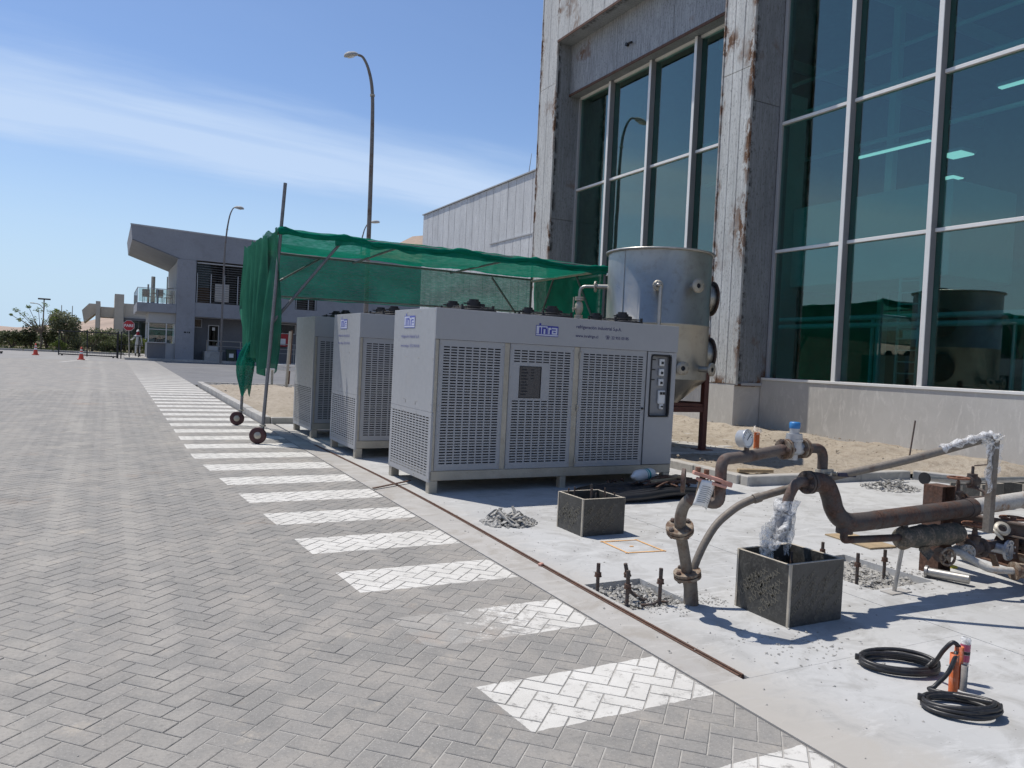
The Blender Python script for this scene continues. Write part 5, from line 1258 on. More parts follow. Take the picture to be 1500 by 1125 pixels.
# ------------------------------------------------------------------ formwork boxes with rods
def formwork(x0, x1, y0, y1, h, label, rods, printed=True, group='plywood formwork boxes on the slab'):
    zb = gz((y0 + y1) / 2) + .004; t = thing('formwork_box', label, 'formwork box', ((x0 + x1) / 2, (y0 + y1) / 2, zb), group); th = .017
    sides = (('f', x0, x1, y0, y0 + th), ('b', x0, x1, y1 - th, y1), ('l', x0, x0 + th, y0 + th + .0005, y1 - th - .0005), ('r', x1 - th, x1, y0 + th + .0005, y1 - th - .0005))
    for k, a, b, c, d in sides:
        j = random.uniform(-.004, .004)
        p = obj('panel', MB().bb(a, b, c, d, zb, zb + h + j), M['ply'], t)
        e = MB(); e.bb(a - .0008, b + .0008, c - .0008, d + .0008, zb + h + j + .0002, zb + h + j + .003)
        if k in 'fb':
            e.bb(a - .0035, a - .0005, c + .001, d - .001, zb + .001, zb + h + j); e.bb(b + .0005, b + .0035, c + .001, d - .001, zb + .001, zb + h + j)
            if k == 'f': e.bb(a - .0034, a + .008, c - .002, c - .0003, zb + .001, zb + h + j)
        obj('panel_rim', e, M['ply_edge'], p)
        if printed and k in 'fl':
            s = .034 if k == 'f' else .05; W_ = (b - a) if k == 'f' else (d - c); ca, sa = math.cos(R(40)), math.sin(R(40))
            rg = random.Random(int(x0 * 100) + ord(k))
            nrow = 9 if k == 'f' else 6
            for r_ in range(nrow):
                for q in range(4):
                    u = .01 + W_ * q / 4.2 + .012 * (r_ % 3); w = .02 + h * (r_ - .3 * (q % 2)) / (nrow + .6)
                    L = s * 3.9
                    if u < .015 or w < .02 or u + L * ca > W_ - .01 or w + L * sa + s > h - .01: continue
                    if k == 'f': o, xd, yd = (a + u, c - .0022, zb + w), (ca, 0, sa), (-sa, 0, ca)
                    else: o, xd, yd = (a - .0012, d - u, zb + w), (0, -ca, sa), (0, sa, ca)
                    mb = MB(); add_text(mb, rg.choice(('PLYMAX', 'PLY MAX', 'PLYMAX')), s, o, xd, yd, bold=.0006); obj('print', mb, M['ply_print'], p)
    for (u, v, z) in rods:
        x, y = lerp(x0, x1, u), lerp(y0, y1, v)
        obj('rod', MB().cyl((x, y, zb), (x + random.uniform(-.008, .008), y, zb + z), .008, n=8), M['rebar'], t)
    return t
formwork(3.745, 4.215, 3.33, 3.785, .385, 'largest black plywood formwork box, nearest the camera beside the rising pipes', ((.2, .75, .30), (.35, .85, .34), (.6, .82, .32), (.8, .75, .36), (.45, .3, .28), (.75, .35, .27)))
formwork(3.785, 4.24, 5.72, 6.15, .33, 'black plywood formwork box with rods standing above its rim by the near cooling unit', ((.14, .8, .375), (.42, .35, .40), (.47, .30, .36), (.72, .30, .35), (.70, .85, .40), (.9, .6, .38), (.97, .35, .35), (.30, .85, .38)))
formwork(9.40, 9.85, 5.55, 5.95, .30, 'far plywood formwork box half hidden behind the hand wheel valve', ((.3, .3, .34),), False)
formwork(10.10, 10.62, 5.45, 5.85, .30, 'plywood formwork box at the right edge behind the pipes', ((.6, .4, .34),), False)

# ------------------------------------------------------------------ anchor rods in the broken-out pits
def anchor(p, top, label, nut, group, bend=None):
    x, y = p; zb = gz(y) - .05; t = thing('anchor_rod', label, 'anchor rod', (x, y, zb), group)
    tp = V((x + (top[0] if len(top) > 1 else 0), y, top[-1]))
    pts = [(x, y, zb), tp] if not bend else spline([V((x, y, zb)) + V(b) for b in bend] + [tp], 6)
    obj('rod', MB().tube(pts, .0125, 10), M['rebar'], t)
    n = V(pts[-2] if bend else pts[0]); d = (tp - n).normalized(); c = tp - d * nut
    mb = MB(); mb.cyl(c - d * .012, c + d * .012, .024, n=6); mb.cyl(c - d * .017, c - d * .0125, .026, n=14); obj('nut', mb, M['rust_beam'], t)
    mb = MB()
    for k in range(14):
        q = tp - d * (.004 + .007 * k); mb.cyl(q - d * .0016, q + d * .0016, .0138, n=10)
    mb_o = obj('thread', mb, M['rebar'], t); mb_o['kind'] = 'stuff'
G1, G2 = 'anchor rods in the near rubble pit', 'anchor rods in the pit behind the largest formwork box'
anchor((3.035, 4.36), (.235,), 'leftmost anchor rod, straight, in the near rubble pit', .075, G1)
anchor((3.035, 4.02), (.275,), 'anchor rod nearest the steel channel in the near rubble pit', .10, G1)
anchor((3.13, 4.17), (-.01, .275), 'leaning anchor rod with its foot bent over in the near rubble pit', .075, G1, [(.14, -.06, .04), (.10, -.04, .045), (.035, 0, .10), (.012, 0, .20)])
anchor((3.27, 3.98), (.28,), 'anchor rod on the right of the near rubble pit, beside the riser pipe', .085, G1)
anchor((5.30, 4.40), (.215,), 'rear left anchor rod in the pit behind the largest formwork box', .07, G2)
anchor((5.13, 3.93), (.25,), 'anchor rod in the middle of the pit behind the largest formwork box', .085, G2)
anchor((5.50, 3.97), (.24,), 'anchor rod on the right of the pit, left of the thin support rod', .075, G2)
anchor((4.62, 3.92), (.27,), 'anchor rod standing just above the rim of the largest formwork box', .075, G2)
mb = MB()
for (x0, x1, y0, y1) in (PIT1, PIT2):
    for i in range(430):
        x, y = random.uniform(x0 + .02, x1 - .02), random.uniform(y0 + .02, y1 - .02); stone(mb, (x, y, gz(y) - .05 + random.uniform(0, .035)), random.choice((.008, .012, .018, .028)))
for i in range(420):
    a = random.uniform(0, 6.28); r = abs(random.gauss(0, .26)); x, y = 5.5 + r * math.cos(a) * 1.3, 3.98 + r * math.sin(a); 
    if PIT2[0] < x < PIT2[1] and PIT2[2] < y < PIT2[3]: continue
    stone(mb, (x, y, gz(y) + .006), random.choice((.005, .008, .012, .018)))
for i in range(260):
    x, y = random.uniform(3.1, 3.75), random.gauss(3.93, .08); stone(mb, (x, y, gz(y) + .006), random.choice((.004, .006, .010)))
struct('pit_rubble', mb, M['rubble'], 'stuff')
obj_ = one('reinforcing_bar', MB().tube(spline([(3.12, 3.98, .05), (3.20, 3.96, .055), (3.27, 4.0, .05), (3.34, 3.97, .05)], 5), .009, 8), M['rebar'], 'short rusty bar lying on the rubble between the anchor rods', 'steel bar')
def pile(cx, cy, rx, ry, h, n, label):
    mb = MB()
    for i in range(n):
        a = random.uniform(0, 6.28); r = random.random() ** .6; x, y = cx + rx * r * math.cos(a), cy + ry * r * math.sin(a)
        stone(mb, (x, y, gz(y) + h * max(0, 1 - r) * random.random() + .008), random.choice((.010, .015, .022, .034)))
    for k in range(14):
        a = random.uniform(0, 6.28); c = V((cx + random.gauss(0, rx * .3), cy + random.gauss(0, ry * .3), gz(cy) + h * .7)); d = V((math.cos(a), math.sin(a), random.uniform(.1, .9))) * random.uniform(.04, .11)
        mb.bar(c - d, c + d, random.uniform(.02, .04), .012)
    o = struct('rubble_pile', mb, M['rubble'], 'stuff'); o['label'] = label
pile(3.42, 6.42, .27, .26, .10, 420, 'heap of broken concrete beside the steel channel'); pile(9.65, 6.95, .45, .35, .12, 300, 'heap of broken concrete by the far kerb')

# ------------------------------------------------------------------ painted square, debris, bars
mb = MB(); P4 = [V((3.865, 5.51, 0)), V((4.205, 5.48, 0)), V((4.20, 5.09, 0)), V((3.85, 5.13, 0))]
for i in range(4):
    a, b = P4[i], P4[(i + 1) % 4]; d = (b - a).normalized(); n = V((-d.y, d.x, 0)) * .011
    m_ = 8
    for k in range(m_):
        p, q = a.lerp(b, k / m_) - d * (.02 if k == 0 else 0), a.lerp(b, (k + 1) / m_) + d * (.02 if k == m_ - 1 else 0); w0, w1 = 1 + .4 * mnoise.noise(p * 9), 1 + .4 * mnoise.noise(q * 9)
        mb.add([(r.x, r.y, gz(r.y) + .0085) for r in (p - n * w0, q - n * w1, q + n * w1, p + n * w0)], [(0, 1, 2, 3)])
mb.add([(4.02 + .022 * math.cos(a * .7854), 5.30 + .016 * math.sin(a * .7854), gz(5.3) + .0085) for a in range(8)], [tuple(range(8))])
struct('paint_mark', mb, M['chalk'], recalc=False)
one('steel_bar', MB().bar((2.68, 8.30, gz(8.3) + .02), (3.24, 8.62, gz(8.6) + .035), .03, .012, .002), M['rust_beam'], 'loose rusty flat bar lying across the steel channel by the near cooling unit', 'steel bar')
one('brick_chip', MB().box((2.965, 5.02, gz(5) + .014), (.045, .03, .02), .006, Matrix.Rotation(.5, 3, 'Z')), M['pink'], 'small orange-pink chip lying on the steel channel', 'chip')
def sheetf(u, v):
    x = lerp(5.0, 6.5, u); y = lerp(6.95, 7.85, v); e = math.sin(u * math.pi) ** .5 * math.sin(v * math.pi) ** .5
    return (x + .08 * math.sin(v * 7), y + .10 * math.sin(u * 5), gz(y) + .012 + e * (.07 + .07 * abs(mnoise.noise(V((u * 5, v * 2.5, 1)))) + .03 * mnoise.noise(V((u * 14, v * 9, 4)))))
mb = MB().grid(60, 40, sheetf)
for k, yy in enumerate((6.96, 7.05, 7.14)): mb.tube(spline([(5.0 + .06 * k, yy, gz(7) + .05), (5.4, yy - .04, gz(7) + .07), (5.9, yy + .02, gz(7) + .09), (6.45, yy, gz(7) + .05)], 6), .045, 10)
one('plastic_sheeting', mb, M['tarp'], 'heap of black plastic sheeting lying in front of the near cooling unit', 'plastic sheet')
bt = thing('gas_bottle', 'white bottle with a teal band lying on the black sheeting', 'bottle', (5.95, 7.5, gz(7.5) + .1))
b0 = V((5.72, 7.50, gz(7.5) + .20)); bd = V((1, .25, .03)).normalized()
obj('body', MB().lathe([(0, -.10), (.022, -.098), (.026, -.07), (.05, -.045), (.072, .0), (.074, .05), (.074, .26), (.06, .30), (0, .31)], b0, bd, 22), M['white_plastic'], bt)
obj('band', MB().lathe([(.0755, .12), (.0755, .135)], b0, bd, 22).lathe([(.0755, .15), (.0755, .185)], b0, bd, 22), simple('teal_print', (.04, .33, .34), .5), bt)
one('timber_offcut', MB().bar((5.75, 7.22, gz(7.2) + .17), (6.28, 7.40, gz(7.4) + .20), .10, .035, .004), M['timber'], 'timber offcut lying on the black sheeting beside the white bottle', 'timber')
mb = MB()
for k in range(9): mb.tube(spline([(5.55 + random.uniform(0, .4), 7.1 + random.uniform(-.1, .3), gz(7) + .15), (6.0, 7.25 + random.uniform(-.1, .2), gz(7) + .17 + random.uniform(0, .05)), (6.45 + random.uniform(-.1, .2), 7.4 + random.uniform(-.2, .2), gz(7) + .14)], 5), .012, 6)
for i in range(70): stone(mb, (random.uniform(5.5, 6.7), random.uniform(7.5, 8.0), gz(7.7) + .04 + random.uniform(0, .06)), random.uniform(.015, .05))
o = struct('scrap', mb, M['rust_beam'], 'stuff'); o['label'] = 'rusty wire and scrap on the black sheeting'
one('timber_offcut', MB().bar((7.86, 8.02, gz(8) + .13), (8.35, 7.86, gz(8) + .135), .085, .045, .004), M['timber'], 'yellowish timber offcut lying on the sand behind the gauge', 'timber')
one('plywood_offcut', MB().bar((6.34, 5.10, gz(5) + .012), (6.28, 4.55, gz(4.6) + .014), .32, .014, .002), M['timber'], 'thin plywood offcut lying on the slab behind the large header pipe', 'plywood')
one('pipe_stub', MB().cyl((5.78, 3.80, .085), (5.88, 3.52, .090), .036, n=16).cyl((5.776, 3.81, .085), (5.783, 3.792, .085), .050, n=18), M['steel_pipe'], 'short flanged pipe stub lying on the slab at the foot of the rusty stanchion', 'pipe')
one('yellow_disc', MB().lathe([(0, .012), (.045, .012), (.05, .004), (.05, 0)], (6.30, 3.93, gz(3.9) + .004), n=18), simple('yellow_plastic', (.62, .52, .05), .5), 'yellow plastic disc lying on the slab behind the pipe stub', 'disc')
one('steel_stake', MB().cyl((11.45, 7.95, .25), (11.60, 7.98, .93), .013, n=8), M['rebar'], 'thin rusty stake standing in the sand before the concrete wall', 'stake')
st_ = thing('pipe_stake', 'orange capped stake standing in the shaded sand beside the gauge', 'stake', (10.2, 10.0, .2))
obj('tube', MB().cyl((10.2, 10.0, .15), (10.2, 10.0, .53), .05, n=14), M['orange'], st_)
obj('cap_wrap', film((10.2, 10.0, .55), .09, 8, 11), M['film'], st_)

# ------------------------------------------------------------------ conduits and cable coils
CG = 'conduits rising from the slab at lower right'
def conduit(p, top, r, m, label, extra=None):
    t = thing('conduit', label, 'conduit', (p[0], p[1], gz(p[1])), CG)
    o = obj('tube', MB().lathe([(r, -.01), (r, 1), (r * .86, 1), (r * .86, .6)] if False else [(r, -.01), (r, top[2] - gz(p[1])), (r * .84, top[2] - gz(p[1])), (r * .84, top[2] - gz(p[1]) - .08)], (p[0], p[1], gz(p[1]) + .003), (top[0], top[1], 1), 18), m, t)
    obj('bore', MB().cyl((p[0] + top[0] * .1, p[1], top[2] - .06), (p[0] + top[0] * .1, p[1] + .0001, top[2] - .059), r * .83, n=14), M['black'], t)
    return t
conduit((3.838, 2.345), (-.02, 0, .222), .0215, M['orange'], 'nearest orange conduit with a black cable leaving its top')
conduit((3.915, 2.375), (.02, 0, .236), .0215, M['orange'], 'orange conduit standing behind the nearest one')
conduit((3.905, 2.335), (.02, 0, .155), .0165, M['grey_tube'], 'short grey conduit in front of the two orange ones')
c4 = conduit((4.005, 2.40), (.07, .02, .235), .019, M['grey_tube'], 'leaning grey conduit wrapped in pink printed film, right of the orange ones')
mb = MB()
a0, a1 = V((4.005, 2.40, .12)), V((4.017, 2.404, .262))
mb.lathe([(.0215, 0), (.023, .05), (.0225, .09), (.026, .135), (.018, .145)], V((4.0125, 2.4025, .118)), (.07, .02, 1), 16); obj('film_sleeve', mb, M['film'], c4)
mb = MB(); mb.lathe([(.0238, .02), (.0243, .055)], V((4.0125, 2.4025, .118)), (.07, .02, 1), 16); mb.lathe([(.0242, .075), (.0242, .11)], V((4.0125, 2.4025, .118)), (.07, .02, 1), 16); obj('film_print', mb, M['pink_print'], c4)
obj('tape', MB().lathe([(.0248, .058), (.0248, .073)], V((4.0125, 2.4025, .118)), (.07, .02, 1), 16), M['black'], c4)
def coil(c, rx, ry, ang, turns, lead, label, seed):
    rg = random.Random(seed); t = thing('cable_coil', label, 'cable', (c[0], c[1], gz(c[1])), 'coiled black cables beside the conduits'); ca, sa = math.cos(ang), math.sin(ang)
    pts = []; N = 26 * turns
    for i in range(N + 1):
        a = i / 26 * 6.2832; k = i / N; j = .92 + .16 * mnoise.noise(V((i * .09, seed, 0))) + .05 * math.sin(k * 17)
        u, v = rx * j * math.cos(a), ry * j * math.sin(a); z = .013 + .055 * k * (.5 + .5 * math.sin(a * .5 + seed) ** 2) + .010 * mnoise.noise(V((i * .13, 2, seed)))
        pts.append((c[0] + u * ca - v * sa, c[1] + u * sa + v * ca, gz(c[1]) + .005 + max(.010, z)))
    obj('cable', MB().tube(pts, .0108, 9), M['cable'], t)
    obj('lead', MB().tube(spline([pts[-1]] + lead, 8), .0112, 9), M['cable'], t)
    for a in (.1, 2.9):
        q = V((c[0] + rx * math.cos(a) * ca - ry * math.sin(a) * sa, c[1] + rx * math.cos(a) * sa + ry * math.sin(a) * ca, gz(c[1]) + .035)); tg = V((-rx * math.sin(a) * ca - ry * math.cos(a) * sa, -rx * math.sin(a) * sa + ry * math.cos(a) * ca, 0)).normalized()
        obj('tie', MB().bar(q - tg * .009 + V((0, 0, .012)), q + tg * .009 + V((0, 0, .006)), .036, .036, .010), M['cable'], t)
coil((3.83, 2.645), .205, .125, R(-33), 6, [(3.93, 2.55, .06), (3.90, 2.53, .07), (3.875, 2.47, .13), (3.86, 2.42, .21), (3.885, 2.39, .258), (3.918, 2.376, .235)], 'left black cable coil, running up into the rear orange conduit', 1)
coil((3.645, 2.185), .170, .118, R(-38), 5, [(3.70, 2.36, .05), (3.735, 2.375, .06), (3.785, 2.345, .13), (3.82, 2.335, .205), (3.838, 2.342, .228), (3.842, 2.346, .20)], 'right black cable coil, lying nearest the camera at the lower right', 2)
# ------------------------------------------------------------------ lamp posts
def lamp_post(base, pts, head_dir, label, r0=.085, r1=.035, hs=1.0, m=None):
    x, y, z = base; m = m or M['pole']
    t = thing('street_lamp', label, 'street lamp', base, 'street lamps round the yard')
    pl = spline([base] + pts, 8); n = len(pl)
    obj('pole', MB().tube(pl, [lerp(r0, r1, min(1, i / n * 1.15)) for i in range(n)], 12), m, t)
    obj('base_plate', MB().bb(x - .2, x + .2, y - .2, y + .2, z, z + .02), M['galv'], t)
    mid = V(pl[int(n * .55)]); obj('collar', MB().cyl(mid - V((0, 0, .03)), mid + V((0, 0, .03)), r0 * .95, n=12), M['galv'], t)
    e = V(pl[-1]); d = V(head_dir).normalized()
    h = MB(); a = d; b = V((0, 0, 1)).cross(a).normalized(); c = a.cross(b)
    prof = [(0, .05, .05), (.10, .13, .11), (.25, .21, .15), (.45, .23, .16), (.60, .16, .12), (.68, .04, .05)]; N = 12; vs = []; fs = []
    for s_, w, hh in prof:
        for k in range(N):
            an = 6.2832 * k / N; vs.append(e + a * s_ * hs + b * w * hs * math.cos(an) + c * hh * hs * (math.sin(an) if math.sin(an) > 0 else .35 * math.sin(an)))
    for i in range(len(prof) - 1):
        for k in range(N): fs.append((i * N + k, i * N + (k + 1) % N, (i + 1) * N + (k + 1) % N, (i + 1) * N + k))
    h.add(vs, fs + [tuple(range(N))[::-1], tuple(range((len(prof) - 1) * N, len(prof) * N))], True)
    obj('lamp_head', h, M['stucco_pale'], t)
    obj('lens', MB().lathe([(0, -.05), (.10, -.04), (.13, 0), (.12, .01)], e + a * .38 * hs - c * .03 * hs, c, 16), M['white_plastic'], t)
lamp_post((7.60, 25.0, gz(25)), [(7.58, 25, 3.5), (7.57, 25, 7), (7.55, 25, 9.0), (7.50, 25, 10.2), (7.36, 25, 10.85), (7.16, 25, 11.22), (6.98, 25, 11.28)], (-1, -.35, -.42), 'tall grey street lamp with a curved arm rising behind the green canopy', .085, .04, .80)
lamp_post((6.66, 53.8, gz(53.8)), [(6.66, 53.8, 4), (6.69, 53.8, 7.5), (6.76, 53.8, 9.0), (6.90, 53.8, 10.1), (7.06, 53.8, 10.62), (7.18, 53.8, 10.78)], (.9, -.5, -.1), 'thin street lamp standing in front of the gatehouse', .075, .035, .95)
lamp_post((20.6, 70, gz(70)), [(20.6, 70, 5), (20.55, 70, 11.2), (20.7, 70, 12.7), (21.0, 70, 13.5), (21.3, 70, 13.75)], (1, -.3, .1), 'small far street lamp peeping over the canopy beside the tall one', .08, .045, 1.3, M['frame_tube'])

# ------------------------------------------------------------------ guard rail, posts and bins by the cross street
gr = thing('guard_rail', 'low white guard rail between the canopy and the cross street', 'guard rail', (5.6, 28.0, gz(28)))
for z in (.86, .98): obj('rail', MB().bb(4.9, 12.0, 27.95, 28.0, gz(28) + z - .27, gz(28) + z - .17, .01), M['white'], gr)
for x in (5.2, 7.2, 9.2, 11.2): obj('post', MB().bb(x - .04, x + .04, 28.005, 28.07, gz(28) - .1, gz(28) + .75, .006), M['galv'], gr)
one('steel_post', MB().cyl((5.50, 27.05, gz(27)), (5.58, 27.05, gz(27) + 1.98), .05, n=14), M['galv'], 'grey steel post standing left of the farthest cooling unit', 'post')
one('steel_post', MB().cyl((5.88, 28.6, gz(28)), (5.95, 28.6, gz(28) + 2.05), .045, n=12), M['rust_beam'], 'thin rusty post just behind the grey one beside the farthest cooling unit', 'post')

# ------------------------------------------------------------------ gatehouse
GY = 55.0; GZ = gz(GY) + .13
gh = thing('gatehouse', 'two storey grey gatehouse with a sloping cantilevered roof and balcony', 'building', (8, 58, GZ))
prof = [(1.18, 9.14), (26, 8.40), (26, 7.25), (4.08, 7.25), (1.28, 8.22)]
obj('roof', MB().prism(prof, (GY, GY + 10.6), 'y'), M['stucco'], gh)
obj('roof_edge', MB().bar((1.15, GY - .015, 9.15), (26, GY - .015, 8.42), .03, .09), M['alu_grey'], gh)
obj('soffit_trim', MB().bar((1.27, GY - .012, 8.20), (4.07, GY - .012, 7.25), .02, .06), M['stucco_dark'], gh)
mb = MB(); mb.bb(3.98, 5.12, GY + .002, GY + .8, GZ - .1, 7.248, .02); obj('pillar', mb, M['stucco'], gh)
obj('side_wall', MB().bb(4.10, 4.40, GY + .805, GY + 10.5, 4.25, 7.247), M['stucco_pale'], gh)
mb = MB(); mb.bb(5.122, 26, GY + .05, GY + 1.2, 3.55, 4.48); obj('floor_band', mb, M['stucco'], gh)
mb = MB(); mb.bb(8.85, 11.6, GY + .06, GY + .5, 4.482, 7.248); mb.bb(13.1, 26, GY + .06, GY + .5, 4.482, 7.248); mb.bb(11.6, 13.1, GY + .06, GY + .5, 5.4, 7.248); obj('upper_wall', mb, M['stucco'], gh)
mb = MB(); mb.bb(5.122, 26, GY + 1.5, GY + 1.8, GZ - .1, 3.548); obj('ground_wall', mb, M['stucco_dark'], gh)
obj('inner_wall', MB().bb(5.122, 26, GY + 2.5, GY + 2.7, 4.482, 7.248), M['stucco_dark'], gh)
# upper louvred windows
for x0, x1, z0, z1 in ((5.18, 8.80, 4.50, 7.15), (11.65, 13.05, 4.5, 5.35)):
    w = obj('window', MB().bb(x0, x1, GY + .42, GY + .43, z0, z1), M['glass_dark'], gh)
    for k in range(int((z1 - z0) / .155)):
        obj('louvre', MB().bar((x0, GY + .22, z0 + .08 + k * .155), (x1, GY + .22, z0 + .08 + k * .155), .12, .018), M['blind'], w)
    for i in range(int((x1 - x0) / .85) + 2):
        xx = min(x1 - .03, x0 + .03 + i * .85); obj('window_mullion', MB().bb(xx - .025, xx + .025, GY + .10, GY + .14, z0, z0 + (z1 - z0) * (.72 if x1 < 10 else 1)), M['alu_grey'], w)
    if x1 < 10: obj('window_head', MB().bb(x0, x1, GY + .11, GY + .15, z1 - .08, z1), M['alu_grey'], w); obj('blind', MB().bb(6.35, 7.25, GY + .39, GY + .40, 4.65, 5.85), M['white_plastic'], w)
# ground floor openings
def opening(name, x0, x1, z0, z1, y, frame, pane, n=1):
    w = obj(name, MB().bb(x0, x1, y - .05, y - .001, z0, z0 + .05).bb(x0, x1, y - .05, y - .001, z1 - .05, z1).bb(x0, x0 + .05, y - .05, y - .001, z0 + .051, z1 - .051).bb(x1 - .05, x1, y - .05, y - .001, z0 + .051, z1 - .051), frame, gh)
    for i in range(n):
        a, b = lerp(x0 + .05, x1 - .05, i / n), lerp(x0 + .05, x1 - .05, (i + 1) / n); obj('pane', MB().bb(a + .02, b - .02, y - .03, y - .02, z0 + .06, z1 - .06), pane, w)
    return w
yw = GY + 1.5
opening('window', 5.22, 5.72, 2.86, 3.46, yw, M['alu_grey'], M['glass_dark'])
dr = opening('door', 6.12, 6.82, GZ, 3.08, yw, M['door_white'], M['glass_dark']); obj('door_panel', MB().bb(6.18, 6.76, yw - .045, yw - .03, GZ + .02, 1.65), M['door_white'], dr); obj('handle', MB().bb(6.68, 6.72, yw - .10, yw - .046, 1.7, 1.85), M['galv'], dr); obj('notice', MB().bb(6.38, 6.56, yw - .034, yw - .031, 2.72, 2.92), M['white'], dr)
opening('window', 10.2, 12.0, 2.75, 3.45, yw, M['door_white'], M['glass_dark'], 2); opening('window', 14, 17, 2.2, 3.3, yw, M['alu_grey'], M['glass_dark'], 3)
fb = obj('hose_cabinet', MB().bb(10.75, 11.45, yw - .25, yw - .001, 1.85, 2.75, .02), M['red'], gh); obj('cabinet_face', MB().bb(10.92, 11.28, yw - .262, yw - .251, 1.95, 2.4), M['white'], fb)
obj('ramp', MB().bb(5.82, 6.95, GY + .25, yw - .01, GZ - .1, 1.28, .01), M['kerb'], gh)
rl = obj('handrail', MB().cyl((5.95, GY + .35, 2.0), (11.8, GY + .35, 2.0), .03, n=8).cyl((5.95, GY + .35, 1.65), (11.8, GY + .35, 1.65), .022, n=8).cyl((5.95, GY + .35, 1.35), (11.8, GY + .35, 1.35), .022, n=8), M['galv'], gh)
for x in (5.95, 6.9, 8.1, 9.3, 10.5, 11.7): obj('rail_post', MB().cyl((x, GY + .35, GZ), (x, GY + .35, 2.02), .025, n=8), M['galv'], rl)
obj('wall_mark', MB().bb(4.48, 4.62, GY - .004, GY + .001, 2.42, 2.52).bb(4.66, 4.72, GY - .004, GY + .001, 2.42, 2.52).bb(4.76, 4.86, GY - .004, GY + .001, 2.42, 2.52), M['black'], gh)
# balcony
obj('balcony', MB().bb(1.66, 3.978, GY, GY + 7, 3.66, 4.25, .02), M['stucco'], gh)
bx = MB(); rail = obj('balustrade', MB().bb(1.66, 3.97, GY + .03, GY + .07, 5.17, 5.21).bb(1.66, 1.70, GY + .071, GY + 6.9, 5.17, 5.21), M['alu_grey'], gh)
for i in range(2): obj('glass_panel', MB().bb(1.74 + i * 1.15, 2.80 + i * 1.12, GY + .045, GY + .055, 4.30, 5.15), M['glass_clear'], rail)
for i in range(4): obj('glass_panel', MB().bb(1.675, 1.685, GY + .15 + i * 1.7, GY + 1.75 + i * 1.7, 4.30, 5.15), M['glass_clear'], rail)
for x, y in ((1.68, .05), (2.82, .05), (3.93, .05), (1.68, 1.8), (1.68, 3.5), (1.68, 5.2), (1.68, 6.88)): obj('rail_post', MB().bb(x - .02, x + .02, GY + y - .02, GY + y + .02, 4.25, 5.17), M['alu_grey'], rail)
CH = 'teal chairs on the balcony'
def chair(x, y, a, label):
    t = thing('balcony_chair', label, 'chair', (x, y, 4.25), CH); ro = Matrix.Rotation(a, 3, 'Z')
    def q(px_, py_, z): v = ro @ V((px_, py_, 0)); return (x + v.x, y + v.y, 4.25 + z)
    obj('seat', MB().box(q(0, 0, .44), (.46, .46, .04), .01, ro), M['teal'], t); obj('backrest', MB().box(q(0, .22, .70), (.46, .03, .46), .01, ro), M['teal'], t)
    for sx in (-.2, .2):
        for sy in (-.2, .2): obj('leg', MB().cyl(q(sx, sy, 0), q(sx, sy, .42), .018, n=6), M['teal'], t)
        obj('armrest', MB().bar(q(sx * 1.1, -.2, .64), q(sx * 1.1, .22, .64), .04, .025), M['teal'], t)
chair(2.25, 56.0, .2, 'leftmost teal chair on the balcony'); chair(2.95, 55.7, 3.3, 'teal chair in the middle of the balcony with its back to the railing'); chair(3.55, 56.1, -1.3, 'teal chair beside the wall on the balcony')
tb = thing('balcony_table', 'small round table among the teal chairs on the balcony', 'table', (2.95, 56.4, 4.25)); obj('tabletop', MB().cyl((2.95, 56.4, 4.95), (2.95, 56.4, 4.98), .42, n=20), M['teal'], tb); obj('leg', MB().cyl((2.95, 56.4, 4.25), (2.95, 56.4, 4.95), .04, n=10), M['teal'], tb)
pt = thing('patio_heater', 'pale upright column standing on the balcony behind the chairs', 'column', (2.75, 59, 4.25)); obj('column', MB().cyl((2.75, 59, 4.25), (2.75, 59, 6.25), .13, n=12), M['beige'], pt); obj('side_pipe', MB().cyl((2.45, 59, 4.25), (2.45, 59, 5.7), .06, n=10), M['beige'], pt)
one('balcony_mast', MB().cyl((3.55, 57.5, 4.25), (3.55, 57.5, 6.2), .04, n=8).cyl((3.55, 57.5, 5.4), (3.95, 57.5, 5.45), .025, n=6), M['galv'], 'thin mast standing on the balcony by the wall', 'mast')
# guard booth under the balcony
bo = MB(); bo.bb(2.36, 3.976, GY + .25, GY + .40, GZ - .05, 1.70); bo.bb(2.36, 2.50, GY + .401, GY + 4, GZ - .05, 1.70); bo.bb(2.36, 3.976, GY + .25, GY + 4, 2.99, 3.655); bo.bb(2.5, 3.976, GY + 3.8, GY + 4, GZ - .05, 2.98)
booth = obj('guard_booth', bo, M['stucco_pale'], gh)
obj('booth_base', MB().bb(2.33, 3.42, GY + .235, GY + .249, GZ - .04, 1.68), M['stucco_dark'], booth)
for x0, x1, z0, z1 in ((2.42, 3.40, 1.75, 2.55), (2.42, 3.40, 2.60, 2.96), (3.48, 3.92, 1.75, 2.55), (3.48, 3.92, 2.60, 2.96)): obj('booth_pane', MB().bb(x0, x1, GY + .30, GY + .31, z0, z1), M['glass_clear'], booth)
for i in range(3): obj('booth_pane', MB().bb(2.42, 2.43, GY + .45 + i * 1.1, GY + 1.5 + i * 1.1, 1.75, 2.96), M['glass_clear'], booth)
mb = MB()
for x in (2.39, 3.44, 3.94): mb.bb(x - .03, x + .03, GY + .26, GY + .34, 1.71, 2.985)
mb.bb(2.42, 3.41, GY + .27, GY + .33, 2.555, 2.595); mb.bb(3.47, 3.91, GY + .27, GY + .33, 2.555, 2.595); mb.bb(2.30, 3.42, GY + .10, GY + .40, 1.700, 1.735)
obj('booth_frame', mb, M['door_white'], booth)
obj('booth_door', MB().bb(3.46, 3.93, GY + .238, GY + .249, GZ, 1.68), M['door_grey'], booth)
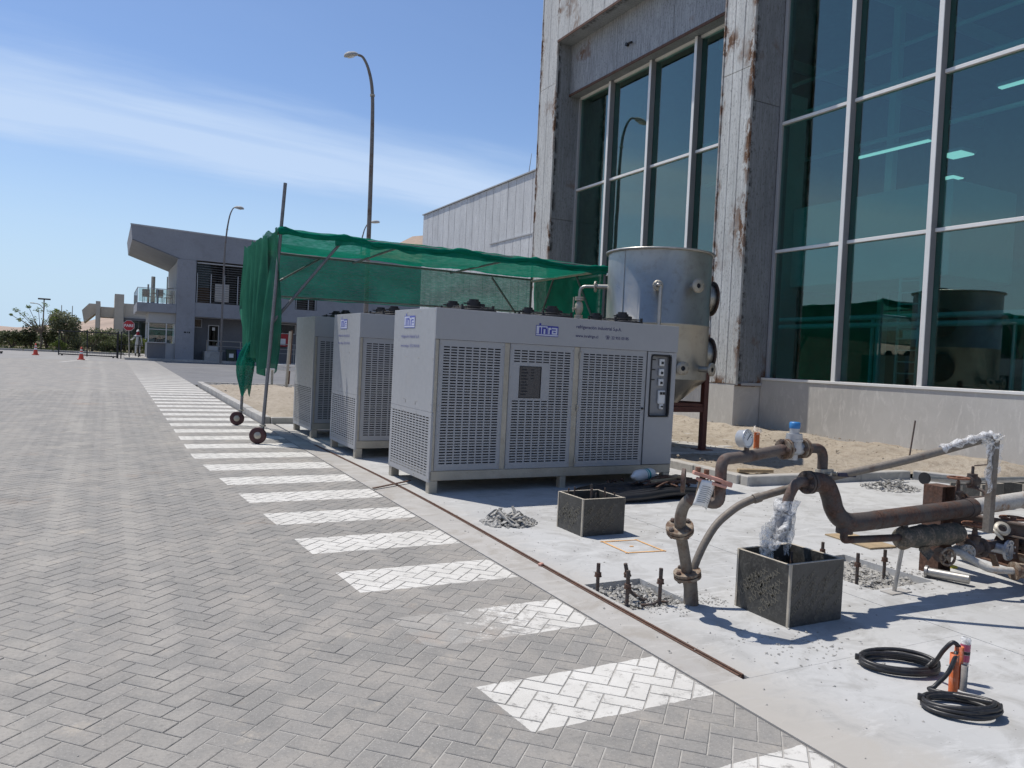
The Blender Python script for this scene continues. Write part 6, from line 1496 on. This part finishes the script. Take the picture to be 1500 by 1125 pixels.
# bins
for x, m, lab in ((7.42, 'green_bin', 'dark green wheeled bin with a white notice beside the blue bin'), (8.06, 'blue_bin', 'blue wheeled bin beside the dark green bin')):
    t = thing('wheeled_bin', lab, 'bin', (x, GY - .2, gz(GY) + .13), 'bins by the gatehouse wall'); zb = gz(GY) + .13
    b = MB(); b.prism([(x - .24, zb + .04), (x + .24, zb + .04), (x + .30, zb + .74), (x - .30, zb + .74)], (GY - .45, GY + .05), 'y'); obj('body', b, M[m], t)
    obj('lid', MB().bb(x - .32, x + .32, GY - .49, GY + .08, zb + .742, zb + .80, .02), M[m], t)
    for s_ in (-.2, .2): obj('wheel', MB().cyl((x + s_ - .03, GY + .04, zb + .08), (x + s_ + .03, GY + .04, zb + .08), .08, n=12), M['black'], t)
    if m == 'green_bin': obj('notice', MB().bb(x - .14, x + .14, GY - .462, GY - .456, zb + .25, zb + .52), M['white'], t)
# stop sign
sg = thing('stop_sign', 'red octagonal PARE stop sign on a post before the guard booth', 'sign', (1.32, 55.6, gz(55.6)))
obj('post', MB().cyl((1.32, 55.62, gz(55.6)), (1.24, 55.62, 3.05), .03, n=8), M['galv'], sg)
oc = lambda r, y: [(1.25 + r * math.cos(R(22.5 + 45 * k)), 2.72 + r * math.sin(R(22.5 + 45 * k))) for k in range(8)]
obj('border', MB().prism(oc(.36, 0), (55.585, 55.60), 'y'), M['white'], sg); fc = obj('face', MB().prism(oc(.335, 0), (55.57, 55.584), 'y'), M['red'], sg)
mb = MB(); add_text(mb, 'PARE', .24, (1.25, 55.566, 2.64), (1, 0, 0), (0, 0, 1), 'CENTER', .006); obj('lettering', mb, M['white'], fc)

# ------------------------------------------------------------------ sliding gate, fence, cones
gt = thing('sliding_gate', 'black sliding mesh gate standing open across the road', 'gate', (-1.1, 57.5, gz(57.5)))
a, b = V((-2.75, 58.6, 0)), V((.62, 56.4, 0))
def gp(t_, z): p = a.lerp(b, t_); return V((p.x, p.y, gz(p.y) + z))
for z in (.10, 1.62): obj('rail', MB().bar(gp(0, z), gp(1, z), .06, .07), M['black_metal'], gt)
for t_ in (0, .49, 1): obj('upright', MB().bar(gp(t_, .02), gp(t_, 1.68), .07, .07), M['black_metal'], gt)
for k in range(1, 34):
    if k in (17,): continue
    o = obj('bar', MB().cyl(gp(k / 34, .12), gp(k / 34, 1.60), .006, n=5), M['black_metal'], gt)
for t_ in (.06, .94): obj('wheel', MB().cyl(gp(t_, .06) + V((0, -.04, 0)), gp(t_, .06) + V((0, .04, 0)), .06, n=12), M['black'], gt)
fe = thing('mesh_fence', 'short black mesh fence between the gate and the guard booth', 'fence', (1.0, 56.6, gz(57)))
for x in (.68, .86, 1.35, 1.9): obj('post', MB().bb(x - .035, x + .035, 56.5, 56.57, gz(56) - .02, gz(56) + (1.75 if x < 1 else 1.5)), M['black_metal'], fe)
for z in (.25, .9, 1.45): obj('rail', MB().bb(.72, 2.2, 56.52, 56.55, gz(56) + z, gz(56) + z + .04), M['black_metal'], fe)
for k in range(16): obj('bar', MB().cyl((.74 + k * .09, 56.535, gz(56) + .2), (.74 + k * .09, 56.535, gz(56) + 1.5), .006, n=5), M['black_metal'], fe)
g2 = thing('sliding_gate', 'end of a second black gate leaf at the far left edge', 'gate', (-6.4, 57.6, gz(57)))
for x in (-6.05, -8.5): obj('upright', MB().bb(x - .035, x + .035, 57.55, 57.62, gz(57) + .02, gz(57) + 1.65), M['black_metal'], g2)
for z in (.1, 1.6): obj('rail', MB().bb(-8.46, -6.09, 57.56, 57.61, gz(57) + z, gz(57) + z + .06), M['black_metal'], g2)
obj('wheel', MB().cyl((-5.8, 57.55, gz(57) + .07), (-5.8, 57.63, gz(57) + .07), .07, n=12), M['black'], g2); obj('rail', MB().bb(-6.0, -5.7, 57.57, 57.60, gz(57) + .10, gz(57) + .15), M['black_metal'], g2)
def cone(x, y, label):
    t = thing('traffic_cone', label, 'traffic cone', (x, y, gz(y)), 'traffic cones before the gate'); z = gz(y); h = .74
    obj('base', MB().bb(x - .19, x + .19, y - .19, y + .19, z, z + .05, .01), M['cone'], t)
    R_ = lambda q: lerp(.14, .03, q)
    for nm, a_, b_, m in (('body', .0, .42, 'cone'), ('band', .42, .58, 'white'), ('body', .58, .68, 'cone'), ('band', .68, .80, 'white'), ('tip', .80, 1, 'cone')):
        obj(nm, MB().lathe([(R_(a_), .05 + a_ * (h - .05)), (R_(b_), .05 + b_ * (h - .05))] + ([(0, h)] if b_ == 1 else []), (x, y, z), n=20), M[m], t)
cone(-3.94, 57.2, 'orange traffic cone on the left before the gate'); cone(-1.26, 50.9, 'nearer orange traffic cone before the gate, right of the other')

# ------------------------------------------------------------------ people
def human(name, label, loc, rotz, joints, radii, edges, bands, head_c, helmet=None, hood=None):
    """one continuous skinned body; materials by region"""
    me = bpy.data.meshes.new(name); me.from_pydata([tuple(j) for j in joints], edges, [])
    t = thing(name, label, 'person', loc); t.rotation_euler = (0, 0, rotz)
    o = bpy.data.objects.new('body', me); COL.objects.link(o)
    o.modifiers.new('skin', 'SKIN').use_smooth_shade = True
    for i, r in enumerate(radii): me.skin_vertices[0].data[i].radius = (r, r)
    me.skin_vertices[0].data[0].use_root = True
    ss = o.modifiers.new('sub', 'SUBSURF'); ss.levels = ss.render_levels = 2
    dg = bpy.context.evaluated_depsgraph_get(); dg.update(); nm = bpy.data.meshes.new_from_object(o.evaluated_get(dg)); bpy.data.objects.remove(o)
    nm.materials.clear()
    for m in ('skin', bands['top'], bands['leg'], 'boot'): nm.materials.append(M[m])
    for p in nm.polygons:
        c = p.center; p.use_smooth = True
        if c.z < bands['boot_z']: p.material_index = 3
        elif c.z < bands['waist']: p.material_index = 2
        elif c.z < bands['neck'] and not bands['hand'](c): p.material_index = 1
        else: p.material_index = 0
    b = bpy.data.objects.new('body', nm); COL.objects.link(b); b.parent = t; OFF[b.name] = V((0, 0, 0)); OFF[t.name] = V((0, 0, 0))
    hc = V(head_c)
    mb = MB(); mb.lathe([(0, -.115), (.045, -.11), (.07, -.07), (.078, 0), (.08, .06), (.068, .10), (.04, .125), (0, .132)], hc, (0, 0, 1), 18); mb.lathe([(0, 0), (.010, .0), (.014, .028), (.006, .034)], hc + V((0, -.072, -.03)), (0, -.35, -1), 8)
    hd = obj('head', mb, M['skin'], t)
    f = MB()
    for s_ in (-1, 1): f.lathe([(0, .008), (.009, .004), (.011, 0)], hc + V((s_ * .028, -.072, .012)), (0, -1, 0), 8)
    f.bar(hc + V((-.02, -.074, -.062)), hc + V((.02, -.074, -.062)), .006, .004); obj('face', f, M['black'], hd)
    e = MB()
    for s_ in (-1, 1): e.box(hc + V((s_ * .082, .005, -.005)), (.018, .03, .055), .006)
    obj('ears', e, M['skin'], hd)
    if helmet: obj('hard_hat', MB().lathe([(.12, .045), (.105, .05), (.103, .09), (.085, .145), (.04, .175), (0, .18)], hc, (0, .05, 1), 22), M[helmet], hd)
    if hood: obj('neck_cloth', MB().lathe([(.09, .045), (.095, -.02), (.10, -.10), (.13, -.16), (.12, -.19)], hc + V((0, .012, 0)), (0, 0, 1), 20), M[hood], hd)
    if not helmet: obj('hair', MB().lathe([(.086, .03), (.092, .07), (.075, .12), (.04, .145), (0, .15)], hc + V((0, .012, 0)), (0, .1, 1), 18), M['black'], hd)
    return t
def hand(js, rs, es, w, wi, d, side):
    """palm, four fingers and a thumb rooted at the wrist vertex wi"""
    d = V(d).normalized(); s = V(side).normalized(); n = d.cross(s)
    pi_ = len(js); js.append(V(w) + d * .07); rs.append(.026); es.append((wi, pi_))
    for k, L in enumerate((.07, .08, .075, .06)):
        o = (k - 1.5) * .02; a = len(js); js.append(V(w) + d * .095 + s * o); js.append(V(w) + d * (.095 + L * .55) + s * o * 1.15 + n * .012); js.append(V(w) + d * (.095 + L) + s * o * 1.2 + n * .035)
        rs.extend((.0095, .009, .008)); es.extend(((pi_, a), (a, a + 1), (a + 1, a + 2)))
    a = len(js); js.append(V(w) + d * .045 - s * .035); js.append(V(w) + d * .085 - s * .052 + n * .01); rs.extend((.011, .009)); es.extend(((wi, a), (a, a + 1)))
def standing(arm_r, leg):
    js = [V((0, 0, .93)), V((0, .0, 1.08)), V((0, .01, 1.28)), V((0, .015, 1.43)), V((0, .005, 1.52))]; rs = [.135, .125, .145, .10, .05]; es = [(0, 1), (1, 2), (2, 3), (3, 4)]
    for s_ in (-1, 1):
        a = len(js); k = leg * s_
        js += [V((s_ * .095, 0, .88)), V((s_ * .105, -.02 + k * .4, .48)), V((s_ * .11, .02 + k, .10)), V((s_ * .12, -.10 + k, .045)), V((s_ * .125, -.17 + k, .035))]; rs += [.098, .066, .048, .045, .032]; es += [(0, a), (a, a + 1), (a + 1, a + 2), (a + 2, a + 3), (a + 3, a + 4)]
    for s_ in (-1, 1):
        sh, el, wr, hdv = (arm_r if s_ == 1 else (V((-.20, .01, 1.38)), V((-.25, .03, 1.10)), V((-.25, -.05, .86)), V((0, -.15, -1))))
        a = len(js); js += [V(sh), V(el), V(wr)]; rs += [.062, .045, .030]; es += [(3, a), (a, a + 1), (a + 1, a + 2)]; hand(js, rs, es, wr, a + 2, hdv, (1, 0, 0) if abs(V(hdv).normalized().x) < .8 else (0, 1, 0))
    return js, rs, es
js, rs, es = standing((V((.20, 0, 1.38)), V((.34, -.08, 1.16)), V((.52, -.20, 1.10)), V((1, -.3, 0))), .06)
human('person', 'person in white coverall, white hard hat and red neck cloth beside the guard booth', (1.90, 58.6, gz(58.6) + .13), R(165), js, rs, es, dict(top='coverall', leg='coverall', boot_z=.22, waist=.9, neck=1.49, hand=lambda c: (c.x > .53) or (c.x < -.19 and c.z < .84)), (0, -.01, 1.64), 'white', 'red')
js, rs, es = standing((V((.20, 0, 1.38)), V((.26, -.06, 1.12)), V((.12, -.28, 1.08)), V((-.5, -1, 0))), .03)
human('person', 'person in a maroon shirt seen through the window of the guard booth', (3.08, 56.6, gz(56) + .02), R(20), js, rs, es, dict(top='maroon', leg='boot', boot_z=.2, waist=.95, neck=1.49, hand=lambda c: (c.y < -.27) or (c.x < -.19 and c.z < .84)), (0, -.01, 1.64))

# ------------------------------------------------------------------ building beyond the garden
fb_ = thing('far_building', 'low beige building with upright fins and a long glass front beyond the garden', 'building', (5, 85, 2))
FY = 85
def fin(x0, x1, top, y0, y1, r):
    p = [(y0, 0), (y1, 0), (y1, top - r * .4)] + [(y1 - r * math.sin(k * .1963), top - r * .4 + r * .4 * (1 - math.cos(k * .1963)) if False else top - r * .4 * math.cos(k * .1963) ** 2 * 0 - r * .4 * (1 - math.sin(k * .1963))) for k in range(9)] + [(y0, top)]
    obj('fin', MB().prism([(y0, 0), (y1, 0), (y1, top - .5), (y1 - 1.0, top - .15), (y1 - 2.2, top), (y0, top)], (x0, x1), 'x'), M['beige'], fb_)
fin(.60, 1.42, 6.30, 84.5, 90, 2); fin(-1.0, -.62, 5.50, 84.8, 91, 2)
mb = MB(); mb.prism([(-2.0, 3.4), (-.98, 4.4), (-.98, 5.3), (-1.6, 5.3), (-2.2, 4.6)], (86.5, 92), 'y'); obj('curved_canopy', mb, M['beige'], fb_)
obj('link_beam', MB().bb(-.60, .59, 85.2, 88, 4.0, 5.0), M['beige'], fb_)
obj('front_wall', MB().bb(1.44, 22, 85.0, 85.6, 4.05, 5.45), M['beige'], fb_); obj('upper_wall', MB().bb(1.44, 22, 88, 96, 1, 5.40), M['beige'], fb_); obj('eaves', MB().bb(1.44, 22, 84.8, 88, 3.80, 4.04), M['stucco_dark'], fb_)
gl_ = obj('glass_front', MB().bb(1.5, 22, 86.0, 86.1, 1.5, 1.7), M['alu_grey'], fb_)
for i in range(10): obj('pane', MB().bb(1.55 + i * 1.3, 2.80 + i * 1.3, 86.04, 86.06, 1.71, 3.79), M['glass_clear'], gl_)
for i in range(11): obj('mullion', MB().bb(1.48 + i * 1.3, 1.54 + i * 1.3, 86.0, 86.1, 1.71, 3.79), M['alu_grey'], gl_)
pf_ = obj('portal', MB().bb(3.4, 3.65, 85.2, 85.9, 1.0, 3.8).bb(5.9, 6.15, 85.2, 85.9, 1.0, 3.8).bb(3.66, 5.89, 85.2, 85.9, 3.55, 3.8), M['white'], fb_); obj('doorway', MB().bb(3.66, 5.89, 85.9, 85.95, 1.0, 3.54), M['machine_dark'], pf_)
for k in range(4): obj('step', MB().bb(3.4, 7.0, 83.8 - k * .4, 84.2 - k * .4, .8, 1.75 - k * .2), M['kerb'], fb_)
FP = 'flagpoles left of the far building'
for x, lab in ((-3.62, 'left bare flagpole beyond the garden'), (-2.78, 'right bare flagpole beyond the garden')): one('flagpole', MB().cyl((x, 80, 1.4), (x, 80, 4.7), .05, .03, n=8), M['galv'], lab, 'flagpole', FP)
tl = thing('park_lamp', 'street lamp with a flat T-shaped head above the garden tree', 'street lamp', (-4.72, 75, 1)); obj('pole', MB().cyl((-4.72, 75, 1), (-4.66, 75, 4.9), .05, n=8), M['galv'], tl); obj('lamp_head', MB().bb(-5.1, -4.2, 74.85, 75.15, 4.86, 4.98, .02), M['black_metal'], tl); obj('arm', MB().tube(spline([(-4.68, 75, 4.1), (-5.0, 75, 4.45), (-5.45, 75, 4.52)], 5), .03, 6), M['galv'], tl); obj('small_head', MB().box((-5.5, 75, 4.53), (.3, .15, .07), .02), M['galv'], tl)

# ------------------------------------------------------------------ garden
def soil(u, v):
    x = lerp(-40, 12, u); y = lerp(67.5, 98, v); return (x, y, gz(y) + .06 + 1.0 * min(1, v * 1.6) * (.6 + .4 * mnoise.noise(V((x * .15, y * .15, 2)))) + .05 * mnoise.noise(V((x, y, 0))))
struct('garden_bed', MB().grid(80, 40, soil), M['soil'], recalc=False)
kb = MB(); 
for i in range(20): kb.bb(-32 + i * 1.9, -30.15 + i * 1.9, 67.25, 67.5, gz(67) - .1, gz(67) + .14, .02)
o = struct('garden_kerb', kb, M['kerb'])
def gsurf(x, y): v = max(0, (y - 67.5) / 30.5); return gz(y) + .06 + 1.0 * min(1, v * 1.6) * (.6 + .4 * mnoise.noise(V((x * .15, y * .15, 2))))
def leaves(mb, c, rad, n, s, clump=None, rg=random):
    cl = clump or [(V(c), V(rad))]
    for i in range(n):
        cc, rr = rg.choice(cl); d = V((rg.gauss(0, 1), rg.gauss(0, 1), rg.gauss(0, 1))).normalized(); k = rg.random() ** .45
        p = cc + V((d.x * rr.x, d.y * rr.y, d.z * rr.z)) * k
        a = V((rg.gauss(0, 1), rg.gauss(0, 1), rg.gauss(0, .7))).normalized() * s * rg.uniform(.6, 1.3); b = a.cross(V((rg.gauss(0, 1), rg.gauss(0, 1), rg.gauss(0, 1)))).normalized() * s * rg.uniform(.3, .55)
        mb.add([p - a, p + b * .9, p + a, p - b], [(0, 1, 2, 3)])
def shrub(x, y, w, h, n, s, mat, label, trunk=.0, group='shrubs in the garden beyond the gate', spiky=False, nc=6):
    z = gsurf(x, y); rg = random.Random(int(x * 71 + y * 13)); t = thing('shrub', label, 'shrub', (x, y, z), group)
    cl = []
    for k in range(nc): cl.append((V((x + rg.uniform(-.5, .5) * w * .62, y + rg.uniform(-.4, .4) * w * .5, z + trunk + (h - trunk) * rg.uniform(.32, .75))), V((w * rg.uniform(.16, .30), w * .25, (h - trunk) * rg.uniform(.2, .36)))))
    mb = MB()
    if spiky:
        for i in range(n // 3):
            a = rg.uniform(0, 6.28); e = rg.uniform(.3, 1.4); L = h * rg.uniform(.6, 1); d = V((math.cos(a) * math.cos(e) * w / h, math.sin(a) * math.cos(e) * w / h, math.sin(e))); o = V((x, y, z + trunk)); sd_ = d.cross(V((0, 0, 1))).normalized() * .03
            mb.add([o - sd_, o + sd_, o + d * L * .6 + sd_ * .8 + V((0, 0, 0)), o + d * L - V((0, 0, .1)), o + d * L * .6 - sd_ * .8], [(0, 1, 2, 3, 4)])
    else: leaves(mb, None, None, n, s, cl, rg)
    obj('crown', mb, M[mat], t, False)
    st_ = MB()
    for k in range(4 if trunk > .3 else 6): c = rg.choice(cl)[0]; st_.tube([(x + rg.uniform(-.05, .05), y, z - .1), V((x, y, z)).lerp(c, .5) + V((0, 0, .1)), c], [.05 * w / 1.5, .03, .012], 5)
    obj('stem', st_, M['trunk'], t)
for a in ((-6.3, 70, 1.9, 1.25, 500, .10, 'leaf_dark', 'low brownish green shrub at the far left of the garden'), (-7.6, 72, 1.6, 1.1, 380, .10, 'leaf_dark', 'dark shrub at the left edge of the garden'), (-5.15, 70, 1.1, 1.9, 420, .09, 'leaf_dark', 'dark upright shrub left of the thin tree'), (-4.15, 71, 1.5, 1.7, 480, .09, 'leaf_dark', 'dark shrub behind the trunk of the thin tree'),
          (-2.9, 71, 2.8, 2.7, 1500, .11, 'leaf_pale', 'large pale grey green shrub right of the thin tree'), (-3.2, 68.3, .95, .75, 420, .06, 'leaf_bright', 'small bright green ball shrub behind the left gate post'), (-1.1, 69, 1.0, .7, 300, .07, 'leaf_pale', 'small pale shrub in the middle of the garden'),
          (.55, 70, 1.8, 1.2, 460, .09, 'leaf', 'olive shrub behind the right half of the gate'), (-.2, 69.2, 1.4, .75, 380, .08, 'leaf', 'low spreading shrub behind the gate'), (1.35, 70, 1.2, 1.4, 420, .08, 'leaf', 'mid green shrub behind the stop sign post'), (2.3, 70.5, 1.3, 1.2, 460, .07, 'leaf_bright', 'bright green shrub behind the person in white'), (1.7, 68.6, .9, .8, 300, .07, 'leaf_dark', 'dark low shrub left of the person in white'), (-.1, 72, 2.0, 1.6, 520, .10, 'leaf_pale', 'dry pale shrub behind the vase shaped tree')):
    shrub(a[0], a[1], a[2] * 1.25, a[3] * 1.15, int(a[4] * 2.2), a[5] * 1.1, a[6], a[7])
for x, y, lab in ((-5.6, 71.5, 'spiky dark plant left of the thin tree'), (-2.0, 69.5, 'spiky dark plant left of the vase shaped tree'), (1.0, 71, 'spiky dark plant behind the short fence'), (3.0, 72, 'spiky plant in front of the portal')): shrub(x, y, 1.0, 1.2, 160, .1, 'leaf_dark', lab, .15, 'spiky plants in the garden', True)
def tree(x, y, label, h, trunk_h, cl, n, s, mat):
    z = gsurf(x, y); rg = random.Random(int(x * 31 + 7)); t = thing('garden_tree', label, 'tree', (x, y, z), 'small trees in the garden')
    tr_ = MB(); tr_.tube(spline([(x, y, z - .1), (x + .04, y, z + trunk_h * .5), (x - .03, y, z + trunk_h)], 5), [lerp(.07, .045, i / 10) for i in range(11)], 7)
    cs = []
    for dx, dz, rr in cl:
        c = V((x + dx, y + rg.uniform(-.5, .5), z + dz)); cs.append((c, V((rr, rr, rr * .7)))); tr_.tube(spline([(x, y, z + trunk_h * .8), V((x + dx * .5, y, z + (trunk_h + dz) / 2 - .1)), c], 4), [.035] * 4 + [.02] * 4 + [.008], 5)
    obj('trunk', tr_, M['trunk'], t); mb = MB(); leaves(mb, None, None, n, s, cs, rg); obj('crown', mb, M[mat], t, False)
tree(-4.45, 69, 'thin tree with a sparse airy crown in the garden', 4, 1.5, [(-1.6, 2.9, .28), (-1.1, 2.6, .3), (-1.35, 2.2, .25), (-.55, 2.3, .35), (-.2, 3.0, .34), (.25, 3.4, .3), (.65, 2.9, .36), (.85, 2.4, .34), (.2, 2.2, .36), (-.85, 3.2, .18), (.45, 1.7, .3), (-.4, 1.7, .28), (-1.9, 2.5, .14), (.95, 3.05, .2)], 560, .085, 'leaf_bright')
tree(-1.0, 68.8, 'vase shaped dark green tree behind the gate', 2.3, .5, [(-.5, 1.35, .45), (.1, 1.6, .5), (.65, 1.45, .45), (.35, 1.1, .42), (-.2, 1.1, .4), (.9, 1.2, .3)], 1500, .075, 'leaf')
mb = MB(); rg = random.Random(9); cl = []
for i in range(60):
    x, y = rg.uniform(-16, 6), rg.uniform(73, 79); cl.append((V((x, y, gsurf(x, y) + .5)), V((1.2, .8, .55))))
leaves(mb, None, None, 9000, .14, cl, rg); struct('shrub_mass', mb, M['leaf'], 'stuff', False)
mb = MB(); rg = random.Random(5)
for i in range(4200):
    x = rg.uniform(-14, 5); y = 67.6 + rg.random() ** 1.5 * 8; z = gsurf(x, y)
    if mnoise.noise(V((x * .5, y * .5, 8))) < -.08: continue
    a = rg.uniform(0, 6.28); h = rg.uniform(.05, .22); d = V((math.cos(a), math.sin(a), 0)) * rg.uniform(.03, .09); mb.add([(x - d.x, y - d.y, z), (x + d.x, y + d.y, z), (x + d.y * .6, y - d.x * .6, z + h)], [(0, 1, 2)])
struct('ground_cover', mb, M['leaf'], 'stuff', False)
